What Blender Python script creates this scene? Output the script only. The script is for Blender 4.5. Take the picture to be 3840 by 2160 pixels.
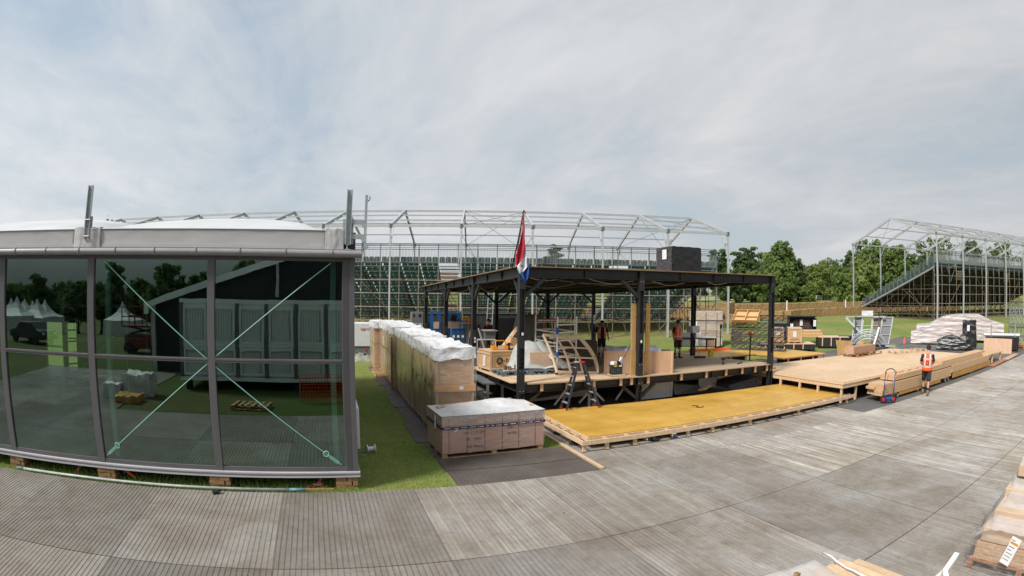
import bpy, bmesh, math, random
import numpy as np
from mathutils import Matrix, Vector, noise as mnoise

for o in list(bpy.data.objects):
    bpy.data.objects.remove(o)
sc = bpy.context.scene
COL = sc.collection
R = math.radians
random.seed(7)

# ------------------------------------------------------------------ camera
# wide action-camera lens: equisolid fisheye, 19.26 mm on a 36 mm wide sensor
cd = bpy.data.cameras.new("camera")
cam = bpy.data.objects.new("camera", cd)
COL.objects.link(cam)
sc.camera = cam
cd.type = 'PANO'
cd.sensor_fit = 'HORIZONTAL'
cd.sensor_width = 36.0
cd.sensor_height = 20.25
cd.panorama_type = 'FISHEYE_EQUISOLID'
cd.fisheye_lens = 2054.49 / 3840 * 36
cd.fisheye_fov = R(180)
cd.clip_start = 0.05
cd.clip_end = 6000
YAW, PITCH, ROLL = R(19.5652), R(0.8012), R(-0.5674)
def rot_cam():
    cr, sr = math.cos(ROLL), math.sin(ROLL)
    cp, sp = math.cos(PITCH), math.sin(PITCH)
    cy, sy = math.cos(YAW), math.sin(YAW)
    a = Matrix(((cr, 0, sr), (0, 1, 0), (-sr, 0, cr)))
    b = Matrix(((1, 0, 0), (0, cp, -sp), (0, sp, cp)))
    c = Matrix(((cy, sy, 0), (-sy, cy, 0), (0, 0, 1)))
    return c @ b @ a
_r = rot_cam()
_x, _f, _u = _r @ Vector((1, 0, 0)), _r @ Vector((0, 1, 0)), _r @ Vector((0, 0, 1))
cam.matrix_world = Matrix(((_x.x, _u.x, -_f.x, 0), (_x.y, _u.y, -_f.y, 0), (_x.z, _u.z, -_f.z, 3.6), (0, 0, 0, 1)))

# ------------------------------------------------------------------ light
SUN_AZ, SUN_EL = R(247), R(48)          # clockwise from +Y: over the left shoulder
sv = sc.view_settings
sv.view_transform = 'Standard'
sv.look = 'None'
sv.gamma = 1
sv.use_curve_mapping = False
sv.exposure = 0.76
sl = bpy.data.lights.new("sun", 'SUN')
sl.energy = 2.7
sl.angle = R(12)
sl.color = (1.0, 0.965, 0.915)
so = bpy.data.objects.new("sun", sl)
COL.objects.link(so)
so.location = (-30, -20, 40)
_d = Vector((math.sin(SUN_AZ) * math.cos(SUN_EL), math.cos(SUN_AZ) * math.cos(SUN_EL), math.sin(SUN_EL)))
so.rotation_euler = (-_d).to_track_quat('-Z', 'Y').to_euler()

w = bpy.data.worlds.new("World")
sc.world = w
w.use_nodes = True
nt = w.node_tree
nt.nodes.clear()
def N(t, **k):
    n = nt.nodes.new(t)
    for a, v in k.items():
        setattr(n, a, v)
    return n
def lk(a, b):
    nt.links.new(a, b)
def mth(op, a, b=None, clamp=False):
    n = N('ShaderNodeMath', operation=op, use_clamp=clamp)
    for i, v in enumerate((a, b)):
        if v is None:
            continue
        if isinstance(v, (int, float)):
            n.inputs[i].default_value = v
        else:
            lk(v, n.inputs[i])
    return n.outputs[0]
tc = N('ShaderNodeTexCoord')
sep = N('ShaderNodeSeparateXYZ')
lk(tc.outputs['Generated'], sep.inputs[0])
zz = mth('ADD', mth('MAXIMUM', sep.outputs[2], 0.0), 0.16)
cx, cy = mth('DIVIDE', sep.outputs[0], zz), mth('DIVIDE', sep.outputs[1], zz)
comb = N('ShaderNodeCombineXYZ')
lk(cx, comb.inputs[0]); lk(cy, comb.inputs[1])
def cloud_noise(scale, detail, rough, dist, off):
    mp = N('ShaderNodeMapping')
    mp.inputs['Location'].default_value = off
    mp.inputs['Rotation'].default_value = (0, 0, R(35))
    mp.inputs['Scale'].default_value = (1.0, 0.62, 1)
    lk(comb.outputs[0], mp.inputs[0])
    n = N('ShaderNodeTexNoise')
    n.inputs['Scale'].default_value = scale
    n.inputs['Detail'].default_value = detail
    n.inputs['Roughness'].default_value = rough
    n.inputs['Distortion'].default_value = dist
    lk(mp.outputs[0], n.inputs['Vector'])
    return n.outputs['Fac']
big = cloud_noise(0.55, 5, 0.55, 0.6, (3.1, 1.7, 0))
med = cloud_noise(1.3, 8, 0.62, 0.9, (8.3, 2.2, 4))
fine = cloud_noise(3.4, 9, 0.66, 1.3, (1.3, 6.2, 9))
mixd = mth('ADD', mth('ADD', mth('MULTIPLY', big, 0.60), mth('MULTIPLY', med, 0.28)), mth('MULTIPLY', fine, 0.12))
def ramp(fac, stops):
    r = N('ShaderNodeValToRGB')
    el = r.color_ramp.elements
    while len(el) < len(stops):
        el.new(0.5)
    for e, (p, c) in zip(el, stops):
        e.position = p
        e.color = (*c, 1) if len(c) == 3 else c
    lk(fac, r.inputs[0])
    return r.outputs[0]
cover = ramp(mixd, [(0.36, (0.72,) * 3), (0.45, (0.93,) * 3), (0.56, (1, 1, 1))])
# cloud radiance before the 0.1 background strength
ccol = ramp(mixd, [(0.34, (2.35, 2.85, 3.3)), (0.42, (3.05, 3.4, 3.72)), (0.52, (3.85, 4.02, 4.2)), (0.64, (4.7, 4.77, 4.84))])
# darker cloud bank towards +X, paler over the stand
side = mth('MULTIPLY', sep.outputs[0], -0.17)
# a heavy grey bank low down behind the camera (seen only in the glass)
back = mth('MULTIPLY', mth('MULTIPLY', mth('SUBTRACT', 0.05, sep.outputs[1], True), 2.2, True), mth('SUBTRACT', 1.0, mth('MULTIPLY', mth('MAXIMUM', sep.outputs[2], 0.0), 4.5), True))
gain = mth('MULTIPLY', mth('ADD', side, 1.03), mth('SUBTRACT', 1.0, mth('MULTIPLY', back, 0.74)))
cm = N('ShaderNodeVectorMath', operation='SCALE')
lk(ccol, cm.inputs[0]); lk(gain, cm.inputs['Scale'])
sky = N('ShaderNodeTexSky', sky_type='NISHITA', sun_disc=False)
sky.sun_elevation = SUN_EL
sky.sun_rotation = SUN_AZ
sky.air_density = 1.3
sky.dust_density = 2.0
mixn = N('ShaderNodeMix', data_type='RGBA')
lk(cover, mixn.inputs['Factor'])
lk(sky.outputs[0], mixn.inputs['A'])
lk(cm.outputs[0], mixn.inputs['B'])
bg = N('ShaderNodeBackground')
bg.inputs['Strength'].default_value = 0.1
lk(mixn.outputs['Result'], bg.inputs['Color'])
wo = N('ShaderNodeOutputWorld')
lk(bg.outputs[0], wo.inputs['Surface'])

# ------------------------------------------------------------------ helpers: materials
def newmat(name):
    m = bpy.data.materials.new(name)
    m.use_nodes = True
    t = m.node_tree
    t.nodes.clear()
    out = t.nodes.new('ShaderNodeOutputMaterial')
    return m, t, out
def tnode(t, kind, **k):
    n = t.nodes.new(kind)
    for a, v in k.items():
        setattr(n, a, v)
    return n
def tmath(t, op, a, b=None, clamp=False):
    n = tnode(t, 'ShaderNodeMath', operation=op, use_clamp=clamp)
    for i, v in enumerate((a, b)):
        if v is None:
            continue
        if isinstance(v, (int, float)):
            n.inputs[i].default_value = v
        else:
            t.links.new(v, n.inputs[i])
    return n.outputs[0]
def tramp(t, fac, stops, interp='LINEAR'):
    r = tnode(t, 'ShaderNodeValToRGB')
    r.color_ramp.interpolation = interp
    el = r.color_ramp.elements
    while len(el) < len(stops):
        el.new(0.5)
    for e, (p, c) in zip(el, stops):
        e.position = p
        e.color = (*c, 1)
    t.links.new(fac, r.inputs[0])
    return r.outputs[0]
def tmix(t, fac, a, b, mode='MIX'):
    n = tnode(t, 'ShaderNodeMix', data_type='RGBA', blend_type=mode)
    for key, v in (('Factor', fac), ('A', a), ('B', b)):
        s = n.inputs[key]
        if isinstance(v, (int, float)):
            s.default_value = v
        elif isinstance(v, tuple):
            s.default_value = (*v, 1)
        else:
            t.links.new(v, s)
    return n.outputs['Result']
def tcoord(t, scale=(1, 1, 1), kind='Object', rot=(0, 0, 0)):
    c = tnode(t, 'ShaderNodeTexCoord')
    src = c.outputs[kind] if kind != 'World' else tnode(t, 'ShaderNodeNewGeometry').outputs['Position']
    mp = tnode(t, 'ShaderNodeMapping')
    mp.inputs['Scale'].default_value = scale
    mp.inputs['Rotation'].default_value = rot
    t.links.new(src, mp.inputs[0])
    return mp.outputs[0]
def tnoise(t, vec, scale=5, detail=4, rough=0.55, dist=0.0):
    n = tnode(t, 'ShaderNodeTexNoise')
    n.inputs['Scale'].default_value = scale
    n.inputs['Detail'].default_value = detail
    n.inputs['Roughness'].default_value = rough
    n.inputs['Distortion'].default_value = dist
    t.links.new(vec, n.inputs['Vector'])
    return n.outputs['Fac']
def tfres(t, base, normal=None):
    """reflectance of a thin clear layer, the same from both sides"""
    lw = tnode(t, 'ShaderNodeLayerWeight')
    if normal is not None:
        t.links.new(normal, lw.inputs['Normal'])
    lw.inputs['Blend'].default_value = 0.5
    p5 = tmath(t, 'POWER', lw.outputs['Facing'], 5.0)
    return tmath(t, 'ADD', tmath(t, 'MULTIPLY', p5, 0.9), base, True)
def principled(t, out, col, rough=0.6, metal=0.0, spec=0.5, bump=None, bstr=0.3, bdist=0.02):
    b = tnode(t, 'ShaderNodeBsdfPrincipled')
    if isinstance(col, tuple):
        b.inputs['Base Color'].default_value = (*col, 1)
    else:
        t.links.new(col, b.inputs['Base Color'])
    if isinstance(rough, (int, float)):
        b.inputs['Roughness'].default_value = rough
    else:
        t.links.new(rough, b.inputs['Roughness'])
    b.inputs['Metallic'].default_value = metal
    b.inputs['Specular IOR Level'].default_value = spec
    if bump is not None:
        bn = tnode(t, 'ShaderNodeBump')
        bn.inputs['Strength'].default_value = bstr
        bn.inputs['Distance'].default_value = bdist
        t.links.new(bump, bn.inputs['Height'])
        t.links.new(bn.outputs[0], b.inputs['Normal'])
    t.links.new(b.outputs[0], out.inputs['Surface'])
    return b
def mat(name, c, c2=None, scale=4, stretch=(1, 1, 1), rough=0.6, metal=0.0, spec=0.4, bump=0.0, bdist=0.01, bscale=None, detail=5, lo=0.35, hi=0.68, kind='Object', island=0.0):
    """plain surface whose colour wanders between c and c2 by noise, with optional bump and per-piece tone"""
    m, t, out = newmat(name)
    if c2 is None:
        c2 = tuple(v * 0.78 for v in c)
    v = tcoord(t, stretch, kind)
    f = tnoise(t, v, scale, detail, 0.6)
    col = tramp(t, f, [(lo, c2), (hi, c)])
    if island:
        g = tnode(t, 'ShaderNodeNewGeometry')
        k = tmath(t, 'ADD', tmath(t, 'MULTIPLY', g.outputs['Random Per Island'], island), 1 - island * 0.5)
        vm = tnode(t, 'ShaderNodeVectorMath', operation='SCALE')
        t.links.new(col, vm.inputs[0]); t.links.new(k, vm.inputs['Scale'])
        col = vm.outputs[0]
    bmp = None
    if bump:
        bmp = tnoise(t, v, bscale or scale * 3, 4, 0.6)
    principled(t, out, col, rough, metal, spec, bmp, bump, bdist)
    return m

# ------------------------------------------------------------------ helpers: meshes
SEPARATE = {'bearer', 'black_strut', 'black_vent', 'blue_tape', 'bolt', 'cleat', 'corner_batten', 'cross_joist', 'foot', 'frame_rail', 'ledge_leg', 'panel_leg', 'side_arm', 'sleeve'}
class MB:
    def __init__(self):
        self.v, self.f = [], []
    def add(self, vs, fs):
        n = len(self.v)
        self.v.extend([tuple(p) for p in vs])
        self.f.extend([tuple(i + n for i in f) for f in fs])
        return self
    def box(self, x0, x1, y0, y1, z0, z1):
        vs = [(x0, y0, z0), (x1, y0, z0), (x1, y1, z0), (x0, y1, z0), (x0, y0, z1), (x1, y0, z1), (x1, y1, z1), (x0, y1, z1)]
        return self.add(vs, [(0, 3, 2, 1), (4, 5, 6, 7), (0, 1, 5, 4), (1, 2, 6, 5), (2, 3, 7, 6), (3, 0, 4, 7)])
    def hexa(self, p):
        """8 corners: bottom ring then top ring, counter-clockwise seen from above"""
        return self.add(p, [(0, 3, 2, 1), (4, 5, 6, 7), (0, 1, 5, 4), (1, 2, 6, 5), (2, 3, 7, 6), (3, 0, 4, 7)])
    def obox(self, c, s, rz=0.0, rx=0.0, ry=0.0):
        m = Matrix.Translation(c) @ Matrix.Rotation(rz, 4, 'Z') @ Matrix.Rotation(ry, 4, 'Y') @ Matrix.Rotation(rx, 4, 'X')
        a, b, d = s[0] / 2, s[1] / 2, s[2] / 2
        vs = [m @ Vector(q) for q in ((-a, -b, -d), (a, -b, -d), (a, b, -d), (-a, b, -d), (-a, -b, d), (a, -b, d), (a, b, d), (-a, b, d))]
        return self.hexa(vs)
    def beam(self, p, q, w=0.05, h=0.05, up=(0, 0, 1)):
        p, q = Vector(p), Vector(q)
        d = (q - p).normalized()
        u = Vector(up)
        if abs(d.dot(u)) > 0.98:
            u = Vector((0, 1, 0)) if abs(d.y) < 0.9 else Vector((1, 0, 0))
        s = d.cross(u).normalized()
        u = s.cross(d).normalized()
        s, u = s * (w / 2), u * (h / 2)
        vs = [p - s - u, p + s - u, q + s - u, q - s - u, p - s + u, p + s + u, q + s + u, q - s + u]
        return self.hexa(vs)
    def tube(self, pts, r, n=8, caps=True, closed=False):
        pts = [Vector(p) for p in pts]
        m = len(pts)
        rr = r if isinstance(r, (list, tuple)) else [r] * m
        base = len(self.v)
        prev = None
        for i, p in enumerate(pts):
            a = pts[(i - 1) % m] if (i or closed) else p
            b = pts[(i + 1) % m] if (i < m - 1 or closed) else p
            d = (b - a).normalized()
            if prev is None:
                u = Vector((0, 0, 1)) if abs(d.z) < 0.9 else Vector((1, 0, 0))
                s = d.cross(u).normalized()
            else:
                s = (prev - d * prev.dot(d)).normalized()
            prev = s
            u = d.cross(s)
            for k in range(n):
                t = 2 * math.pi * k / n
                self.v.append(tuple(p + (s * math.cos(t) + u * math.sin(t)) * rr[i]))
        for i in range(m if closed else m - 1):
            j = (i + 1) % m
            for k in range(n):
                k2 = (k + 1) % n
                self.f.append((base + i * n + k, base + i * n + k2, base + j * n + k2, base + j * n + k))
        if caps and not closed:
            self.f.append(tuple(base + k for k in range(n))[::-1])
            self.f.append(tuple(base + (m - 1) * n + k for k in range(n)))
        return self
    def loft(self, rings, caps=True):
        """rings: lists of equally many points"""
        n = len(rings[0])
        b = len(self.v)
        for r_ in rings:
            self.v.extend([tuple(p) for p in r_])
        for i in range(len(rings) - 1):
            for k in range(n):
                k2 = (k + 1) % n
                self.f.append((b + i * n + k, b + i * n + k2, b + (i + 1) * n + k2, b + (i + 1) * n + k))
        if caps:
            self.f.append(tuple(b + k for k in range(n))[::-1])
            self.f.append(tuple(b + (len(rings) - 1) * n + k for k in range(n)))
        return self
    def lathe(self, c, prof, n=12):
        rings = [[(c[0] + r_ * math.cos(2 * math.pi * k / n), c[1] + r_ * math.sin(2 * math.pi * k / n), c[2] + z) for k in range(n)] for r_, z in prof]
        return self.loft(rings)
    def grid(self, fn, nu, nv):
        b = len(self.v)
        for j in range(nv + 1):
            for i in range(nu + 1):
                self.v.append(tuple(fn(i / nu, j / nv)))
        for j in range(nv):
            for i in range(nu):
                a = b + j * (nu + 1) + i
                self.f.append((a, a + 1, a + nu + 2, a + nu + 1))
        return self
    def prism(self, poly, axis, a, b):
        """extrude a 2-D polygon along x, y or z between a and b"""
        n = len(poly)
        def P(q, t):
            return (t, q[0], q[1]) if axis == 'x' else (q[0], t, q[1]) if axis == 'y' else (q[0], q[1], t)
        base = len(self.v)
        self.v.extend([P(q, a) for q in poly] + [P(q, b) for q in poly])
        self.f.append(tuple(base + i for i in range(n))[::-1])
        self.f.append(tuple(base + n + i for i in range(n)))
        for i in range(n):
            j = (i + 1) % n
            self.f.append((base + i, base + j, base + n + j, base + n + i))
        return self
    def islands(self):
        par = list(range(len(self.v)))
        def find(a):
            while par[a] != a:
                par[a] = par[par[a]]
                a = par[a]
            return a
        for f in self.f:
            r_ = find(f[0])
            for i in f[1:]:
                par[find(i)] = r_
        out = {}
        for f in self.f:
            out.setdefault(find(f[0]), []).append(f)
        res = []
        for fs in out.values():
            ids = sorted({i for f in fs for i in f})
            mp = {i: k for k, i in enumerate(ids)}
            mb = MB()
            mb.v = [self.v[i] for i in ids]
            mb.f = [tuple(mp[i] for i in f) for f in fs]
            res.append(mb)
        return res
    def build(self, name, m, parent=None, smooth=False, bevel=0.0, weld=False, solid=0.0, host=None):
        if name in SEPARATE and host is None and parent is not None:
            return [p.build(name, m, parent, smooth, bevel, weld, solid, 1) for p in self.islands()][0]
        me = bpy.data.meshes.new(name)
        vs = self.v
        if parent is not None:
            inv = world_of(parent).inverted()
            if inv != Matrix.Identity(4):
                vs = [tuple(inv @ Vector(p)) for p in vs]
        me.from_pydata(vs, [], self.f)
        bm = bmesh.new()
        bm.from_mesh(me)
        if weld:
            bmesh.ops.remove_doubles(bm, verts=bm.verts, dist=1e-4)
        bmesh.ops.recalc_face_normals(bm, faces=bm.faces)
        if smooth:
            for f in bm.faces:
                f.smooth = True
        bm.to_mesh(me)
        bm.free()
        me.materials.append(m)
        o = bpy.data.objects.new(name, me)
        COL.objects.link(o)
        if parent is not None:
            o.parent = parent
        if bevel:
            md = o.modifiers.new('bevel', 'BEVEL')
            md.width = bevel
            md.segments = 2
            md.limit_method = 'ANGLE'
        if solid:
            md = o.modifiers.new('solid', 'SOLIDIFY')
            md.thickness = solid
        return o
def world_of(o):
    m = o.matrix_basis.copy()
    while o.parent is not None:
        o = o.parent
        m = o.matrix_basis @ m
    return m
def tag(o, label=None, cat=None, group=None, kind=None):
    if label: o['label'] = label
    if cat: o['category'] = cat
    if group: o['group'] = group
    if kind: o['kind'] = kind
    return o
def thing(name, label, cat, loc=(0, 0, 0), rz=0.0, group=None):
    o = bpy.data.objects.new(name, None)
    o.empty_display_size = 0.1
    COL.objects.link(o)
    o.location = loc
    o.rotation_euler = (0, 0, rz)
    return tag(o, label, cat, group)
def copy_tree(o, loc=None, rz=None, label=None, group=None):
    c = o.copy()
    COL.objects.link(c)
    if loc is not None: c.location = loc
    if rz is not None: c.rotation_euler = (0, 0, rz)
    if label: c['label'] = label
    if group: c['group'] = group
    for ch in list(o.children):
        d = ch.copy(); COL.objects.link(d); d.parent = c
        for g in list(ch.children):
            e = g.copy(); COL.objects.link(e); e.parent = d
    return c
def text(name, body, size, loc, rot, m, parent, align='LEFT', depth=0.002):
    cu = bpy.data.curves.new(name, 'FONT')
    cu.body = body
    cu.size = size
    cu.align_x = align
    cu.extrude = depth
    cu.materials.append(m)
    tmp = bpy.data.objects.new(name, cu)
    COL.objects.link(tmp)
    dg = bpy.context.evaluated_depsgraph_get()
    me = bpy.data.meshes.new_from_object(tmp.evaluated_get(dg))
    bpy.data.objects.remove(tmp)
    o = bpy.data.objects.new(name, me)
    COL.objects.link(o)
    mw = Matrix.Translation(loc) @ rot.to_4x4()
    o.parent = parent
    o.matrix_basis = world_of(parent).inverted() @ mw
    return o
FACE_FRONT = Matrix.Rotation(R(90), 3, 'X')              # text upright, read from -Y
def nz(x, y, z=0.0, s=1.0, seed=0.0):
    return mnoise.noise(Vector((x * s + seed, y * s - seed * 0.7, z * s + seed * 1.3)))
HV = [-1e4, 24, 30, 37, 47, 63, 100, 160, 300, 1000]
HZ = [0, 0, .15, .4, 1.15, 1.5, 2.4, 3.4, 5.5, 12]
def terr(x, y):
    v = .6 * x + .8 * y
    z = float(np.interp(v, HV, HZ))
    if y < -18:
        z -= 0.075 * min(-18 - y, 130)
    return z
def polar(az, d):
    return d * math.sin(R(az)), d * math.cos(R(az))

# ------------------------------------------------------------------ materials
M = {}
M['steel_black'] = mat('black_painted_steel', (0.026, 0.026, 0.029), (0.016, 0.016, 0.018), 3, rough=0.5, spec=0.45, bump=0.05)
M['frame_grey'] = mat('grey_aluminium_frame', (0.115, 0.105, 0.108), (0.09, 0.084, 0.088), 1.5, (1, 1, 0.3), rough=0.5, spec=0.4)
M['alu'] = mat('bare_aluminium', (0.48, 0.49, 0.49), (0.38, 0.39, 0.40), 3, rough=0.42, metal=0.35, spec=0.5)
M['alu_bright'] = mat('pale_aluminium', (0.50, 0.51, 0.52), (0.42, 0.43, 0.44), 4, rough=0.45, metal=0.2)
M['galv'] = mat('galvanised_steel', (0.42, 0.45, 0.45), (0.31, 0.34, 0.345), 14, rough=0.5, metal=0.3, bump=0.05)
M['galv_dark'] = mat('weathered_shaded_steel', (0.185, 0.155, 0.11), (0.10, 0.072, 0.045), 2.2, rough=0.6, metal=0.25)  # scaffold steel in the stand's shade, the shade put into its colour
M['rail_grey'] = mat('grey_rail_steel', (0.20, 0.235, 0.235), (0.15, 0.18, 0.18), 2, rough=0.5, metal=0.3)
M['seat_green'] = mat('dark_green_plastic', (0.020, 0.105, 0.068), (0.014, 0.075, 0.050), 6, rough=0.4, spec=0.5)
M['seat_green_shaded'] = mat('shaded_green_plastic', (0.024, 0.080, 0.055), (0.015, 0.052, 0.036), 6, rough=0.5)  # darker copy of the seat plastic, painted for the shaded lower rows
M['tread'] = mat('dark_deck_tread', (0.045, 0.047, 0.043), (0.028, 0.029, 0.027), 5, rough=0.6)
M['tread_light'] = mat('bright_stair_tread', (0.62, 0.62, 0.60), (0.4, 0.4, 0.4), 5, rough=0.5)
M['fabric'] = mat('pale_grey_roof_fabric', (0.47, 0.455, 0.45), (0.42, 0.405, 0.40), 1.2, (1, 1, 2), rough=0.65, bump=0.12, bdist=0.03, bscale=2.5)
M['fabric_top'] = mat('white_roof_fabric', (0.54, 0.54, 0.55), (0.48, 0.48, 0.49), 0.9, rough=0.6, bump=0.10, bdist=0.03, bscale=2.5)
M['gutter'] = mat('grey_gutter', (0.27, 0.265, 0.265), (0.23, 0.225, 0.225), 4, rough=0.4, spec=0.5)
M['sill'] = mat('pale_grey_sill', (0.47, 0.455, 0.475), (0.40, 0.39, 0.41), 3, (0.4, 1, 1), rough=0.5)
M['wood'] = mat('raw_pine', (0.64, 0.47, 0.31), (0.52, 0.36, 0.215), 6, (3, 3, 0.7), rough=0.7, bump=0.1, island=0.22)
M['wood_dark'] = mat('weathered_timber_block', (0.36, 0.215, 0.098), (0.22, 0.125, 0.055), 7, (1, 4, 6), rough=0.75, bump=0.25, island=0.45)
M['pallet'] = mat('pallet_wood', (0.50, 0.33, 0.17), (0.33, 0.2, 0.095), 7, (1, 3, 3), rough=0.75, bump=0.2, island=0.35)
M['pallet_red'] = mat('reddish_pallet_wood', (0.42, 0.185, 0.085), (0.27, 0.11, 0.05), 7, rough=0.7, island=0.3)
M['pallet_blue'] = mat('worn_blue_pallet_wood', (0.13, 0.20, 0.27), (0.08, 0.10, 0.12), 6, (1, 3, 3), rough=0.75, bump=0.2, island=0.3)
M['cardboard'] = mat('brown_cardboard', (0.60, 0.36, 0.185), (0.50, 0.29, 0.145), 2.5, rough=0.75)
M['cardboard_pale'] = mat('pale_cardboard', (0.60, 0.45, 0.33), (0.50, 0.36, 0.25), 2.5, rough=0.75)
M['osb_edge'] = mat('pinkish_board_edges', (0.60, 0.345, 0.245), (0.51, 0.275, 0.19), 9, (0.5, 0.5, 14), rough=0.7, bump=0.15)
M['ply'] = mat('pinkish_plywood', (0.52, 0.33, 0.215), (0.44, 0.265, 0.16), 2.5, (2, 2, 0.5), rough=0.6)
M['ply_grey'] = mat('grey_brown_plywood', (0.19, 0.14, 0.10), (0.15, 0.105, 0.075), 2.5, rough=0.65)
M['mdf'] = mat('brown_mdf', (0.40, 0.245, 0.155), (0.35, 0.21, 0.13), 2, rough=0.6)
M['white_plastic'] = mat('white_plastic', (0.74, 0.74, 0.74), (0.66, 0.66, 0.66), 3, rough=0.4, spec=0.5)
M['sheet_white'] = mat('white_plastic_sheet', (0.72, 0.715, 0.715), (0.58, 0.575, 0.58), 3.5, rough=0.36, spec=0.5, bump=0.7, bdist=0.06, bscale=6)
M['sheet_grey'] = mat('grey_green_tarpaulin', (0.30, 0.29, 0.24), (0.21, 0.20, 0.16), 3, rough=0.5, bump=0.3, bdist=0.04)
M['black_wrap'] = mat('black_stretch_wrap', (0.018, 0.018, 0.02), (0.01, 0.01, 0.011), 6, (1, 1, 4), rough=0.3, spec=0.6, bump=0.5, bdist=0.03, bscale=9)
M['black_plastic'] = mat('black_plastic', (0.018, 0.018, 0.019), (0.012, 0.012, 0.013), 4, rough=0.45)
M['dark_grey'] = mat('dark_grey_panel', (0.060, 0.060, 0.064), (0.048, 0.048, 0.052), 2, rough=0.6)
M['mid_grey'] = mat('mid_grey_paint', (0.17, 0.175, 0.18), (0.14, 0.145, 0.15), 2, rough=0.55)
M['rubber'] = mat('black_rubber', (0.02, 0.02, 0.02), (0.013, 0.013, 0.013), 8, rough=0.8)
M['red'] = mat('red_paint', (0.50, 0.028, 0.02), (0.40, 0.02, 0.016), 4, rough=0.45)
M['orange'] = mat('orange_webbing', (0.75, 0.13, 0.025), (0.58, 0.09, 0.02), 7, rough=0.6)
M['amber'] = mat('amber_tool_plastic', (0.72, 0.29, 0.02), (0.6, 0.23, 0.015), 5, rough=0.45)
M['yellow'] = mat('yellow_plastic', (0.72, 0.50, 0.03), (0.6, 0.40, 0.02), 5, rough=0.45)
M['blue'] = mat('blue_paint', (0.018, 0.12, 0.38), (0.013, 0.09, 0.28), 4, rough=0.45)
M['blue_dark'] = mat('dark_blue_plastic', (0.03, 0.09, 0.21), (0.02, 0.06, 0.15), 4, rough=0.5)
M['navy'] = mat('navy_strap', (0.012, 0.022, 0.085), (0.010, 0.018, 0.07), 8, rough=0.5)
M['cyan'] = mat('cyan_tape', (0.12, 0.28, 0.33), (0.10, 0.22, 0.26), 6, rough=0.4)
M['ink'] = mat('black_ink', (0.022, 0.021, 0.022), (0.018, 0.017, 0.018), 4, rough=0.7)
M['ink_faded'] = mat('faded_ink', (0.075, 0.045, 0.04), (0.05, 0.03, 0.028), 30, rough=0.7)
M['paper'] = mat('white_paper', (0.78, 0.78, 0.78), (0.72, 0.72, 0.73), 4, rough=0.6)
M['green_cable'] = mat('glass_green_rod', (0.24, 0.47, 0.40), (0.19, 0.40, 0.34), 5, rough=0.4)  # the panes' green tint painted on the rods, which stand before the glass
M['straw'] = mat('straw', (0.46, 0.30, 0.135), (0.24, 0.14, 0.056), 9, (1, 1, 4), rough=0.9, bump=0.6, bdist=0.05, bscale=30, island=0.12)
M['bark'] = mat('tree_bark', (0.075, 0.055, 0.038), (0.04, 0.03, 0.02), 3, (1, 1, 0.3), rough=0.9, bump=0.5, bdist=0.05)
M['skin'] = mat('skin', (0.50, 0.29, 0.205), (0.44, 0.245, 0.17), 6, rough=0.55)
M['hair'] = mat('brown_hair', (0.030, 0.019, 0.012), (0.018, 0.012, 0.008), 20, (1, 1, 0.3), rough=0.6)
M['hivis'] = mat('orange_high_visibility_fabric', (0.95, 0.125, 0.03), (0.88, 0.10, 0.025), 7, rough=0.65, bump=0.15)
M['reflective'] = mat('silver_reflective_tape', (0.60, 0.57, 0.54), (0.52, 0.49, 0.46), 8, rough=0.4)
M['cloth_black'] = mat('black_cloth', (0.020, 0.019, 0.021), (0.013, 0.013, 0.014), 9, rough=0.85, bump=0.2)
M['cloth_grey'] = mat('charcoal_cloth', (0.045, 0.045, 0.045), (0.028, 0.028, 0.028), 9, rough=0.85, bump=0.2)
M['cloth_red'] = mat('dark_red_cloth', (0.11, 0.018, 0.014), (0.07, 0.012, 0.01), 9, rough=0.85)
M['boot_tan'] = mat('tan_work_boot', (0.25, 0.18, 0.10), (0.17, 0.12, 0.07), 9, rough=0.7)
M['chrome'] = mat('light_steel', (0.55, 0.55, 0.55), (0.42, 0.42, 0.42), 6, rough=0.3, metal=0.7)
M['green_paint'] = mat('green_paint', (0.03, 0.20, 0.10), (0.02, 0.15, 0.075), 4, rough=0.45)
M['pipe_white'] = mat('white_pipe', (0.44, 0.47, 0.45), (0.30, 0.33, 0.31), 5, rough=0.35)
M['white_paint'] = mat('white_paint', (0.78, 0.78, 0.76), (0.68, 0.68, 0.66), 2, rough=0.5)
M['concrete'] = mat('pale_slab', (0.40, 0.34, 0.26), (0.32, 0.27, 0.2), 3, rough=0.8)

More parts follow.
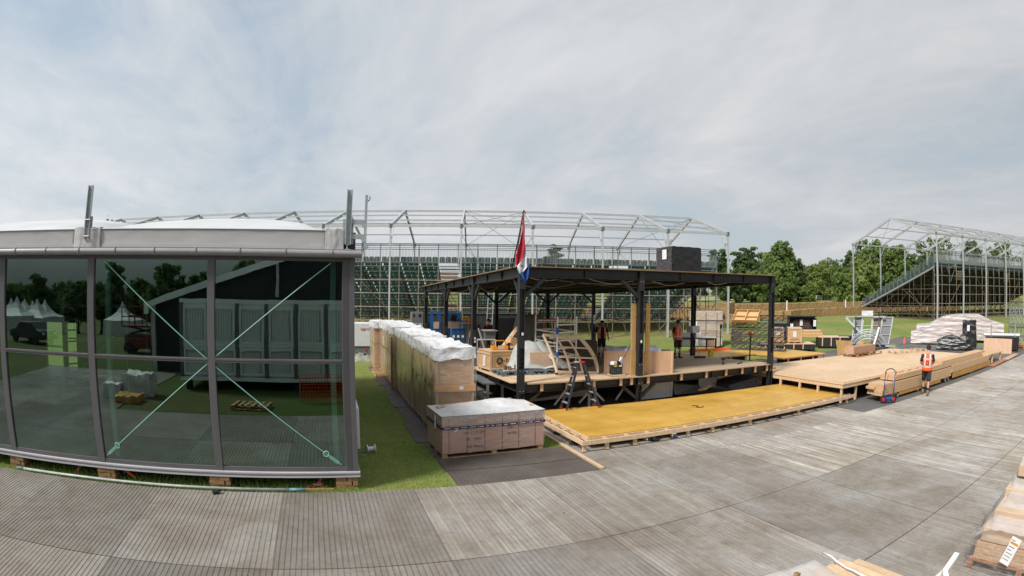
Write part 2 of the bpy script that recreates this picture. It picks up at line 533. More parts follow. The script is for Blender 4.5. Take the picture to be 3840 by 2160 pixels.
def make_osb(name, c, c2, fleck):
    m, t, out = newmat(name)
    v = tcoord(t, (1, 1, 1), 'World')
    big = tnoise(t, v, 0.5, 4, 0.6)
    base = tramp(t, big, [(0.35, c2), (0.65, c)])
    vo = tnode(t, 'ShaderNodeTexVoronoi')
    vo.inputs['Scale'].default_value = 13
    mp = tcoord(t, (1, 0.55, 1), 'World', (0, 0, R(24)))
    t.links.new(mp, vo.inputs['Vector'])
    col = tmix(t, tmath(t, 'MULTIPLY', tmath(t, 'GREATER_THAN', vo.outputs['Color'], 0.62), 0.30), base, fleck)
    fine = tnoise(t, v, 18, 3, 0.7)
    col = tmix(t, 0.35, col, tramp(t, fine, [(0.3, (0.62,) * 3), (0.7, (1.0,) * 3)]), 'MULTIPLY')
    # board joints every 2.44 x 1.22 m: thin dark lines of dirt
    g = tnode(t, 'ShaderNodeNewGeometry')
    s = tnode(t, 'ShaderNodeSeparateXYZ')
    t.links.new(g.outputs['Position'], s.inputs[0])
    jx = tmath(t, 'LESS_THAN', tmath(t, 'FRACT', tmath(t, 'DIVIDE', s.outputs[0], 2.44)), 0.006)
    jy = tmath(t, 'LESS_THAN', tmath(t, 'FRACT', tmath(t, 'DIVIDE', s.outputs[1], 1.22)), 0.012)
    col = tmix(t, tmath(t, 'MULTIPLY', tmath(t, 'MAXIMUM', jx, jy), 0.5), col, tuple(q * 0.45 for q in c2))
    principled(t, out, col, 0.7, 0, 0.3, fine, 0.15, 0.004)
    return m
M['osb'] = make_osb('osb_floor', (0.68, 0.50, 0.335), (0.59, 0.42, 0.265), (0.48, 0.325, 0.19))
M['osb_grey'] = make_osb('dusty_osb_floor', (0.48, 0.37, 0.255), (0.40, 0.30, 0.205), (0.33, 0.24, 0.155))
M['osb_yellow'] = make_osb('raw_osb_board', (0.60, 0.38, 0.15), (0.48, 0.28, 0.095), (0.36, 0.2, 0.065))

def make_yellow():
    m, t, out = newmat('ochre_coated_floor')
    v = tcoord(t, (1, 1, 1), 'World')
    f = tnoise(t, v, 0.8, 6, 0.65, 0.4)
    col = tramp(t, f, [(0.3, (0.47, 0.27, 0.042)), (0.5, (0.56, 0.325, 0.058)), (0.7, (0.62, 0.385, 0.09))])
    st = tnoise(t, tcoord(t, (0.5, 3, 1), 'World', (0, 0, R(8))), 2.5, 6, 0.7, 0.5)
    col = tmix(t, 0.35, col, tramp(t, st, [(0.35, (0.62, 0.58, 0.5)), (0.6, (1, 1, 1))]), 'MULTIPLY')
    sc_ = tnoise(t, tcoord(t, (1.2, 3.2, 1), 'World', (0, 0, R(-20))), 3.3, 3, 0.5, 1.2)
    col = tmix(t, tmath(t, 'MULTIPLY', tmath(t, 'GREATER_THAN', sc_, 0.705), 0.6), col, (0.16, 0.09, 0.02))
    g = tnode(t, 'ShaderNodeNewGeometry')
    s = tnode(t, 'ShaderNodeSeparateXYZ')
    t.links.new(g.outputs['Position'], s.inputs[0])
    jx = tmath(t, 'LESS_THAN', tmath(t, 'FRACT', tmath(t, 'DIVIDE', s.outputs[0], 2.44)), 0.007)
    jy = tmath(t, 'LESS_THAN', tmath(t, 'FRACT', tmath(t, 'DIVIDE', s.outputs[1], 1.57)), 0.012)
    col = tmix(t, tmath(t, 'MULTIPLY', tmath(t, 'MAXIMUM', jx, jy), 0.55), col, (0.17, 0.095, 0.02))
    pr = tnoise(t, tcoord(t, (2.2, 4.2, 1), 'World', (0, 0, R(30))), 2.2, 5, 0.75, 0.3)
    col = tmix(t, tmath(t, 'MULTIPLY', tramp(t, pr, [(0.60, (0, 0, 0)), (0.70, (1, 1, 1))]), 0.35), col, (0.33, 0.235, 0.12))
    rg = tramp(t, f, [(0.3, (0.38,) * 3), (0.7, (0.55,) * 3)])
    principled(t, out, col, rg, 0, 0.5, tnoise(t, v, 30, 3), 0.08, 0.003)
    return m
M['ochre'] = make_yellow()
M['ochre_side'] = mat('ochre_board_face', (0.50, 0.27, 0.06), (0.40, 0.2, 0.04), 3, rough=0.55)

def make_trackway():
    m, t, out = newmat('ribbed_aluminium_trackway')
    g = tnode(t, 'ShaderNodeNewGeometry')
    s = tnode(t, 'ShaderNodeSeparateXYZ')
    t.links.new(g.outputs['Position'], s.inputs[0])
    at_ = tnode(t, 'ShaderNodeAttribute', attribute_name='tone')
    v = tcoord(t, (1, 1, 1), 'World')
    cloud = tnoise(t, v, 0.55, 7, 0.68, 0.5)
    streak = tnoise(t, tcoord(t, (5.5, 0.22, 1), 'World'), 1.6, 5, 0.7)
    speck = tnoise(t, v, 26, 3, 0.7)
    base = tramp(t, cloud, [(0.30, (0.185, 0.154, 0.122)), (0.48, (0.250, 0.222, 0.190)), (0.70, (0.325, 0.312, 0.292))])
    worn = tramp(t, streak, [(0.42, (0.74,) * 3), (0.52, (0.97,) * 3), (0.62, (1.55,) * 3)])
    # sky sheen painted into the colour: brighter towards the far end, duller near left
    far_sheen = tmath(t, 'MULTIPLY', tmath(t, 'ADD', s.outputs[0], 2.0), 0.06, True)
    wamt = tmath(t, 'MULTIPLY', tmath(t, 'ADD', 0.30, tmath(t, 'MULTIPLY', at_.outputs['Fac'], 0.70)), tmath(t, 'ADD', 0.12, far_sheen))
    col = tmix(t, wamt, base, worn, 'MULTIPLY')
    mott = tnoise(t, v, 3.6, 5, 0.72, 0.6)
    col = tmix(t, 0.55, col, tramp(t, mott, [(0.34, (0.70, 0.67, 0.64)), (0.5, (1.0,) * 3), (0.68, (1.14, 1.14, 1.15))]), 'MULTIPLY')
    # rib shading painted dark into the grooves, with patchy dirt
    fr = tmath(t, 'FRACT', tmath(t, 'DIVIDE', tmath(t, 'ADD', s.outputs[0], 33.297), 0.08))
    groove = tmath(t, 'MULTIPLY', tmath(t, 'GREATER_THAN', fr, 0.70), tmath(t, 'LESS_THAN', fr, 0.98))
    patch = tramp(t, tnoise(t, v, 0.9, 4, 0.6), [(0.36, (0.1,) * 3), (0.6, (1.0,) * 3)])
    col = tmix(t, tmath(t, 'MULTIPLY', tmath(t, 'MULTIPLY', groove, patch), 0.40), col, (0.065, 0.054, 0.044))
    col = tmix(t, 0.4, col, tramp(t, speck, [(0.3, (0.7,) * 3), (0.7, (1.12,) * 3)]), 'MULTIPLY')
    tone = tmath(t, 'ADD', tmath(t, 'ADD', 0.60, tmath(t, 'MULTIPLY', at_.outputs['Fac'], 0.42)), tmath(t, 'MULTIPLY', far_sheen, 0.62))
    vm = tnode(t, 'ShaderNodeVectorMath', operation='SCALE')
    t.links.new(col, vm.inputs[0]); t.links.new(tone, vm.inputs['Scale'])
    spots = tnoise(t, v, 7, 2, 0.4)
    col = tmix(t, tmath(t, 'GREATER_THAN', spots, 0.80), vm.outputs[0], (0.05, 0.042, 0.038))
    rg = tramp(t, cloud, [(0.3, (0.72,) * 3), (0.7, (0.5,) * 3)])
    principled(t, out, col, rg, 0.12, 0.45, speck, 0.12, 0.004)
    return m
M['track'] = make_trackway()

def make_mat():
    m, t, out = newmat('studded_ground_mat')
    v = tcoord(t, (1, 1, 1), 'World')
    ck = tnode(t, 'ShaderNodeTexChecker')
    ck.inputs['Scale'].default_value = 14
    t.links.new(tcoord(t, (1, 1, 1), 'World', (0, 0, R(45))), ck.inputs['Vector'])
    f = tnoise(t, v, 1.4, 6, 0.65)
    col = tramp(t, f, [(0.32, (0.062, 0.050, 0.042)), (0.68, (0.105, 0.092, 0.083))])
    col = tmix(t, tmath(t, 'MULTIPLY', ck.outputs['Fac'], 0.28), col, (0.15, 0.12, 0.10))
    principled(t, out, col, 0.62, 0, 0.4, ck.outputs['Fac'], 0.35, 0.006)
    return m
M['mat'] = make_mat()
M['mat_smooth'] = mat('worn_grey_ground_panel', (0.135, 0.13, 0.128), (0.085, 0.082, 0.08), 0.9, (0.4, 1, 1), rough=0.6, kind='World', bump=0.1)

def make_ground():
    m, t, out = newmat('mown_grass')
    v = tcoord(t, (1, 1, 1), 'World')
    a = tnoise(t, v, 0.13, 6, 0.62, 0.3)
    b = tnoise(t, v, 1.6, 6, 0.7)
    c = tnoise(t, v, 22, 4, 0.75)
    col = tramp(t, a, [(0.36, (0.150, 0.210, 0.058)), (0.5, (0.20, 0.22, 0.078)), (0.66, (0.29, 0.235, 0.115))])
    col = tmix(t, 0.6, col, tramp(t, b, [(0.3, (0.62, 0.70, 0.5)), (0.7, (1.15, 1.1, 1.0))]), 'MULTIPLY')
    col = tmix(t, 0.6, col, tramp(t, c, [(0.28, (0.45, 0.5, 0.4)), (0.7, (1.3, 1.28, 1.1))]), 'MULTIPLY')
    # turf painted darker on the cabin side to dim its reflection in the glass
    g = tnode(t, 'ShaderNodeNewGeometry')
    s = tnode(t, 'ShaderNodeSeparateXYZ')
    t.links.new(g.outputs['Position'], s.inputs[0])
    mirror_dim = tmath(t, 'MULTIPLY', tmath(t, 'SUBTRACT', 6.0, s.outputs[1]), 0.5, True)
    col = tmix(t, mirror_dim, col, tmix(t, 1.0, col, (0.42, 0.46, 0.5), 'MULTIPLY'))
    principled(t, out, col, 0.9, 0, 0.15, c, 0.6, 0.03)
    return m
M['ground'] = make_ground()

def make_leaf(name, c, c2, warm):
    m, t, out = newmat(name)
    g = tnode(t, 'ShaderNodeNewGeometry')
    v = tcoord(t, (1, 1, 1))
    f = tnoise(t, v, 0.55, 3, 0.6)
    col = tramp(t, f, [(0.35, c2), (0.65, c)])
    col = tmix(t, tmath(t, 'MULTIPLY', g.outputs['Random Per Island'], 0.55), col, warm)
    d = tnode(t, 'ShaderNodeBsdfDiffuse')
    tr = tnode(t, 'ShaderNodeBsdfTranslucent')
    t.links.new(col, d.inputs[0]); t.links.new(col, tr.inputs[0])
    mx = tnode(t, 'ShaderNodeMixShader')
    mx.inputs[0].default_value = 0.38
    t.links.new(d.outputs[0], mx.inputs[1]); t.links.new(tr.outputs[0], mx.inputs[2])
    t.links.new(mx.outputs[0], out.inputs['Surface'])
    return m
M['leaf'] = make_leaf('broad_leaves', (0.165, 0.235, 0.070), (0.095, 0.150, 0.045), (0.24, 0.30, 0.095))
M['leaf_dark'] = make_leaf('dark_needles', (0.115, 0.165, 0.070), (0.065, 0.105, 0.046), (0.165, 0.21, 0.085))
M['leaf_pale'] = make_leaf('yellow_green_leaves', (0.205, 0.27, 0.075), (0.13, 0.19, 0.05), (0.28, 0.33, 0.10))
M['leaf_far'] = make_leaf('distant_leaves', (0.085, 0.115, 0.065), (0.06, 0.085, 0.05), (0.11, 0.14, 0.08))
M['blade'] = make_leaf('grass_blades', (0.30, 0.44, 0.10), (0.22, 0.36, 0.08), (0.46, 0.48, 0.19))

def make_film(name, opacity, tint, streak=9, stretch=(1, 1, 7), rough=0.16, refl=0.09):
    """clear stretch film: mostly see-through, with milky streaks and a wet gloss"""
    m, t, out = newmat(name)
    v = tcoord(t, stretch, 'Object', (R(14), R(10), 0))
    st = tnoise(t, v, streak * 0.35, 6, 0.75, 1.8)
    wr = tnoise(t, tcoord(t, stretch), streak * 0.8, 4, 0.65, 2.2)
    b = tnode(t, 'ShaderNodeBsdfPrincipled')
    b.inputs['Base Color'].default_value = (*tint, 1)
    b.inputs['Roughness'].default_value = rough
    b.inputs['Specular IOR Level'].default_value = 0.6
    bn = tnode(t, 'ShaderNodeBump')
    bn.inputs['Strength'].default_value = 0.22
    bn.inputs['Distance'].default_value = 0.02
    t.links.new(wr, bn.inputs['Height']); t.links.new(bn.outputs[0], b.inputs['Normal'])
    tr = tnode(t, 'ShaderNodeBsdfTransparent')
    gl = tnode(t, 'ShaderNodeBsdfGlossy')
    gl.inputs['Roughness'].default_value = rough
    t.links.new(bn.outputs[0], gl.inputs['Normal'])
    m1 = tnode(t, 'ShaderNodeMixShader')
    f1 = tfres(t, refl + .05)
    t.links.new(f1, m1.inputs[0])
    t.links.new(tr.outputs[0], m1.inputs[1]); t.links.new(gl.outputs[0], m1.inputs[2])
    m2 = tnode(t, 'ShaderNodeMixShader')
    f2 = tramp(t, st, [(0.44, (opacity * 0.30,) * 3), (0.545, (opacity * .8,) * 3), (0.575, (min(1, opacity * 3.2),) * 3), (0.60, (opacity * .9,) * 3)])
    t.links.new(f2, m2.inputs[0])
    t.links.new(m1.outputs[0], m2.inputs[1]); t.links.new(b.outputs[0], m2.inputs[2])
    t.links.new(m2.outputs[0], out.inputs['Surface'])
    return m
M['film'] = make_film('clear_stretch_film', 0.075, (0.66, 0.66, 0.64), 7, (.7, .7, 6), .12)
M['film_milky'] = make_film('milky_stretch_film', 0.30, (0.66, 0.65, 0.63))
M['film_thin'] = make_film('thin_clear_film', 0.15, (0.70, 0.69, 0.67), 6, (.7, .7, 5), .12, .03)

def make_soft(name, opacity, tint):
    """loose translucent sheeting without streaks"""
    m, t, out = newmat(name)
    v = tcoord(t, (1, 1, 1))
    n_ = tnoise(t, v, 3, 4, 0.6, 0.6)
    b = principled(t, out, tint, .28, 0, .5, n_, .5, .04)
    tr = tnode(t, 'ShaderNodeBsdfTransparent')
    mx = tnode(t, 'ShaderNodeMixShader')
    t.links.new(tramp(t, n_, [(0.3, (opacity * .8,) * 3), (0.7, (min(1, opacity * 1.25),) * 3)]), mx.inputs[0])
    t.links.new(tr.outputs[0], mx.inputs[1]); t.links.new(b.outputs[0], mx.inputs[2])
    t.links.new(mx.outputs[0], out.inputs['Surface'])
    return m
def make_glass(name, tint, refl):
    """solar-coated glazing: part mirror, part tinted see-through"""
    m, t, out = newmat(name)
    gl = tnode(t, 'ShaderNodeBsdfGlossy')
    gl.inputs['Roughness'].default_value = 0.0
    gl.inputs['Color'].default_value = (0.80, 0.95, 0.90, 1)
    v = tcoord(t, (1, 1, 1), 'World')
    bn = tnode(t, 'ShaderNodeBump')
    bn.inputs['Strength'].default_value = 0.07
    bn.inputs['Distance'].default_value = 0.02
    t.links.new(tnoise(t, tcoord(t, (1.0, 1, 0.7), 'World'), 1.3, 2, 0.4), bn.inputs['Height'])
    t.links.new(bn.outputs[0], gl.inputs['Normal'])
    tr = tnode(t, 'ShaderNodeBsdfTransparent')
    tr.inputs[0].default_value = (*tint, 1)
    mx = tnode(t, 'ShaderNodeMixShader')
    t.links.new(tfres(t, refl), mx.inputs[0])
    t.links.new(tr.outputs[0], mx.inputs[1]); t.links.new(gl.outputs[0], mx.inputs[2])
    t.links.new(mx.outputs[0], out.inputs['Surface'])
    return m
M['glass'] = make_glass('green_solar_glass', (0.62, 0.77, 0.71), 0.17)

# ------------------------------------------------------------------ ground
def build_ground():
    xs = np.concatenate([np.linspace(-400, -40, 19), np.linspace(-36, 120, 53), np.linspace(130, 900, 30)])
    ys = np.concatenate([np.linspace(-400, -40, 19), np.linspace(-36, 150, 63), np.linspace(160, 900, 28)])
    mb = MB()
    nx, ny = len(xs), len(ys)
    for y in ys:
        for x in xs:
            mb.v.append((x, y, terr(x, y)))
    for j in range(ny - 1):
        for i in range(nx - 1):
            a = j * nx + i
            mb.f.append((a, a + 1, a + nx + 1, a + nx))
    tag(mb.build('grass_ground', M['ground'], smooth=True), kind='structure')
build_ground()

def track_panels(name, cells, thick, top, m, ribs=True, seed=1):
    rnd = random.Random(seed)
    mb = MB()
    tones = []
    for (x0, x1, y0, y1) in cells:
        x0, x1, y0, y1 = x0 + 0.0025, x1 - 0.0025, y0 + 0.009, y1 - 0.009
        tilt, twist, up = rnd.uniform(-.003, .003), rnd.uniform(-.002, .002), rnd.uniform(-.001, .002)
        if ribs:
            xs = []
            n = int(round((x1 - x0) / 0.08))
            for k in range(n):
                a = x0 + k * 0.08
                xs += [(a, 0), (a + 0.056, 0), (a + 0.061, -0.006), (a + 0.074, -0.006)]
            xs += [(x1, 0)]
        else:
            xs = [(x0, 0), (x1, 0)]
        b = len(mb.v)
        for yy in (y0, (y0 + y1) / 2, y1):
            for x, dz in xs:
                u_, v_ = (x - x0) / (x1 - x0) - .5, (yy - y0) / (y1 - y0) - .5
                mb.v.append((x, yy, terr(x, yy) + top + up + tilt * u_ + twist * v_ + dz))
        n = len(xs)
        f0 = len(mb.f)
        for j in range(2):
            for i in range(n - 1):
                mb.f.append((b + j * n + i, b + j * n + i + 1, b + (j + 1) * n + i + 1, b + (j + 1) * n + i))
        b2 = len(mb.v)
        for k, (xx, yy) in enumerate(((x0, y0), (x1, y0), (x1, y1), (x0, y1))):
            z = terr(xx, yy) + top + up + tilt * ((xx - x0) / (x1 - x0) - .5) + twist * ((yy - y0) / (y1 - y0) - .5)
            mb.v += [(xx, yy, z - 0.002), (xx, yy, z - thick)]
        for k in range(4):
            p, q = b2 + 2 * k, b2 + 2 * ((k + 1) % 4)
            mb.f.append((p, q, q + 1, p + 1))
        tones += [rnd.random()] * (len(mb.f) - f0)
    o = mb.build(name, m)
    at_ = o.data.attributes.new('tone', 'FLOAT', 'FACE')
    at_.data.foreach_set('value', tones)
    return tag(o, kind='structure')
cells = []
for i in range(-6, 20):
    x0 = -3.30 + 2.4 * i
    if x0 > -13:
        cells.append((x0, x0 + 2.4, 6.50, 9.46))
        cells.append((x0, x0 + 2.4, 3.55, 6.50))
    if x0 > 3.0:
        cells.append((x0, x0 + 2.4, 0.60, 3.55))
track_panels('trackway_road', cells, 0.04, 0.045, M['track'], True, 3)
cells = []
for i in range(0, 14):
    x0 = 5.50 + 2.4 * i
    for j in range(0, 4):
        y0 = 9.47 + 2.95 * j
        cells.append((x0, x0 + 2.4, y0, y0 + 2.95))
near = [c for c in cells if c[0] < 15]
far = [c for c in cells if c[0] >= 15]
track_panels('brown_trackway_path', near, 0.03, 0.020, M['track'], True, 11)
track_panels('grey_panel_path', far, 0.03, 0.020, M['mat_smooth'], False, 12)

# dark studded mats along the lawn
MATS = [(2.36, 5.38, 9.50, 10.42), (2.33, 5.38, 10.45, 11.50), (2.30, 4.95, 11.53, 12.70)]
y = 12.74
k = 0
while y < 27:
    MATS.append((2.12 + 0.12 * (k % 2), 5.05, y, min(y + 2.1, 27)))
    y += 2.13
    k += 1
for i, (x0, x1, y0, y1) in enumerate(MATS):
    mb = MB()
    mb.box(x0, x1, y0, y1, 0.0, 0.022 + 0.003 * (i % 2))
    for cx_, cy_ in ((x0 + .08, y0 + .08), (x1 - .08, y0 + .08), (x0 + .08, y1 - .08), (x1 - .08, y1 - .08)):
        mb.lathe((cx_, cy_, 0.02), [(0.03, 0.0), (0.03, 0.008), (0.012, 0.012)], 8)
    o = mb.build('ground_mat', M['mat'])
    lab = ['dark studded ground mat at the trackway edge, nearest in the row', 'dark studded ground mat under the front of the strapped board stack', 'dark studded ground mat beside the bare grass patch and yellow platform leg'][i] if i < 3 else 'dark studded ground mat under the row of tall wrapped packs'
    tag(o, lab, 'ground mat', 'dark mats beside the lawn' if i < 3 else 'dark mats under the tall packs')
tag(MB().box(5.40, 5.47, 9.55, 13.3, 0.0, 0.06).build('timber_batten', M['wood'], bevel=0.004), 'thin pale timber batten along the edge of the dark mats', 'timber batten')

def grass_blades(name, regions, seed):
    rnd = np.random.default_rng(seed)
    V, F = [], []
    n0 = 0
    for (x0, x1, y0, y1, n, hmin, hmax) in regions:
        x = rnd.uniform(x0, x1, n); y = rnd.uniform(y0, y1, n)
        a = rnd.uniform(0, 2 * np.pi, n); h = rnd.uniform(hmin, hmax, n) * (0.6 + 0.4 * rnd.random(n)); wd = rnd.uniform(.006, .012, n)
        lean = rnd.uniform(0, .6, n) * h; la = rnd.uniform(0, 2 * np.pi, n)
        dx, dy = np.cos(a) * wd, np.sin(a) * wd
        z = np.zeros(n)
        p = np.stack([np.stack([x - dx, y - dy, z], 1), np.stack([x + dx, y + dy, z], 1), np.stack([x + lean * np.cos(la), y + lean * np.sin(la), h], 1)], 1)
        V.append(p.reshape(-1, 3))
        F.append(np.arange(n * 3).reshape(-1, 3) + n0)
        n0 += n * 3
    V = np.concatenate(V); F = np.concatenate(F)
    me = bpy.data.meshes.new(name)
    me.from_pydata(V.tolist(), [], F.tolist())
    me.materials.append(M['blade'])
    o = bpy.data.objects.new(name, me)
    COL.objects.link(o)
    return tag(o, kind='stuff')
grass_blades('lawn_grass', [(0.5, 2.3, 9.47, 13, 11000, .02, .05), (0.5, 2.25, 13, 20, 9000, .02, .045), (0.6, 2.2, 20, 30, 5000, .02, .05),
                            (-9.5, .55, 9.47, 9.72, 9000, .03, .10), (-9.5, .5, 9.7, 11.2, 9000, .06, .17), (4.7, 5.4, 11.4, 13.2, 2500, .03, .07), (5.38, 5.5, 9.48, 9.6, 200, .02, .05),
                            (5.5, 30, 9.44, 9.50, 2500, .01, .035), (-6, 5, 6.48, 6.52, 700, .03, .055)], 4)

# ------------------------------------------------------------------ glass pavilion
YF = 9.67
def pavilion():
    t = thing('glass_pavilion', 'glazed temporary pavilion with grey frame and pale fabric roof on timber block stacks', 'pavilion', (-4.6, YF, 0))
    XL, XR, YB = -17.0, 0.52, 21.6
    # sill: stepped pale profile
    mb = MB()
    mb.box(XL, XR + .02, YF - .03, YF + .10, .262, .300).box(XL, XR + .02, YF - .015, YF + .10, .304, .336).box(XL, XR + .02, YF - .045, YF + .10, .340, .374)
    mb.box(XR - .06, XR + .02, YF + .10, YB, .262, .374)
    mb.build('sill', M['sill'], t, bevel=.004)
    posts = [(.29, .517), (-2.19, -2.05), (-4.73, -4.58), (-7.08, -6.93), (-9.5, -9.36), (-11.9, -11.76)]
    for i, (a, b) in enumerate(posts):
        mb = MB().box(a, b, YF, YF + .12, .375, 4.24)
        if i == 0:
            for k in range(9):
                mb.box(a + .012 + k * .0125, a + .019 + k * .0125, YF - .004, YF, .38, 4.235)
            mb.box(a + .135, b, YF - .012, YF, .376, 4.238)
        mb.build('post', M['frame_grey'], t, bevel=.004)
    for i in range(len(posts) - 1):
        a, b = posts[i + 1][1], posts[i][0]
        fr = MB().box(a, b, YF + .01, YF + .08, .375, .455)
        fr.box(a, b, YF + .012, YF + .08, 4.16, 4.24)
        fr.build('frame_rail', M['frame_grey'], t, bevel=.003)
        MB().box(a, b, YF + .004, YF + .09, 2.365, 2.398).box(a, b, YF - .006, YF + .09, 2.401, 2.438).build('transom', M['frame_grey'], t, bevel=.003)
        MB().box(a, b, YF + .045, YF + .057, .456, 2.364).build('window_pane', M['glass'], t)
        MB().box(a, b, YF + .045, YF + .057, 2.439, 4.159).build('window_pane', M['glass'], t)
    # gutter: half-round front with lip
    prof = [(YF - .13 - .055 * math.cos(q) if False else YF - .10 - .075 * math.sin(q), 4.29 - .062 * math.cos(q)) for q in np.linspace(0, math.pi, 9)]
    poly = [(YF + .02, 4.23)] + [(float(a), float(b)) for a, b in prof] + [(YF + .02, 4.352)]
    g = MB().prism(poly, 'x', XL, XR + .10).build('gutter', M['gutter'], t)
    MB().box(XL, XR + .10, YF - .118, YF - .098, 4.354, 4.366).build('gutter_lip', M['gutter'], g)
    x = .10
    while x > -12:
        mb = MB()
        pts = [(x, YF - .10 - .082 * math.sin(q), 4.29 - .070 * math.cos(q)) for q in np.linspace(.15, math.pi - .1, 9)]
        for a, b in zip(pts, pts[1:]):
            mb.beam(a, b, .03, .012, (1, 0, 0))
        mb.build('gutter_bracket', M['gutter'], g)
        x -= .83
    # roof fabric
    bays = [(-4.58, .02), (-9.75, -5.05), (-15.0, -10.2)]
    for a, b in bays:
        def fas(u, v, a=a, b=b):
            xx = a + (b - a) * u
            return (xx, YF - .02 + .006 * math.sin(v * 3.1) + .004 * nz(xx, v, 0, 3), 4.34 + .35 * v)
        MB().grid(fas, 60, 6).build('fascia_cover', M['fabric'], t, smooth=True, solid=.004)
        MB().tube([(a, YF - .03, 4.70), (b, YF - .03, 4.70)], .012, 6).build('fascia_keder', M['fabric_top'], t)
        MB().box(a, b, YF - .028, YF - .02, 4.36, 4.425).build('fascia_hem', M['fabric'], t)
    for a, b in [(-4.85, .30), (-10.1, -4.85), (-15.4, -10.1)]:
        def roof(u, v, a=a, b=b):
            xx, yy = a + (b - a) * u, YF - .02 + v * (YB - YF)
            s = min(1, (yy - YF + .02) / 4.6) ** .75
            c = max(0, 1 - abs(2 * u - 1) ** 2.2)
            e = min(1, 6 * min(u, 1 - u))
            return (xx, yy, 4.69 + s * (.40 * e + .14 + .26 * c) + .012 * nz(xx, yy, 0, 1.1))
        MB().grid(roof, 44, 30).build('roof_cover', M['fabric_top'], t, smooth=True)
    # crumpled covers round the truss heads
    for (a, b, sd) in ((-.03, .30, 1.0), (-5.06, -4.44, 5.0), (-10.22, -9.7, 9.0)):
        def crump(u, v, a=a, b=b, sd=sd):
            xx, zz = a + (b - a) * u, 4.33 + .40 * v
            n_ = .028 * nz(xx, zz * .35, 0, 6, sd) + .008 * nz(xx, zz * .5, 0, 15, sd)
            return (xx, YF - .06 + n_ - .03 * math.sin(math.pi * u), zz + (.03 * nz(xx, 0, 0, 9, sd) if v > .9 else 0))
        MB().grid(crump, 26, 22).build('head_wrap', M['fabric'], t, smooth=True, solid=.004)
        MB().grid(lambda u, v: (a + (b - a) * u, YF - .05 + v * .5, 4.72 + .03 * nz(u, v, 0, 4, sd)), 10, 6).build('head_wrap', M['fabric'], t, smooth=True)
    MB().box(.05, XR, YF + .13, YF + .3, 4.25, 4.62).build('dark_beam_end', M['dark_grey'], t)
    # galvanised sockets on the roof edge
    def channel(mb, x0, x1, z0, z1, y=9.56):
        mb.box(x0, x1, y + .05, y + .062, z0, z1).box(x0, x0 + .012, y, y + .05, z0, z1).box(x1 - .012, x1, y, y + .05, z0, z1)
    mb = MB(); channel(mb, -4.80, -4.69, 4.51, 5.50)
    s1 = mb.build('upright_socket', M['galv'], t)
    MB().box(-4.84, -4.65, 9.622, 9.632, 4.49, 4.93).build('base_plate', M['galv'], s1, bevel=.002)
    MB().tube([(-4.80, 9.55, 4.56), (-4.68, 9.55, 4.56)], .014, 8).tube([(-4.80, 9.55, 4.86), (-4.68, 9.55, 4.86)], .014, 8).build('bolt', M['chrome'], s1)
    MB().obox((-4.745, 9.557, 4.98), (.035, .004, .04)).build('blue_sticker', M['blue'], s1)
    mb = MB(); channel(mb, .325, .425, 4.45, 5.43)
    s2 = mb.build('upright_socket', M['galv'], t)
    MB().box(.275, .465, 9.622, 9.634, 4.47, 4.91).build('base_plate', M['galv'], s2, bevel=.002)
    for q in ((.30, 4.52), (.30, 4.83), (.445, 4.52), (.445, 4.60)):
        MB().lathe((0, 0, 0), [(.016, 0), (.016, .018)], 8).build('bolt', M['chrome'], s2).matrix_basis = world_of(s2).inverted() @ Matrix.Translation((q[0], 9.622, q[1])) @ Matrix.Rotation(R(90), 4, 'X')
    MB().box(.425, .655, 9.585, 9.61, 4.815, 4.90).box(.425, .655, 9.585, 9.61, 4.555, 4.635).build('side_arm', M['galv'], s2, bevel=.003)
    mb = MB().box(.655, .70, 9.575, 9.62, 4.40, 5.34)
    mb.tube([(.69, 9.6, 5.25), (.715, 9.6, 5.24), (.735, 9.6, 5.265), (.735, 9.6, 5.32)], .014, 6)
    mb.box(.62, .655, 9.58, 9.615, 4.76, 4.815).box(.62, .655, 9.58, 9.615, 4.50, 4.555).tube([(.67, 9.6, 4.41), (.72, 9.6, 4.405), (.735, 9.6, 4.44)], .012, 6)
    mb.build('hook_bar', M['galv'], s2)
    MB().box(.35, .372, 9.60, 9.62, 4.36, 4.47).box(.31, .42, 9.57, 9.62, 4.335, 4.375).build('foot_clamp', M['alu_bright'], s2)
    MB().box(.468, .51, 9.60, 9.68, 4.60, 4.67).build('red_end_cap', M['red'], t)
    # interior
    MB().box(XL, XR - .06, YF + .13, YB, .375, .42).build('floor', M['inner_floor'], t)
    mb = MB()
    zt = 4.25
    holes = [(-15.45, -15.28), (-12.87, -11.93), (-11.69, -11.15)]
    edge = XL
    for a, b in holes:
        mb.box(edge, a, YB, YB + .1, .42, zt).box(a, b, YB, YB + .1, 2.23, zt)
        edge = b
    mb.box(edge, XR, YB, YB + .1, .42, zt)
    mb.build('rear_wall', M['dark_grey'], t)
    for a, b in holes:
        MB().box(a - .03, a, YB - .03, YB, .42, 2.26).box(b, b + .03, YB - .03, YB, .42, 2.26).box(a - .03, b + .03, YB - .03, YB, 2.23, 2.27).build('door_frame', M['frame_grey'], t)
    MB().tube([(-13.0, YB - .12, 1.25), (-11.9, YB - .12, 1.22)], .02, 8).build('push_bar', M['green_cable'], t)
    MB().box(XL, XL + .1, YF + .13, YB, .42, zt).build('side_wall', M['dark_grey'], t)
    MB().box(XR - .06, XR, YF + .13, YB, .42, zt).build('side_wall', M['mid_grey'], t)
    MB().box(XL, XR, YF + .15, YB, zt, zt + .03).build('ceiling_lining', M['black_plastic'], t)
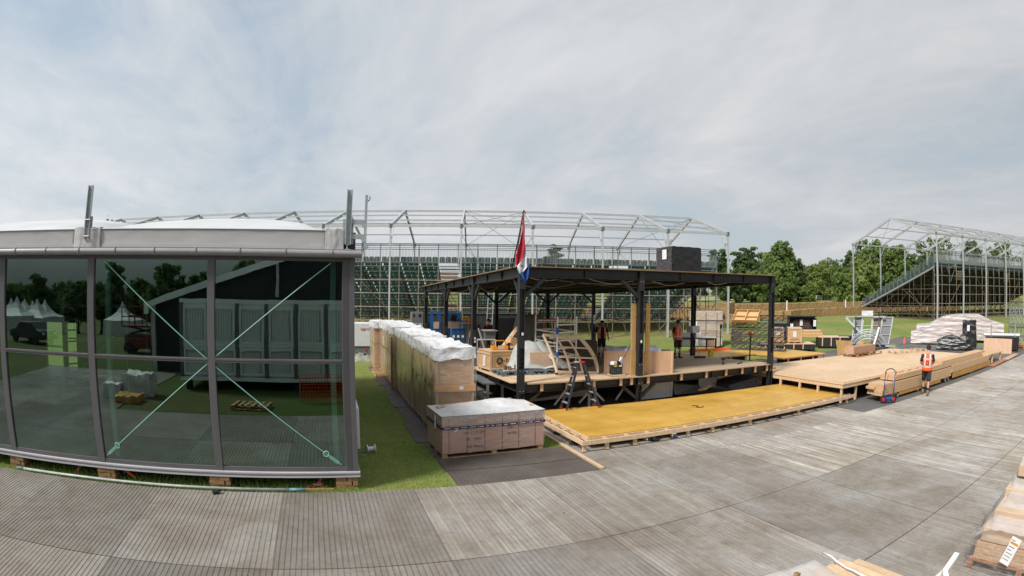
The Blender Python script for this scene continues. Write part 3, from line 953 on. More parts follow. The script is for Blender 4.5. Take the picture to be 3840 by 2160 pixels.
    for xx in (-4.42, .12):
        mb = MB().box(xx - .04, xx + .06, YF + .35, YF + .47, .42, 4.24)
        for k in range(14):
            mb.box(xx - .045, xx - .04, YF + .38, YF + .42, .6 + k * .26, .66 + k * .26)
        mb.build('inner_column', M['inner_pale'], t)
    def rod(a, b):
        a, b = Vector(a), Vector(b)
        r_ = MB().tube([a, b], .009, 6).build('brace_rod', M['green_cable'], t)
        d = (b - a).normalized()
        p = a if a.z < b.z else b
        dd = d if a.z < b.z else -d
        q = p + dd * .34
        ring = [q + Matrix.Rotation(k * 2 * math.pi / 12, 3, Vector((0, 1, 0))) @ Vector((.05, 0, 0)) for k in range(12)]
        MB().tube(ring, .012, 6, closed=True).build('ring', M['green_cable'], r_)
        s = Vector((dd.z, 0, -dd.x))
        MB().beam(p + dd * .08 + s * .022, p + dd * .25 + s * .022, .014, .014).beam(p + dd * .08 - s * .022, p + dd * .25 - s * .022, .014, .014).beam(p + dd * .07 - s * .03, p + dd * .07 + s * .03, .014, .014).beam(p + dd * .26 - s * .03, p + dd * .26 + s * .03, .014, .014).build('turnbuckle', M['green_cable'], r_)
    rod((-4.36, 9.694, 4.13), (.20, 9.694, .50))
    rod((-4.52, 9.698, .52), (.08, 9.698, 4.13))
M['inner_floor'] = mat('dark_ribbed_floor', (0.055, 0.055, 0.05), (0.035, 0.036, 0.033), 2, (12, 1, 1), rough=0.5)
M['inner_pale'] = mat('pale_inner_steel', (0.38, 0.42, 0.40), (0.3, 0.33, 0.32), 3, rough=0.4)
pavilion()

# timber blocks under the sill: every block lies loose
STACKS = [(.285, 'right corner', 3), (-2.15, 'second mullion from the right', 3), (-4.60, 'third mullion from the right', 3), (-6.98, 'far left mullion', 3)]
proto = None
for cx_, where, n in STACKS:
    for lay in range(3):
        z = .0435 + lay * .0865
        offs = [(-.105, .20), (.105, .20)] if lay != 1 else [(-.055, .30), (.16, .10)]
        for k, (dx, wd) in enumerate(offs):
            mb = MB().obox((0, 0, 0), (wd - .006, .30, .083))
            o = mb.build('timber_block', M['wood_dark'], bevel=.004)
            o.location = (cx_ + dx + random.uniform(-.004, .004), YF + .145 + random.uniform(-.012, .012), z)
            o.rotation_euler = (0, 0, random.uniform(-.03, .03))
            tag(o, f"{('bottom', 'middle', 'top')[lay]} {('left', 'right')[k]} brown timber block in the stack under the pavilion's {where}", 'timber block', 'timber blocks under the pavilion')
def base_plank(x0, x1, y, lab):
    o = MB().obox((0, 0, 0), (x1 - x0, .07, .055)).build('timber_plank', M['wood_dark'], bevel=.003)
    o.location = ((x0 + x1) / 2, y, .03)
    tag(o, lab, 'timber plank')
base_plank(-6.70, -4.86, 9.60, 'narrow timber plank on the grass between the two left block stacks')
base_plank(-4.35, -2.42, 9.61, 'narrow timber plank on the grass between the two middle block stacks')
base_plank(-1.88, .03, 9.62, 'narrow timber plank on the grass before the right corner block stack')
def strap(x0, x1, lab, coil=False):
    t = thing('ratchet_strap', lab, 'strap', (x1, 9.86, 0))
    MB().beam((x0, 9.82, .262), (x1, 9.86, .06), .05, .006, (0, -1, .3)).build('webbing', M['orange'], t)
    MB().obox((x0 + .35 * (x1 - x0) - .03, 9.81, .17), (.03, .02, .07)).build('blue_tab', M['blue'], t)
    MB().tube([(x1, 9.86, .055), (x1 + .02, 9.86, .02), (x1 + .05, 9.87, .03), (x1 + .03, 9.86, .06)], .007, 6).build('hook', M['chrome'], t)
    if coil:
        mb = MB()
        for k in range(3):
            mb.tube([(x1 + .02 + (.05 + .012 * k) * math.cos(q), 9.78 + .01 * k, .06 + (.04 + .01 * k) * math.sin(q)) for q in np.linspace(0, 6, 14)], .012, 6)
        mb.build('coil', M['orange'], t)
        MB().obox((x1 - .01, 9.76, .09), (.16, .04, .03), ry=.15).build('ratchet', M['chrome'], t)
        MB().beam((x1, 9.8, .06), (x1 - .22, 9.78, .05), .04, .03).build('tail', M['orange'], t)
strap(-5.22, -5.44, 'orange ratchet strap leaning left, between the two left block stacks')
strap(-4.30, -4.02, 'orange ratchet strap leaning right, just right of the third mullion stack')
strap(-.16, -.27, 'orange ratchet strap with coil and steel ratchet beside the right corner stack', True)
t = thing('white_pipe', 'long white plastic pipe lying along the trackway edge before the pavilion', 'pipe', (-3.6, 9.5, 0))
MB().tube([(-6.7, 9.515, .075), (-5, 9.53, .078), (-3, 9.52, .077), (-.80, 9.53, .075)], .027, 10).build('tube_body', M['pipe_white'], t, smooth=True)
MB().tube([(-.80, 9.53, .075), (-.50, 9.53, .075)], .03, 10).build('cyan_sleeve', M['cyan'], t, smooth=True)
MB().tube([(-6.9, 9.515, .075), (-6.7, 9.515, .075)], .023, 10).build('cyan_sleeve', M['cyan'], t, smooth=True)
mb = MB().obox((-2.17, 9.30, .075), (.13, .09, .05), rz=.4).obox((-2.11, 9.33, .10), (.07, .05, .04), rz=.9)
tag(mb.build('clamp_block', M['black_plastic'], bevel=.006), 'small dark clamp lying on the trackway before the pavilion', 'clamp')
t = thing('cable_spool', 'small white spool lying on its side on the lawn by the pavilion', 'spool', (.95, 12.1, 0))
MB().tube([(.86, 12.08, .10), (1.04, 12.12, .10)], .05, 12).build('core', M['white_plastic'], t)
for a, b in (((.85, 12.08, .10), (.87, 12.085, .10)), ((1.03, 12.115, .10), (1.05, 12.12, .10))):
    MB().tube([a, b], .095, 16).build('flange', M['white_plastic'], t)
MB().tube([(.86 + .22 * math.cos(q) - .2, 11.95 + .16 * math.sin(q), .05) for q in np.linspace(.6, 5.6, 18)], .006, 5).build('loose_cable', M['green_cable'], t)
# white board standing beyond the corner
o = MB().box(.56, .66, 11.2, 13.2, .35, 1.25).build('white_side_panel', M['white_plastic'], bevel=.02)
tag(o, "white plastic side panel standing against the pavilion's end wall", 'panel')
mb = MB().box(.57, .60, 11.4, 11.5, .0, .348).box(.57, .60, 12.9, 13.0, .0, .348)
mb.build('panel_leg', M['white_plastic'], o)

# scaffold tower inside the pavilion
def tower(name, label, frames, parent_loc, z0, z1, m, rungs, r=.022, wheel=True):
    t = thing(name, label, 'scaffold tower', parent_loc)
    for (a, b) in frames:
        mb = MB()
        for p in (a, b):
            mb.tube([(p[0], p[1], z0 + .12), (p[0], p[1], z1)], r, 8)
        for k in range(rungs):
            z = z0 + .35 + k * (z1 - z0 - .6) / (rungs - 1)
            mb.tube([(a[0], a[1], z), (b[0], b[1], z)], r * .9, 8)
        mb.build('ladder_frame', m, t)
    for k, z in enumerate((z0 + .6, z0 + (z1 - z0) * .55, z1 - .5)):
        for s in (0, 1):
            MB().tube([(*frames[0][s], z), (*frames[1][s], z)], r * .85, 8).build('guard_tube', m, t)
    MB().tube([(*frames[0][0], z0 + .4), (*frames[1][0], z1 - 1.0)], r * .85, 8).build('diagonal', m, t)
    if wheel:
        for f in frames:
            for p in f:
                MB().tube([(p[0] - .02, p[1], z0 + .065), (p[0] + .02, p[1], z0 + .065)], .062, 12).build('castor', M['rubber'], t)
    return t
tw = tower('scaffold_tower', 'grey mobile scaffold tower standing inside the glass pavilion', [((-8.3, 15.1), (-7.75, 15.9)), ((-6.0, 15.1), (-5.6, 15.9))], (-7, 15.5, .42), .42, 3.65, M['alu'], 9, .026)
MB().box(-8.25, -5.7, 15.15, 15.85, 1.12, 1.17).build('platform', M['wood'], tw)
for a, b in (((-8.2, 15.1, .6), (-7.0, 15.1, 1.1)), ((-6.0, 15.1, .6), (-7.0, 15.1, 1.1))):
    MB().tube([a, b], .02, 6).build('red_brace', M['red'], tw)

# ------------------------------------------------------------------ wrapped packs
def softbox(mb, x0, x1, y0, y1, z0, z1, n=14, amp=.015, freq=5, seed=0.0, top=True, sag=0.0):
    """a box of subdivided faces whose surface is rumpled by one shared noise field"""
    def dsp(p):
        v = Vector(p)
        q = v * freq + Vector((seed, seed * .7, -seed))
        d = Vector((mnoise.noise(q), mnoise.noise(q + Vector((31, 7, 3))), mnoise.noise(q + Vector((5, 43, 17)))))
        d2 = Vector((mnoise.noise(q * 2.7), mnoise.noise(q * 2.7 + Vector((3, 9, 1))), mnoise.noise(q * 2.7 + Vector((8, 2, 5)))))
        r_ = v + d * amp + d2 * amp * .5
        if sag and p[2] > z1 - 1e-4:
            u_, w_ = (p[0] - x0) / (x1 - x0), (p[1] - y0) / (y1 - y0)
            r_.z -= sag * math.sin(math.pi * u_) * math.sin(math.pi * w_) * (0.5 + mnoise.noise(Vector((p[0] * 2 + seed, p[1] * 1.3, 0))))
        return r_
    nx, ny, nz_ = (max(2, int(n * (b - a) / max(x1 - x0, y1 - y0, z1 - z0))) for a, b in ((x0, x1), (y0, y1), (z0, z1)))
    L = lambda a, b, t: a + (b - a) * t
    mb.grid(lambda u, v: dsp((L(x0, x1, u), y0, L(z0, z1, v))), nx, nz_)
    mb.grid(lambda u, v: dsp((L(x1, x0, u), y1, L(z0, z1, v))), nx, nz_)
    mb.grid(lambda u, v: dsp((x0, L(y1, y0, u), L(z0, z1, v))), ny, nz_)
    mb.grid(lambda u, v: dsp((x1, L(y0, y1, u), L(z0, z1, v))), ny, nz_)
    if top:
        mb.grid(lambda u, v: dsp((L(x0, x1, u), L(y0, y1, v), z1)), nx, ny)
    return mb
def pallet_mb(x0, x1, y0, y1, z0, h=.12, nb=5, along='y'):
    mb = MB()
    th = .02
    L = lambda a, b, t: a + (b - a) * t
    for t_ in (0, .5, 1):
        if along == 'y':
            c = L(x0 + .05, x1 - .05, t_)
            mb.box(c - .05, c + .05, y0, y1, z0, z0 + th)
            for s in (0, .5, 1):
                d = L(y0 + .06, y1 - .06, s)
                mb.box(c - .05, c + .05, d - .06, d + .06, z0 + th + .001, z0 + h - th - .001)
        else:
            c = L(y0 + .05, y1 - .05, t_)
            mb.box(x0, x1, c - .05, c + .05, z0, z0 + th)
            for s in (0, .5, 1):
                d = L(x0 + .06, x1 - .06, s)
                mb.box(d - .06, d + .06, c - .05, c + .05, z0 + th + .001, z0 + h - th - .001)
    for k in range(nb):
        if along == 'y':
            a = L(y0, y1 - .10, k / (nb - 1))
            mb.box(x0, x1, a, a + .10, z0 + h - th, z0 + h)
        else:
            a = L(x0, x1 - .10, k / (nb - 1))
            mb.box(a, a + .10, y0, y1, z0 + h - th, z0 + h)
    return mb
def label_card(parent, c, w_, h_, rot, lines=4, seed=1):
    """a paper label with rows of illegible small print"""
    rnd = random.Random(seed)
    o = MB().obox((0, 0, 0), (w_, .004, h_)).build('paper_label', M['paper'])
    o.parent = parent
    o.matrix_basis = world_of(parent).inverted() @ (Matrix.Translation(c) @ rot.to_4x4())
    mb = MB()
    for k in range(lines):
        z = h_ * (.38 - .70 * k / max(1, lines - 1))
        ln = w_ * rnd.uniform(.35, .75)
        mb.box(-w_ * .4, -w_ * .4 + ln, -.0045, -.0022, z - h_ * .011, z + h_ * .011)
    p = mb.build('print', M['mid_grey'])
    p.parent = o
    return o
I3 = Matrix.Identity(3)

def osb_pack():
    t = thing('board_pack', 'long low pack of pinkish boards under white film with a navy strap, on a pallet', 'board pack', (2.45, 11.28, 0), R(3.9))
    W, D = 2.44, 1.22
    mt = t.matrix_basis
    def put(o):
        return o
    mb = pallet_mb(0, W, .02, D - .02, .022, .11, 5, 'x')
    build_local(mb, 'pallet', M['pallet'], t)
    build_local(MB().box(.005, W - .005, .005, D - .005, .134, .965), 'board_stack', M['osb_edge'], t)
    for x in (.15, .57, .98, 1.40, 1.80, 2.22):
        mb = MB()
        z = .14
        while z < .90:
            mb.box(x - .007, x + .007, -.001, .004, z, z + .022)
            z += .030
        build_local(mb, 'stitch_line', M['ink'], t)
    film = softbox(MB(), -.012, W + .012, -.012, D + .012, .125, .985, 60, .004, 6, 2.0, top=False)
    build_local(film, 'side_film', M['film_thin'], t, smooth=True)
    sk = softbox(MB(), -.018, W + .018, -.018, D + .018, .80, .99, 60, .005, 6, 3.0, top=False)
    build_local(sk, 'film_skirt', M['film_milky'], t, smooth=True)
    def top(u, v):
        x, y = -.02 + (W + .04) * u, -.02 + (D + .04) * v
        e = min(1, 8 * min(u, 1 - u)) * min(1, 8 * min(v, 1 - v))
        hump = .11 * math.exp(-((u - .70) / .22) ** 2 - ((v - .95) / .38) ** 2) + .04 * math.exp(-((u - .35) / .2) ** 2 - ((v - 1) / .3) ** 2)
        return (x, y, .992 + e * (.012 * nz(x, y, 0, 5) + .008 * nz(x, y * 2, 0, 11)) + hump * min(1, 12 * (1 - v) + .3))
    build_local(MB().grid(top, 70, 40), 'top_sheet', M['sheet_white'], t, smooth=True)
    mb = MB().box(-.026, W + .026, -.026, -.020, .69, .745).box(-.026, -.020, -.02, D + .02, .69, .745).box(W + .02, W + .026, -.02, D + .02, .69, .745)
    st = build_local(mb, 'strap', M['navy'], t)
    rnd = random.Random(5)
    mb = MB()
    x = .03
    while x < W - .1:
        ln = rnd.choice((.07, .10, .15))
        mb.box(x, x + ln, -.0285, -.0262, .712, .724)
        x += ln + .05
        if rnd.random() < .35:
            mb.box(x, x + .006, -.0285, -.0262, .698, .738); x += .035
    pr = mb.build('strap_print', M['paper']); pr.parent = st
    for body, sz, x, z in (('OSB3 TG', .085, .47, .80), ('244 X 59 CM', .095, .47, .55), ('18    MM', .095, .53, .40), ('100  Pieces', .095, .53, .23)):
        o = text('lettering', body, sz, (0, 0, 0), I3, M['ink_faded'], t)
        o.matrix_basis = Matrix.Translation((x, -.0005, z)) @ FACE_FRONT.to_4x4()
    for k, (dx, dz) in enumerate(((0, 0), (0.01, -.12))):
        o = text('lettering', ('CE', 'EN 300')[k], (.11, .07)[k], (0, 0, 0), I3, M['ink_faded'], t)
        o.matrix_basis = Matrix.Translation((1.52 + dx, -.0005, .60 + dz)) @ FACE_FRONT.to_4x4()
    c = label_card(t, (0, 0, 0), .10, .03, I3, 2, 3)
    c.matrix_basis = Matrix.Translation((.30, -.03, .66)) @ Matrix.Rotation(R(-35), 4, 'Y')
    c = label_card(t, (0, 0, 0), .12, .30, I3, 6, 4)
    c.matrix_basis = Matrix.Translation((-.034, .45, .78)) @ Matrix.Rotation(R(-90), 4, 'Z')
def build_local(mb, name, m, parent, **k):
    o = mb.build(name, m, None, **k)
    o.parent = parent
    return o
osb_pack()
for cx_, cy_, rz_, lab in ((2.62, 12.18, .7, 'short pale timber offcut at the left end of the strapped board pack'), (4.77, 11.95, 1.6, 'short pale timber offcut at the right end of the strapped board pack')):
    mb = MB().obox((0, 0, 1.02), (.26 if cx_ < 3 else .13, .05, .04)).obox((.02, .06, 1.02), (.22 if cx_ < 3 else .13, .045, .04), rz=.1)
    o = mb.build('timber_offcut', M['wood'], bevel=.003)
    o.location = (cx_, cy_, 0); o.rotation_euler = (0, 0, rz_)
    tag(o, lab, 'timber offcut')

def tall_pack(x0, x1, y0, y1, z1, label, seed, front=False, green=True):
    t = thing('wrapped_pack', label, 'wrapped pack', ((x0 + x1) / 2, (y0 + y1) / 2, 0), 0, 'tall wrapped packs along the lawn')
    zm = .12 + (z1 - .12) * .52
    for z_ in (.022,):
        pallet_mb(x0, x1, y0, y1, z_, .11, 8, 'x').build('pallet', M['pallet'], t)
    MB().box(x0 + .03, x1 - .03, y0 + .03, y1 - .03, .135, zm - .05).build('lower_carton', M['cardboard'], t)
    MB().box(x0 + .03, x1 - .03, y0 + .03, y1 - .03, zm + .05, z1 - .24).build('upper_carton', M['cardboard'], t)
    mb = MB()
    for yy in np.arange(y0 + .04, y1 - .05, .85):
        mb.box(x0, x1, yy, yy + .09, zm - .05, zm + .05)
    mb.build('bearer', M['pallet'], t)
    if front:
        mb = MB()
        for xx in (x0 + .03, x1 - .085):
            mb.box(xx, xx + .055, y0 - .005, y0 + .028, .135, zm - .06).box(xx, xx + .055, y0 - .005, y0 + .028, zm + .12, z1 - .20)
        mb.build('corner_batten', M['wood'], t)
        b = MB().box(x0 - .01, x1 + .01, y0 - .03, y0 - .006, zm - .06, zm + .115).build('end_board', M['cardboard'], t)
        MB().box(x0 + .63, x0 + .73, y0 - .034, y0 - .031, zm - .01, zm + .07).build('paper_label', M['paper'], b)
    nstr = max(3, int((y1 - y0) / .75))
    mb = MB()
    for k in range(nstr):
        yy = y0 + (k + .5) * (y1 - y0) / nstr
        mb.box(x0 - .012, x0 - .006, yy - .009, yy + .009, .13, z1 - .02)
    mb.build('side_strap', M['ink'], t)
    softbox(MB(), x0 - .02, x1 + .02, y0 - .02, y1 + .02, .10, z1 - .22, 60, .022, 3.2, seed, top=False).build('stretch_film', M['film_thin'], t, smooth=True)
    softbox(MB(), x0 - .022, x1 + .022, y0 - .022, y1 + .02, z1 - .30, z1, 60, .045, 3.4, seed + 3, top=True, sag=.16).build('top_sheet', M['sheet_white'], t, smooth=True)
    return t
tp = tall_pack(2.66, 3.70, 13.10, 16.35, 2.31, 'nearest tall film-wrapped pack beside the lawn, with a pale board across its end', 1.0, True)
label_card(tp, (2.63, 14.9, 1.55), .13, .34, Matrix.Rotation(R(-90), 3, 'Z'), 5, 9)
tall_pack(2.62, 3.68, 16.42, 20.15, 2.36, 'second tall film-wrapped pack in the row beside the lawn', 5.0)
tp = tall_pack(2.55, 3.66, 20.25, 25.55, 2.38, 'longest tall film-wrapped pack near the far end of the row, with an upright timber', 9.0)
MB().box(2.46, 2.53, 20.35, 20.45, .05, 2.0).build('upright_timber', M['wood_dark'], tp)
label_card(tp, (2.52, 23.6, 1.6), .14, .4, Matrix.Rotation(R(-90), 3, 'Z'), 5, 19)
tall_pack(2.28, 3.4, 25.7, 27.8, 2.30, 'farthest pale wrapped pack at the end of the lawn row, by the white unit', 13.0)
o = pallet_mb(2.15, 2.55, 23.3, 25.5, .02, .11, 6).build('empty_pallet', M['pallet'])
tag(o, 'pale empty pallet leaning out at the foot of the farthest wrapped packs', 'pallet')

# white power unit at the end of the lawn
t = thing('power_unit', 'white cabinet unit with red lettering on a grey base beyond the lawn', 'power unit', (2.1, 31.9, 0))
MB().box(1.35, 2.86, 31.2, 32.5, .62, 1.95).build('cabinet', M['white_plastic'], t, bevel=.03)
MB().box(1.40, 2.82, 31.25, 32.45, .12, .615).build('grey_base', M['mid_grey'], t, bevel=.02)
o = text('lettering', 'aggreko', .22, (2.02, 31.195, 1.55), FACE_FRONT, M['red'], t)
MB().obox((2.35, 31.245, .40), (.06, .006, .14)).obox((2.35, 31.244, .40), (.14, .006, .05)).build('red_mark', M['red'], t)
mb = MB()
def heap(u, v):
    a = 2 * math.pi * u
    r_ = (.9 + .2 * nz(math.cos(a), math.sin(a), 0, 2)) * v
    return (1.9 + 1.1 * r_ * math.cos(a), 29.6 + .8 * r_ * math.sin(a), .02 + .42 * (1 - v * v) * (.7 + .6 * nz(u * 6, v * 4, 0, 1.7)) + .05 * nz(u * 20, v * 9, 0, 1))
mb.grid(heap, 48, 12)
tag(mb.build('tarpaulin_heap', M['sheet_grey'], smooth=True, weld=True), 'crumpled grey tarpaulin heap on the lawn before the white unit', 'tarpaulin')

# ------------------------------------------------------------------ steel frame with deck and roof
SL = -.025
def zd(y, z=1.12):
    return z + SL * (y - 14.4)
def zr(y, z=4.40):
    return z + SL * (y - 14.4)
GX, GY = [5.4, 9.37, 12.45, 15.44], [14.4, 19.3, 24.0, 28.9]
POSTS = [(5.4, 14.4), (9.37, 14.4), (15.44, 14.4), (5.4, 19.3), (15.44, 19.3), (5.4, 24.0), (15.44, 24.0), (5.4, 28.9), (9.37, 28.9), (12.45, 28.9), (15.44, 28.9)]
def ibeam(mb, p, q, d=.28, bf=.14):
    """I section whose top face passes through p and q"""
    p, q = Vector(p), Vector(q)
    up = Vector((0, 0, 1))
    mb.beam(p - up * .008, q - up * .008, bf, .016)
    mb.beam(p - up * (d - .008), q - up * (d - .008), bf, .016)
    mb.beam(p - up * d / 2, q - up * d / 2, .014, d - .034)
def steel_frame():
    t = thing('steel_frame_building', 'black steel frame under construction with raised timber deck and flat roof', 'building frame', (10.4, 14.4, 0))
    for (x, y) in POSTS:
        mb = MB()
        h = zr(y) - .002
        mb.box(x - .085, x - .072, y - .085, y + .085, .0, h).box(x + .072, x + .085, y - .085, y + .085, .0, h).box(x - .0715, x + .0715, y - .005, y + .005, .0, h)
        for z in (zd(y) + .16, zd(y) + .62, zd(y) + 1.02, zr(y) - .70, zr(y) - .36, .62):
            mb.box(x - .071, x + .071, y - .075, y - .006, z, z + .012)
        mb.box(x - .09, x + .09, y - .097, y - .086, zr(y) - .62, zr(y) - .005).box(x - .09, x + .09, y - .097, y - .086, zd(y) - .30, zd(y) + .42).box(x - .075, x + .075, y - .09, y - .0865, zd(y) + 1.0, zd(y) + 1.35)
        mb.box(x - .22, x + .22, y - .2, y + .2, .0, .02)
        po = mb.build('post', M['steel_black'], t)
        bl = MB()
        for z in (zd(y) + .36, zr(y) - .33, zd(y) - .22):
            for sx in (-.07, .07):
                bl.tube([(x + sx * .75, y - .0975, z), (x + sx * .75, y - .114, z)], .013, 6)
        bl.build('bolt', M['chrome'], po)
    # roof perimeter and floor perimeter beams
    def ring(zfun, nm, d):
        segs = [((GX[0] + .09, 14.4), (GX[1] - .09, 14.4)), ((GX[1] + .09, 14.4), (GX[3] - .09, 14.4)), ((GX[0] + .09, 28.9), (GX[3] - .09, 28.9))]
        for xx in (GX[0], GX[3]):
            for a, b in zip(GY, GY[1:]):
                segs.append(((xx, a + .1), (xx, b - .1)))
        for (ax, ay), (bx, by) in segs:
            mb = MB()
            ibeam(mb, (ax, ay, zfun(ay)), (bx, by, zfun(by)), d)
            L_ = math.hypot(bx - ax, by - ay)
            n = max(2, int(L_ / 1.3))
            dx, dy = (bx - ax) / L_, (by - ay) / L_
            for k in range(1, n):
                px_, py_ = ax + (bx - ax) * k / n, ay + (by - ay) * k / n
                zc = zfun(py_) - d / 2
                mb.obox((px_, py_, zc), ((.012 if dx else .12), (.12 if dx else .012), d - .036))
                if k % 2:
                    mb.obox((px_ + .22 * dx, py_ + .22 * dy, zc + .02), ((.10 if dx else .03), (.03 if dx else .10), .09))
            mb.build(nm, M['steel_black'], t)
    ring(lambda y: zr(y) - .002, 'roof_beam', .28)
    ring(lambda y: zd(y) - .032, 'floor_beam', .24)
    for k in range(1, 6):
        x = GX[0] + k * (GX[3] - GX[0]) / 6
        mb = MB()
        ibeam(mb, (x, 14.5, zr(14.5) - .012), (x, 28.8, zr(28.8) - .012), .24, .10)
        mb.build('roof_joist', M['steel_black'], t)
    for k in range(1, 11):
        y = 14.4 + k * 14.5 / 11
        MB().box(GX[0] + .1, GX[3] - .1, y - .04, y + .04, zr(y) - .13, zr(y) - .03).build('roof_batten', M['under_wood'], t)
    def sheet(zf, th, x0, x1, y0, y1):
        mb = MB()
        return mb.hexa([(x0, y0, zf(y0) - th), (x1, y0, zf(y0) - th), (x1, y1, zf(y1) - th), (x0, y1, zf(y1) - th), (x0, y0, zf(y0)), (x1, y0, zf(y0)), (x1, y1, zf(y1)), (x0, y1, zf(y1))])
    sheet(lambda y: zr(y) + .03, .028, 5.22, 15.62, 14.22, 29.08).build('roof_sheet', M['roof_ply'], t)
    sheet(lambda y: zd(y), .030, 5.58, 15.28, 14.24, 29.05).build('deck_floor', M['osb_grey'], t)
    sheet(lambda y: zd(y) - .002, .028, 5.20, 5.575, 14.62, 29.05).build('deck_edge', M['osb'], t)
    sheet(lambda y: zd(y) + .012, .010, 5.60, 8.4, 14.30, 18.4).build('deck_sheet', M['osb'], t)
    sheet(lambda y: zd(y) - .002, .028, 15.285, 15.62, 14.62, 29.05).build('deck_edge', M['osb_grey'], t)
    # pale timber cleats along the front of the floor
    for x in (6.02, 6.83, 7.72, 8.66, 9.05, 9.68, 11.02, 12.12, 13.05, 13.86, 14.55, 15.2):
        MB().box(x - .045, x + .045, 14.30, 14.345, zd(14.4) - .25, zd(14.4) - .032).build('timber_cleat', M['wood'], t)
    # knee braces
    for (x, y) in ((5.4, 14.4), (9.37, 14.4), (5.4, 19.3), (9.37, 28.9), (12.45, 28.9), (15.44, 28.9), (5.4, 24.0)):
        for s in (-1, 1):
            if y < 15 or y > 28:
                if (x < 6 and s < 0) or (x > 15 and s > 0) or (x > 9 and x < 10 and y < 15 and s > 0):
                    continue
                p, q = (x + s * .09, y, zr(y) - .82), (x + s * .72, y, zr(y) - .28)
            else:
                p, q = (x, y + s * .09, zr(y) - .82), (x, y + s * .72, zr(y) - .28)
            MB().beam(p, q, .10, .10, (0, 1, 0)).build('knee_brace', M['steel_black'], t)
    MB().beam((5.42, 14.55, zr(14.5) - .8), (5.46, 15.1, zr(15) - .27), .10, .10).build('knee_brace', M['steel_black'], t)
    for (x, s) in ((9.37, -1), (9.37, 1), (5.4, 1)):
        MB().beam((x + s * .09, 14.42, .42), (x + s * .62, 14.42, .84), .09, .09, (0, 1, 0)).build('knee_brace', M['steel_black'], t)
    # loose pale cables hanging under the roof
    rnd = random.Random(8)
    for (xa, ya, xb, yb, sg) in ((6.2, 16.0, 7.4, 15.6, .12), (7.8, 15.4, 10.5, 16.4, .16), (8.2, 18.0, 12.2, 17.0, .12), (7.0, 20.0, 9.6, 19.2, .2), (10.2, 15.4, 13.6, 17.6, .14), (6.3, 22.0, 8.0, 24.5, .25), (11.5, 21.0, 14.5, 18.5, .1), (5.55, 27.0, 6.9, 25.2, .3), (12.6, 15.2, 15.2, 16.8, .10)):
        pts = []
        for k in range(13):
            u = k / 12
            x, y = xa + (xb - xa) * u, ya + (yb - ya) * u
            pts.append((x + .05 * nz(u * 5, xa, 0, 1), y, zr(y) - .16 - sg * math.sin(math.pi * u) + .03 * nz(u * 7, ya, 0, 1)))
        MB().tube(pts, .014, 5).build('hanging_cable', M['cable_pale'], t)
    # little white plates screwed to the posts
    for (x, y, z) in ((5.41, 14.4, 2.52), (5.41, 19.3, 2.02), (5.41, 19.3, 1.9), (9.36, 14.4, 2.2)):
        MB().box(x - .03, x + .03, y - .102, y - .0975, z - .03, z + .05).build('white_plate', M['paper'], t)
    pl = MB()
    ring_ = [(14.75 + 0, 0, 0)]
    o = MB().prism([(.12 * math.cos(a) * .72 + 0, .2 * math.sin(a) + (.07 if math.sin(a) > 0 else -.07)) for a in np.linspace(0, 2 * math.pi, 24, endpoint=False)], 'y', 28.72, 28.735)
    o = o.build('round_sign', M['paper'], None)
    o.parent = t
    o.matrix_basis = world_of(t).inverted() @ Matrix.Translation((15.42, 0, 2.24))
    text('lettering', 'Q', .30, (15.30, 28.715, 2.36), FACE_FRONT @ Matrix.Rotation(R(-90), 3, 'Z'), M['ink'], t)
M['under_wood'] = mat('dark_brown_roof_batten', (0.10, 0.058, 0.034), (0.06, 0.036, 0.022), 4, rough=0.7, island=.3)
M['roof_ply'] = mat('brown_roof_board', (0.30, 0.19, 0.105), (0.2, 0.12, 0.065), 3, rough=0.7)
M['cable_pale'] = mat('pale_cable', (0.50, 0.45, 0.37), (0.4, 0.36, 0.3), 5, rough=0.6)
steel_frame()

# black-wrapped crate on the roof
t = thing('wrapped_crate', 'black film-wrapped crate standing on the flat roof of the steel frame', 'crate', (12.1, 16.1, zr(16) + .03))
zb = zr(16.1) + .035
softbox(MB(), 11.5, 12.8, 15.55, 16.6, zb + .10, zb + .99, 26, .018, 6, 4.0).build('black_wrap', M['black_wrap'], t, smooth=True)
pallet_mb(11.52, 12.78, 15.6, 16.55, zb, .10, 5, 'x').build('pallet', M['pallet'], t)
softbox(MB(), 11.46, 11.5, 15.6, 16.55, zb + .1, zb + .97, 20, .03, 9, 8.0).build('torn_flap', M['grey_wrap'] if 'grey_wrap' in M else M['dark_grey'], t, smooth=True)
label_card(t, (11.435, 16.0, zb + .72), .26, .34, Matrix.Rotation(R(-90), 3, 'Z'), 5, 31)

# flag on a raked pole at the corner post
t = thing('flag', 'red, white and blue flag hanging from a raked dark pole at the corner post', 'flag', (5.1, 14.25, 4.45))
MB().tube([(5.06, 14.30, 4.30), (5.24, 14.27, 5.15), (5.38, 14.24, 5.97)], .018, 8).build('pole', M['black_plastic'], t, smooth=True)
MB().tube([(5.45, 14.24, 5.90), (5.385, 14.24, 6.0)], .022, 8).build('red_tip', M['red'], t)
def stripe(name, L_, R_, m, ph):
    L_, R_ = np.array(L_), np.array(R_)
    def fn(u, v):
        k = v * (len(L_) - 1); i = min(int(k), len(L_) - 2); f = k - i
        a, b = L_[i] * (1 - f) + L_[i + 1] * f, R_[i] * (1 - f) + R_[i + 1] * f
        x, z = a + (b - a) * u
        wd = abs(b[0] - a[0])
        return (x, 14.20 + min(.05, wd * .35) * math.sin(u * 8 + z * 3.5 + ph) + .02 * nz(x, z, 0, 6), z)
    MB().grid(fn, 18, 30).build(name, m, t, smooth=True, solid=.003)
M['flag_red'] = mat('red_flag_cloth', (0.48, 0.022, 0.045), (0.38, 0.018, 0.035), 5, rough=0.8)
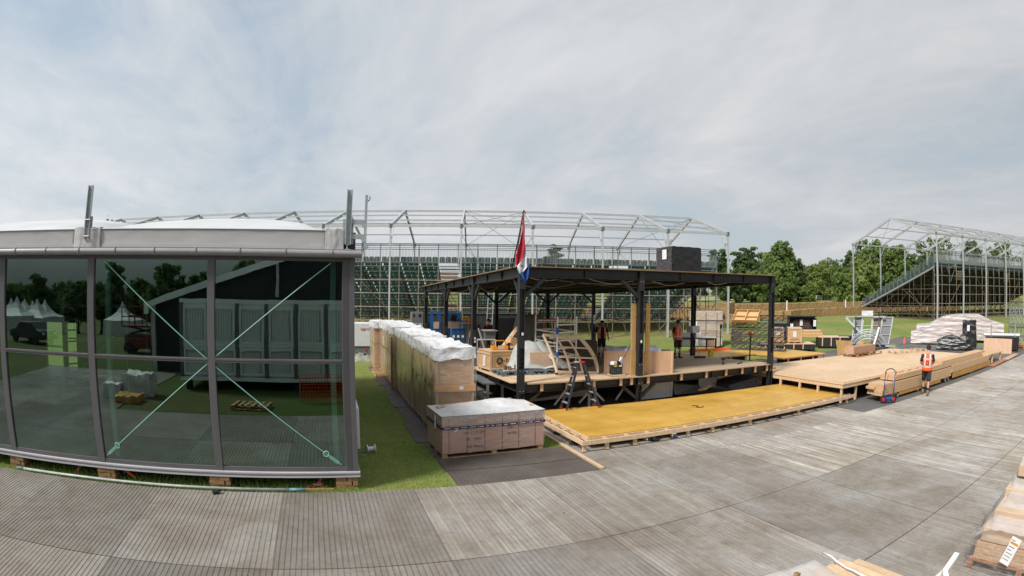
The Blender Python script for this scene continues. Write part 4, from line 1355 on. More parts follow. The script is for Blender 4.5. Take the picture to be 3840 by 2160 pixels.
M['flag_white'] = mat('white_flag_cloth', (0.72, 0.72, 0.75), (0.62, 0.62, 0.66), 5, rough=0.8)
M['flag_blue'] = mat('blue_flag_cloth', (0.025, 0.085, 0.30), (0.02, 0.065, 0.24), 5, rough=0.8)
stripe('red_stripe', [(5.355, 5.90), (5.34, 5.45), (5.23, 5.02), (5.12, 4.69), (5.175, 4.41)], [(5.38, 5.90), (5.415, 5.5), (5.432, 4.95), (5.375, 4.69), (5.19, 4.405)], M['flag_red'], 0)
stripe('white_stripe', [(5.425, 4.95), (5.37, 4.69), (5.18, 4.405), (5.22, 4.30), (5.275, 4.21)], [(5.445, 4.95), (5.462, 4.70), (5.478, 4.50), (5.478, 4.40), (5.30, 4.205)], M['flag_white'], .5)
stripe('blue_stripe', [(5.47, 4.52), (5.475, 4.395), (5.285, 4.20), (5.35, 4.08), (5.43, 3.97)], [(5.49, 4.52), (5.53, 4.43), (5.53, 4.25), (5.505, 4.1), (5.45, 3.97)], M['flag_blue'], 1.0)

# ------------------------------------------------------------------ ochre platform with its timber edge frame
def ochre_platform():
    t = thing('low_platform', 'long low ochre-coated platform on timber legs beside the trackway', 'platform', (10.9, 12.5, 0))
    MB().box(5.86, 16.0, 11.02, 14.18, .308, .332).build('floor_panel', M['ochre'], t)
    mb = MB().box(5.56, 16.3, 10.76, 10.805, .205, .308).box(5.86, 16.3, 10.985, 11.018, .205, .3065).box(5.56, 5.605, 10.807, 14.18, .205, .308).box(5.82, 5.858, 11.02, 14.18, .205, .3065)
    mb.build('rim_joist', M['wood'], t)
    mb = MB()
    x = 6.2
    while x < 16.3:
        mb.box(x, x + .045, 10.807, 10.983, .21, .3055); x += .60
    y = 11.35
    while y < 14.1:
        mb.box(5.607, 5.818, y, y + .045, .21, .3055); y += .60
    mb.build('cross_joist', M['wood'], t)
    x = 6.6
    while x < 15.9:
        MB().box(x, x + .045, 11.03, 14.15, .20, .306).build('floor_joist', M['wood'], t); x += 1.0
    for x in (5.60, 6.20, 6.98, 8.62, 9.46, 10.9, 13.1, 15.85):
        MB().box(x, x + .085, 10.807, 10.86, .045, .204).box(x - .01, x + .095, 10.79, 10.88, .045, .05).build('leg', M['wood'], t)
    for x, y in ((7.72, 11.0), (10.25, 11.05), (12.35, 11.05), (5.72, 11.55), (5.78, 12.65), (14.6, 11.1)):
        MB().lathe((x, y, .045), [(.13, 0), (.12, .012), (.06, .03), (.05, .12), (.075, .158)], 14).build('adjustable_foot', M['rubber'], t)
    pts = [(10.36 + .0, 12.6, .338)]
    curve_ = [(10.25, 12.72), (10.35, 12.78), (10.46, 12.72), (10.40, 12.60), (10.27, 12.55), (10.31, 12.47), (10.44, 12.46), (10.54, 12.50)]
    o = MB().tube([(x, y, .342) for x, y in curve_], .012, 6).build('cable_piece', M['rubber'])
    tag(o, 'short curl of black cable lying on the ochre platform', 'cable')
ochre_platform()
for k, (x, y, rz_) in enumerate(((7.45, 11.6, R(100)), (8.45, 11.5, R(75)))):
    t = thing('timber_beam', ['pale timber beam with blue end lying under the ochre platform, near its corner', 'pale timber beam with blue end lying under the ochre platform, farther along'][k], 'timber beam', (x, y, .046), rz_)
    build_local(MB().box(-.6, .58, -.05, .05, 0, .09), 'beam_body', M['wood'], t)
    build_local(MB().box(-.62, -.6, -.05, .05, 0, .09), 'blue_end', M['blue_dark'], t)

# ladder
def ladder():
    t = thing('step_ladder', 'dark double-sided step ladder with red feet standing on the ochre platform', 'ladder', (7.15, 14.1, .335))
    top = 1.70
    for (xt, xb, s) in ((7.01, 6.64, 0), (7.18, 7.70, 1)):
        for (yb, yt) in ((13.93, 14.0), (14.13, 14.07)):
            yb2 = yb if yb < 14 else yb + .20
            MB().beam((xb, yb2 - .02, .36), (xt, yt, top), .03, .065, (1, 0, 0)).build('rail', M['ladder_blue'], t)
            MB().obox((xb + (.0 if s else 0), yb2 - .02, .355), (.07, .05, .045)).build('red_foot', M['red'], t)
        for k in range(5 if s == 0 else 4):
            u = .13 + k * .19
            xx = xb + (xt - xb) * u
            ya, yc = 13.91 + (.09) * u, 14.31 - .24 * u
            MB().obox((xx, (ya + yc) / 2, .36 + (top - .36) * u), (.085, yc - ya, .022)).build('tread', M['alu'], t)
    MB().box(6.93, 7.05, 13.96, 14.12, top, top + .025).build('top_cap', M['alu_bright'], t)
    MB().box(7.06, 7.22, 13.97, 14.11, top - .02, top + .02).build('red_hinge', M['red'], t)
M['ladder_blue'] = mat('dark_slate_ladder_rail', (0.035, 0.043, 0.065), (0.025, 0.03, 0.045), 5, rough=0.5)
ladder()

# ------------------------------------------------------------------ osb platform to the right
def osb_platform():
    t = thing('osb_platform', 'wide raised platform floored with pale osb sheets behind the timber stack', 'platform', (22, 13.5, 0))
    MB().box(15.75, 28.6, 10.95, 16.4, .722, .752).build('floor_sheet', M['osb'], t)
    MB().box(15.60, 28.6, 10.87, 16.4, .690, .720).build('lower_sheet', M['wood'], t)
    MB().box(15.62, 28.55, 10.89, 10.935, .56, .689).box(15.62, 15.665, 10.937, 16.35, .56, .689).build('rim_joist', M['wood'], t)
    for x in np.arange(16.9, 28.5, 1.25):
        MB().box(x, x + .045, 10.94, 16.35, .54, .688).build('joist', M['wood'], t)
    for (x, y) in [(15.66, 10.94), (15.60, 12.0), (15.60, 12.9), (15.60, 13.9), (16.6, 10.94), (17.9, 10.94), (15.6, 15.2)] + [(19.2 + 1.25 * k, 10.94) for k in range(8)]:
        MB().box(x, x + .075, y, y + .075, .05, .559).build('leg', M['wood'], t)
    for x in (16.3, 17.2):
        MB().box(x, x + .04, 11.6, 15.6, .06, .40).build('gap_shade_sheet', M['dark_grey'], t)  # dark sheets stand in for the shade in the gap below the floor
osb_platform()

# ------------------------------------------------------------------ timber stack on dollies
def timber_stack():
    rnd = random.Random(21)
    n_ = 0
    def bundle(x0, x1, y0, y1, z0, layers, th, nacross, tag_text, m=None):
        nonlocal n_
        for k in range(layers):
            for j in range(nacross):
                wd = (y1 - y0) / nacross
                a = x0 + rnd.uniform(-.10, .10)
                o = MB().obox((0, 0, 0), (x1 - a + rnd.uniform(-.1, .1), wd - .012, th - .006)).build('timber_beam', m or M['wood_beam'], bevel=.003)
                o.location = ((a + x1) / 2, y0 + wd * (j + .5), z0 + th * (k + .5))
                row = 'front' if j == 0 else 'rear'
                tag(o, f'long pale timber beam, {row} row, {ORD[k]} layer up, {tag_text}', 'timber beam', 'long beams stacked beside the osb platform')
    # lower course carried on dollies
    bundle(17.0, 23.6, 9.92, 10.70, .245, 4, .0985, 2, 'nearer half of the stack by the hand truck')
    bundle(23.7, 29.6, 9.92, 10.70, .38, 3, .0985, 2, 'farther half of the stack beside the trackway')
    bundle(18.0, 28.4, 9.97, 10.66, .675, 2, .0985, 2, 'upper course of the stack')
    bundle(22.6, 28.9, 9.99, 10.62, .872, 1, .0985, 2, 'uppermost course of the stack')
    for (x0, x1, z0, z1, lab) in ((18.3, 22.4, .115, .243, 'ochre board lying under the nearer half of the beam stack'), (23.9, 29.9, .12, .378, 'ochre board on edge under the farther half of the beam stack')):
        o = MB().box(x0, x1, 9.935, 9.965, z0, z1).build('ochre_board', M['ochre_side'])
        tag(o, lab, 'board')
    for k in range(3):
        x = 18.8 + .75 * k
        o = MB().obox((x, 10.25, .875 + .02), (.55 - .08 * k, .09, .045), rz=.1).build('timber_offcut', M['wood'], bevel=.003)
        tag(o, ['short timber offcut on the beam stack, nearest the hand truck', 'short timber offcut in the middle of the three on the beam stack', 'short timber offcut on the beam stack, nearest the walking worker'][k], 'timber offcut')
    for k, x in enumerate((18.0, 20.2, 23.2, 26.7)):
        t = thing('dolly', ['furniture dolly under the near end of the beam stack', 'furniture dolly under the beam stack behind the worker', 'furniture dolly under the middle of the beam stack', 'furniture dolly under the far end of the beam stack'][k], 'dolly', (x, 10.2, .05))
        MB().box(x - .3, x + .3, 10.0, 10.6, .165, .20 if k < 2 else .24).build('dolly_board', M['wood'], t)
        for dx in (-.2, .2):
            for yy in (9.93, 10.5):
                MB().tube([(x + dx, yy, .105), (x + dx, yy + .035, .105)], .055, 12).build('wheel', M['chrome'], t)
ORD = ['first', 'second', 'third', 'fourth']
M['wood_beam'] = mat('pale_spruce_beam', (0.60, 0.40, 0.235), (0.51, 0.32, 0.175), 3.5, (1, 6, 6), rough=0.65, bump=0.1, island=0.12)
timber_stack()

# hand truck
t = thing('hand_truck', 'blue hand truck with red wheels standing by the near end of the beam stack', 'hand truck', (17.05, 9.72, .045))
for s in (0, 1):
    x, y = 16.88 + .34 * s, 9.84 - .24 * s
    MB().tube([(x, y, .16), (x, y, .90), (x + .01 * (1 - 2 * s), y, 1.08)], .015, 8).build('upright', M['blue'], t, smooth=True)
    MB().tube([(x + .05 - .02 * s, y + .04, .10), (x + .09, y + .07, .55), (x + .06, y + .02, .86)], .013, 8).build('red_stay', M['red'], t, smooth=True)
    MB().tube([(x - .03, y - .02, .17), (x + .03, y + .02, .17)], .125, 16).build('tyre', M['rubber'], t)
    MB().tube([(x - .035, y - .03, .17), (x + .035, y + .03, .17)], .065, 14).build('red_rim', M['red'], t)
    MB().tube([(x + .01, y, .98), (x + .10 * (1 if s else .4), y - .02, 1.10)], .02, 8).build('red_grip', M['red'], t)
arc = [(16.88 + .17 * (1 - math.cos(q)), 9.84 - .12 * (1 - math.cos(q)), 1.07 + .14 * math.sin(q)) for q in np.linspace(0, math.pi, 13)]
MB().tube(arc, .017, 8).build('handle_arch', M['steel_black'], t, smooth=True)
MB().tube([(16.88, 9.84, .78), (17.05, 9.74, .70), (17.22, 9.60, .78)], .013, 8).build('cross_bar', M['alu'], t, smooth=True)
MB().hexa([(16.86, 9.80, .06), (17.20, 9.56, .06), (17.32, 9.74, .06), (16.98, 9.98, .06), (16.86, 9.80, .075), (17.20, 9.56, .075), (17.32, 9.74, .075), (16.98, 9.98, .075)]).build('toe_plate', M['blue'], t)
MB().beam((16.88, 9.83, .2), (17.22, 9.6, .2), .05, .09).build('axle_box', M['blue'], t)

# ------------------------------------------------------------------ people
def skin_body(name, verts, edges, radii, m, parent):
    me = bpy.data.meshes.new(name)
    bm = bmesh.new()
    lay = bm.verts.layers.skin.verify()
    vs = [bm.verts.new(p) for p in verts]
    for v, r_ in zip(vs, radii):
        v[lay].radius = r_ if isinstance(r_, tuple) else (r_, r_)
    vs[0][lay].use_root = True
    for a, b in edges:
        bm.edges.new((vs[a], vs[b]))
    bm.to_mesh(me)
    bm.free()
    me.materials.append(m)
    o = bpy.data.objects.new(name, me)
    COL.objects.link(o)
    o.parent = parent
    s = o.modifiers.new('skin', 'SKIN')
    s.use_smooth_shade = True
    u = o.modifiers.new('sub', 'SUBSURF')
    u.levels = u.render_levels = 2
    return o
def ell(c, rx, ry, n=18, tilt=0.0):
    return [(c[0] + rx * math.cos(2 * math.pi * k / n), c[1] + ry * math.sin(2 * math.pi * k / n), c[2] + tilt * math.sin(2 * math.pi * k / n)) for k in range(n)]
def person(label, loc, rz, h, J, head=(0, .02), vest='vest', legs='shorts', shirt='cloth_black', trousers='cloth_grey', boots='boot_tan', emblem=False, hands_fwd=True):
    t = thing('person', label, 'person', loc, rz)
    s = h / 1.78
    P = dict(pel=(0, 0, .95), wai=(0, 0, 1.09), che=(0, .01, 1.30), nb=(0, 0, 1.47), nk=(head[0] * .3, head[1] * .4, 1.535), h1=(head[0] * .8, head[1] + .012, 1.60), h2=(head[0], head[1] + .01, 1.675), h3=(head[0], head[1] - .005, 1.745),
             nose=(head[0] * .9, head[1] + .118, 1.645), earL=(head[0] - .088, head[1], 1.66), earR=(head[0] + .088, head[1], 1.66))
    for sd, q in (('L', -1), ('R', 1)):
        P['sh' + sd] = (.185 * q, 0, 1.42); P['el' + sd] = (.25 * q, -.03, 1.16); P['wr' + sd] = (.25 * q, .07, .93); P['pa' + sd] = (.25 * q, .10, .85)
        P['hi' + sd] = (.095 * q, 0, .91); P['kn' + sd] = (.105 * q, .03, .50); P['an' + sd] = (.11 * q, -.01, .10); P['to' + sd] = (.125 * q, .14, .045)
    P.update(J)
    names = ['pel', 'wai', 'che', 'nb', 'nk', 'h1', 'h2', 'h3', 'nose', 'earL', 'earR']
    RA = dict(pel=(.14, .105), wai=(.13, .10), che=(.155, .11), nb=(.085, .075), nk=.054, h1=(.068, .075), h2=(.085, .098), h3=(.055, .065), nose=.013, earL=.018, earR=.018)
    ed = [('pel', 'wai'), ('wai', 'che'), ('che', 'nb'), ('nb', 'nk'), ('nk', 'h1'), ('h1', 'h2'), ('h2', 'h3'), ('h1', 'nose'), ('h2', 'earL'), ('h2', 'earR')]
    for sd in 'LR':
        for k, r_ in (('sh', .062), ('el', .043), ('wr', .030), ('pa', (.036, .020)), ('hi', .088), ('kn', .058), ('an', .040), ('to', .032)):
            names.append(k + sd); RA[k + sd] = r_
        ed += [('nb', 'sh' + sd), ('sh' + sd, 'el' + sd), ('el' + sd, 'wr' + sd), ('wr' + sd, 'pa' + sd), ('pel', 'hi' + sd), ('hi' + sd, 'kn' + sd), ('kn' + sd, 'an' + sd), ('an' + sd, 'to' + sd)]
        pa, wr = Vector(P['pa' + sd]), Vector(P['wr' + sd])
        d = (pa - wr).normalized()
        side = d.cross(Vector((1, 0, 0)) if abs(d.x) < .8 else Vector((0, 0, 1))).normalized()
        for f in range(4):
            ln = (.070, .080, .076, .060)[f]
            base = pa + d * .02 + side * (.012 * (f - 1.5)) * 1.5
            mid = base + d * ln * .55
            tip = mid + (d + Vector((0, .5, -.1))).normalized() * ln * .45
            nm = [f'f{sd}{f}{k}' for k in range(2)]
            P[nm[0]], P[nm[1]] = tuple(mid), tuple(tip)
            names += nm
            RA[nm[0]], RA[nm[1]] = .009, .0075
            ed += [('pa' + sd, nm[0]), (nm[0], nm[1])]
        th = pa - d * .03 + side * .045 + Vector((0, .02, 0))
        th2 = th + d * .035
        P['t' + sd], P['u' + sd] = tuple(th), tuple(th2)
        names += ['t' + sd, 'u' + sd]
        RA['t' + sd], RA['u' + sd] = .0105, .0085
        ed += [('pa' + sd, 't' + sd), ('t' + sd, 'u' + sd)]
    ix = {n_: i for i, n_ in enumerate(names)}
    S = lambda p: tuple(v * s for v in p)
    sr = lambda r_: tuple(v * s for v in r_) if isinstance(r_, tuple) else r_ * s
    skin_body('body', [S(P[n_]) for n_ in names], [(ix[a], ix[b]) for a, b in ed], [sr(RA[n_]) for n_ in names], M['skin'], t)
    # hair
    hd = P['h2']
    mb = MB()
    rings = []
    for k in range(7):
        a = k / 6 * math.pi * .5
        rings.append(ell((hd[0], hd[1] - .012, hd[2] + .005 + .105 * math.sin(a)), .094 * math.cos(a) + .004, .106 * math.cos(a) + .004, 16, -.03 * math.cos(a)))
    mb.loft([[S(p) for p in r_] for r_ in rings])
    mb.loft([[S(p) for p in ell((hd[0], hd[1] - .035, hd[2] - .055 + .03 * k), .082 + .004 * k, .080 + .004 * k, 16)] for k in range(3)])
    build_local(mb, 'hair', M['hair'], t, smooth=True)
    # face
    f = MB()
    for q in (-.033, .033):
        f.obox(S((hd[0] + q, hd[1] + .098, hd[2] - .012)), (.022 * s, .012 * s, .010 * s))
    f.obox(S((hd[0], hd[1] + .092, hd[2] - .085)), (.045 * s, .012 * s, .009 * s))
    build_local(f, 'eyes_and_mouth', M['hair'], t)
    def limb(a, b, ra, rb, n=14, u0=0.0, u1=1.0):
        a, b = Vector(P[a]) if isinstance(a, str) else Vector(a), Vector(P[b]) if isinstance(b, str) else Vector(b)
        pts = [a + (b - a) * (u0 + (u1 - u0) * k / 5) for k in range(6)]
        return [S(p) for p in pts], [(ra + (rb - ra) * k / 5) * s for k in range(6)]
    # shirt: torso and sleeves
    sx = Vector(P['che']) - Vector(P['pel'])
    def tor(z):
        a, b, c, d = Vector(P['pel']), Vector(P['wai']), Vector(P['che']), Vector(P['nb'])
        for p, q in ((a, b), (b, c), (c, d)):
            if z <= q.z or q is d:
                u = (z - p.z) / (q.z - p.z)
                return p + (q - p) * u
    def torso(name, z0, z1, rx, ry, m, nr=9, flare=0.0):
        rings = []
        for k in range(nr):
            u = k / (nr - 1)
            z = z0 + (z1 - z0) * u
            c = tor(z)
            top = max(0, (z - 1.33) / .15)
            a = (rx + flare * (1 - u)) * (1 - .55 * top ** 2.2) + .004 * math.sin(k * 2.1)
            b = (ry + flare * (1 - u)) * (1 - .35 * top ** 2)
            rings.append([S(p) for p in ell((c.x, c.y, z), a, b, 22, -.015 * top)])
        return build_local(MB().loft(rings, caps=True), name, m, t, smooth=True)
    torso('shirt', .93, 1.49, .185, .130, M[shirt])
    mb = MB()
    for sd in 'LR':
        pts, rr = limb('sh' + sd, 'el' + sd, .078, .064, u0=-.08, u1=.85)
        mb.tube(pts, rr, 14)
    for p in mb.islands():
        build_local(p, 'sleeve', M[shirt], t, smooth=True)
    if vest == 'vest':
        v = torso('vest', .86, 1.475, .198, .146, M['hivis'], 10, .012)
        def hoop(z, w_):
            c = tor(z)
            rings = [[S(p) for p in ell((c.x, c.y, z - w_ / 2 + w_ * k / 2), .209, .157, 22)] for k in range(3)]
            return MB().loft(rings, caps=False)
        o = hoop(1.02, .055).build('reflective_band', M['reflective'], None); o.parent = v
        if emblem:
            o = hoop(1.29, .05).build('reflective_band', M['reflective'], None); o.parent = v
        mb = MB()
        for q in (-1, 1):
            for yy in (1, -1):
                pts = [S((.105 * q + tor(z).x, tor(z).y + yy * (.150 - .3 * max(0, z - 1.36)), z)) for z in (1.05, 1.15, 1.25, 1.34, 1.42, 1.46)]
                for a, b in zip(pts, pts[1:]):
                    mb.beam(a, b, .05 * s, .012 * s, (0, 1, 0))
        o = mb.build('brace_band', M['reflective'], None); o.parent = v
        if emblem:
            em = text('emblem', 'Q', .19 * s, (0, 0, 0), I3, M['ink'], v, 'CENTER', .004)
            em.matrix_basis = Matrix.Translation(S((tor(1.15).x, tor(1.15).y - .163, 1.09))) @ FACE_FRONT.to_4x4()
            mb = MB()
            for a in np.linspace(math.pi * .9, math.pi * 1.75, 7):
                c = (tor(1.15).x + .105 * math.cos(a), tor(1.15).y - .16, 1.155 + .105 * math.sin(a))
                mb.obox(S(c), (.012 * s, .008, .012 * s))
            o = mb.build('emblem_dots', M['ink'], None); o.parent = v
    elif vest == 'open':
        for q in (-1, 1):
            rings = []
            for k in range(8):
                z = .90 + .56 * k / 7
                c = tor(z)
                top = max(0, (z - 1.33) / .15)
                pts = []
                for j in range(10):
                    a = (math.pi * .5 - q * (.42 + (math.pi - .42) * j / 9))
                    pts.append(S((c.x + (.208 - .07 * top ** 2) * math.cos(a), c.y + .158 * math.sin(a), z)))
                rings.append(pts)
            b = MB()
            nn = len(b.v)
            for r_ in rings:
                b.v.extend(r_)
            for i in range(7):
                for j in range(9):
                    b.f.append((i * 10 + j, i * 10 + j + 1, i * 10 + j + 11, i * 10 + j + 10))
            vo = build_local(b, 'vest', M['hivis'], t, smooth=True, solid=.008)
            mb = MB()
            for zc in (.98, 1.20):
                pts = [S((tor(zc).x + .216 * math.cos(a), tor(zc).y + .166 * math.sin(a), zc)) for a in [math.pi * .5 - q * (.46 + 1.2 * j / 5) for j in range(6)]]
                for p1, p2 in zip(pts, pts[1:]):
                    mb.beam(p1, p2, .012 * s, .05 * s)
            o = mb.build('reflective_band', M['reflective'], None); o.parent = vo
            mb = MB()
            pts = [S((q * .115 + tor(z).x, tor(z).y + .152, z)) for z in (1.24, 1.32, 1.42)]
            for p1, p2 in zip(pts, pts[1:]):
                mb.beam(p1, p2, .045 * s, .012 * s, (0, 1, 0))
            o = mb.build('brace_band', M['reflective'], None); o.parent = vo
    # legs
    mb = MB()
    for sd in 'LR':
        if legs == 'shorts':
            pts, rr = limb('hi' + sd, 'kn' + sd, .110, .092, u0=-.05, u1=.98)
            mb.tube(pts, rr, 16)
        else:
            pts, rr = limb('hi' + sd, 'kn' + sd, .108, .080, u0=-.05)
            p2, r2 = limb('kn' + sd, 'an' + sd, .080, .066)
            mb.tube(pts + p2[1:], rr + r2[1:], 16)
    rings = [[S(p) for p in ell((P['pel'][0], P['pel'][1], z), a, b, 20)] for z, a, b in ((.86, .175, .125), (.92, .188, .135), (1.0, .178, .130))]
    mb.loft(rings)
    build_local(mb, 'shorts' if legs == 'shorts' else 'trousers', M[trousers], t, smooth=True)
    for sd in 'LR':
        a, k_, to = Vector(P['an' + sd]), Vector(P['kn' + sd]), Vector(P['to' + sd])
        up = (k_ - a).normalized()
        mb = MB()
        mb.tube([S(a - up * .05), S(a + up * .06)], [.056 * s, .054 * s], 14)
        heel = a - (to - a).normalized() * .045
        d = (to - a); d.z = 0
        d = d.normalized() if d.length > 1e-3 else Vector((0, 1, 0))
        sd_ = Vector((-d.y, d.x, 0))
        zb_ = min(a.z - .095, to.z - .042)
        rings = []
        for u, wd, ht in ((-.07, .036, .075), (-.02, .044, .10), (.06, .046, .085), (.13, .048, .055), (.19, .040, .042), (.215, .022, .03)):
            zc = (a.z - .095) + ((to.z - .042) - (a.z - .095)) * max(0, min(1, (u + .05) / .22))
            c = Vector((a.x, a.y, 0)) + d * u
            rings.append([S((c.x + sd_.x * wd * math.cos(q), c.y + sd_.y * wd * math.cos(q), zc + ht * .5 * (1 + math.sin(q)))) for q in np.linspace(0, 2 * math.pi, 12, endpoint=False)])
        mb.loft(rings)
        bo = build_local(mb, 'boot', M[boots], t, smooth=True)
        if legs == 'shorts':
            c2 = MB().tube([S(a + up * .05), S(a + up * .15)], [.052 * s, .050 * s], 12)
            so_ = c2.build('sock', M['cloth_black'], None, smooth=True); so_.parent = bo
    return t
# worker walking away along the trackway edge
person('worker in orange vest with a Q on the back, walking away beside the beam stack', (19.42, 9.30, .05), R(-64), 1.84,
       dict(che=(0, .03, 1.29), nb=(0, .06, 1.45), elL=(-.27, -.02, 1.15), wrL=(-.20, .20, 1.06), paL=(-.15, .27, 1.05), elR=(.27, .0, 1.15), wrR=(.19, .22, 1.08), paR=(.13, .28, 1.08), shL=(-.19, .05, 1.41), shR=(.19, .05, 1.41),
            hiL=(-.095, 0, .91), knL=(-.10, .17, .53), anL=(-.10, .18, .12), toL=(-.11, .33, .10), hiR=(.095, 0, .91), knR=(.10, -.02, .50), anR=(.10, -.20, .12), toR=(.12, -.06, .045)),
       head=(.02, .10), emblem=True)
# worker on the deck with an open vest
person('worker in an open orange vest over black clothes, looking down on the steel frame deck', (11.46, 20.66, zd(20.66)), R(165), 1.63,
       dict(h1=(0, .075, 1.59), h2=(0, .085, 1.655), h3=(0, .065, 1.73), nose=(0, .19, 1.60), nk=(0, .03, 1.53), earL=(-.088, .07, 1.65), earR=(.088, .07, 1.65), elL=(-.30, -.04, 1.17), wrL=(-.31, .05, .94), paL=(-.31, .08, .86), elR=(.30, -.04, 1.17), wrR=(.31, .05, .94), paR=(.31, .08, .86)),
       vest='open', trousers='cloth_black', boots='rubber_boot' if 'rubber_boot' in M else 'cloth_black')
# worker turned to the right on the deck
person('worker in closed orange vest and dark shorts standing on the deck, looking right', (14.1, 18.68, zd(18.68)), R(178), 1.62,
       dict(h1=(-.03, .02, 1.60), nose=(-.105, .055, 1.645), earL=(-.03, .095, 1.66), earR=(.02, -.08, 1.66), elL=(-.25, -.05, 1.15), wrL=(-.23, .03, .91), paL=(-.22, .05, .83), elR=(.26, -.04, 1.15), wrR=(.25, .03, .91), paR=(.25, .05, .83), knL=(-.12, .05, .5), anL=(-.14, -.02, .1), toL=(-.17, .13, .045), knR=(.10, .0, .5), anR=(.09, -.10, .1), toR=(.10, .05, .045)),
       trousers='cloth_grey', boots='cloth_black')
for x, y, rz_, lab in ((7.35, 23.9, 200, 'person in dark red top at the back of the deck, nearer the ladder'), (7.02, 24.9, 150, 'person in dark red top at the back of the deck, half hidden behind the trolley')):
    person(lab, (x, y, zd(y)), R(rz_), 1.66, {}, head=(.0, .05), vest='none', legs='trousers', shirt='cloth_red', trousers='cloth_grey', boots='cloth_black')

# ------------------------------------------------------------------ things on the deck
def q_crate():
    y0 = 17.2
    t = thing('wooden_crate', 'wooden shipping crate lettered Q brand, on the deck behind the corner post', 'crate', (5.37, y0, zd(y0 + .5)), R(7))
    W, D, H = 1.45, 1.0, .72
    build_local(MB().box(.02, W - .02, .02, D - .02, .08, H - .035), 'crate_body', M['crate_ply'], t)
    mb = MB().box(0, W, 0, D, H - .034, H)
    for x in (0, W - .06):
        for yy in (0, D - .03):
            mb.box(x, x + .06, yy, yy + .03, .0, H - .036)
    for (a, b) in ((.0, .07), (D - .07, D)):
        mb.box(.062, W - .062, a if a else .0, a + .02 if not a else b, .08, .15)
    mb.box(.0, .02, .035, D - .035, .58, .66).box(.0, .02, .035, D - .035, .08, .15)
    build_local(mb, 'batten', M['wood'], t)
    pn = MB().box(.14, W - .1, .006, .018, .17, .17 + .012).box(.14, W - .1, .006, .018, .575, .587).box(.14, .152, .006, .018, .17, .58)
    build_local(pn, 'panel_groove', M['cardboard'], t)
    # ring mark with knobs, then the word
    mb = MB()
    cx_, cz_ = .36, .38
    rg = [(cx_ + .088 * math.cos(a), .004, cz_ + .088 * math.sin(a)) for a in np.linspace(0, 2 * math.pi, 24, endpoint=False)]
    mb.tube(rg, .020, 6, closed=True)
    for a in np.linspace(0, 2 * math.pi, 10, endpoint=False):
        mb.obox((cx_ + .112 * math.cos(a), .006, cz_ + .112 * math.sin(a)), (.028, .02, .028), ry=-a)
    mb.obox((.53, .012, .385), (.03, .01, .03))
    build_local(mb, 'ring_emblem', M['ink'], t)
    o = text('lettering', 'brand', .23, (0, 0, 0), I3, M['ink'], t)
    o.matrix_basis = Matrix.Translation((.58, .015, .325)) @ FACE_FRONT.to_4x4()
    c = label_card(t, (0, 0, 0), .22, .36, I3, 6, 41)
    c.matrix_basis = Matrix.Translation((-.004, .48, .36)) @ Matrix.Rotation(R(-90), 4, 'Z')
M['crate_ply'] = mat('golden_plywood', (0.60, 0.39, 0.185), (0.50, 0.31, 0.14), 2.2, (1, 1, 4), rough=0.6)
q_crate()
ztop = zd(17.7) + .725
t = thing('tool_case', 'amber tubular tool carrier standing on the lettered crate', 'tool case', (5.75, 17.6, ztop))
MB().obox((5.62, 17.6, ztop + .07), (.16, .3, .14)).obox((6.02, 17.6, ztop + .07), (.16, .3, .14)).obox((5.82, 17.6, ztop + .03), (.3, .3, .06)).build('case_body', M['amber'], t, bevel=.015)
MB().tube([(5.58, 17.55, ztop + .1), (5.58, 17.55, ztop + .26), (5.64, 17.55, ztop + .31), (5.95, 17.55, ztop + .31), (6.02, 17.55, ztop + .26), (6.06, 17.55, ztop + .1)], .018, 8).build('handle_tube', M['amber'], t, smooth=True)
MB().obox((5.85, 17.48, ztop + .09), (.2, .06, .10), ry=.1).build('pale_pouch', M['cardboard_pale'], t)
t = thing('black_tools', 'dark tangle of hand tools lying on top of the lettered crate', 'tools', (6.2, 17.45, ztop))
MB().obox((6.22, 17.42, ztop + .03), (.30, .06, .05), rz=.2).obox((6.34, 17.5, ztop + .03), (.22, .05, .05), rz=-.4).obox((6.12, 17.5, ztop + .05), (.10, .08, .08), rz=.9).build('tool_body', M['black_plastic'], t, bevel=.008)
for k in range(4):
    a, b = (6.02 + .07 * k, 18.0 + .02 * k, ztop + .02 + .04 * k), (6.78 + .05 * k, 18.5, ztop + .70 + .02 * k)
    o = MB().beam(a, b, .085, .05).build('leaning_board', M['wood'], bevel=.004)
    tag(o, ['lowest slanting pine board on the lettered crate', 'second slanting pine board on the lettered crate', 'third slanting pine board on the lettered crate', 'topmost slanting pine board on the lettered crate'][k], 'board', 'slanting boards on the crate')
t = thing('wooden_box', 'pale open wooden box wedged under the slanting boards on the crate', 'wooden box', (6.5, 17.9, ztop))
MB().obox((6.42, 17.85, ztop + .27), (.30, .3, .22), ry=.35).build('box_side', M['crate_ply'], t)
MB().obox((6.42, 17.69, ztop + .27), (.34, .02, .03), ry=.35).obox((6.38, 17.69, ztop + .38), (.34, .02, .03), ry=.35).build('batten', M['wood'], t)
MB().obox((6.55, 17.85, ztop + .08), (.4, .3, .16)).build('box_base', M['crate_ply'], t)

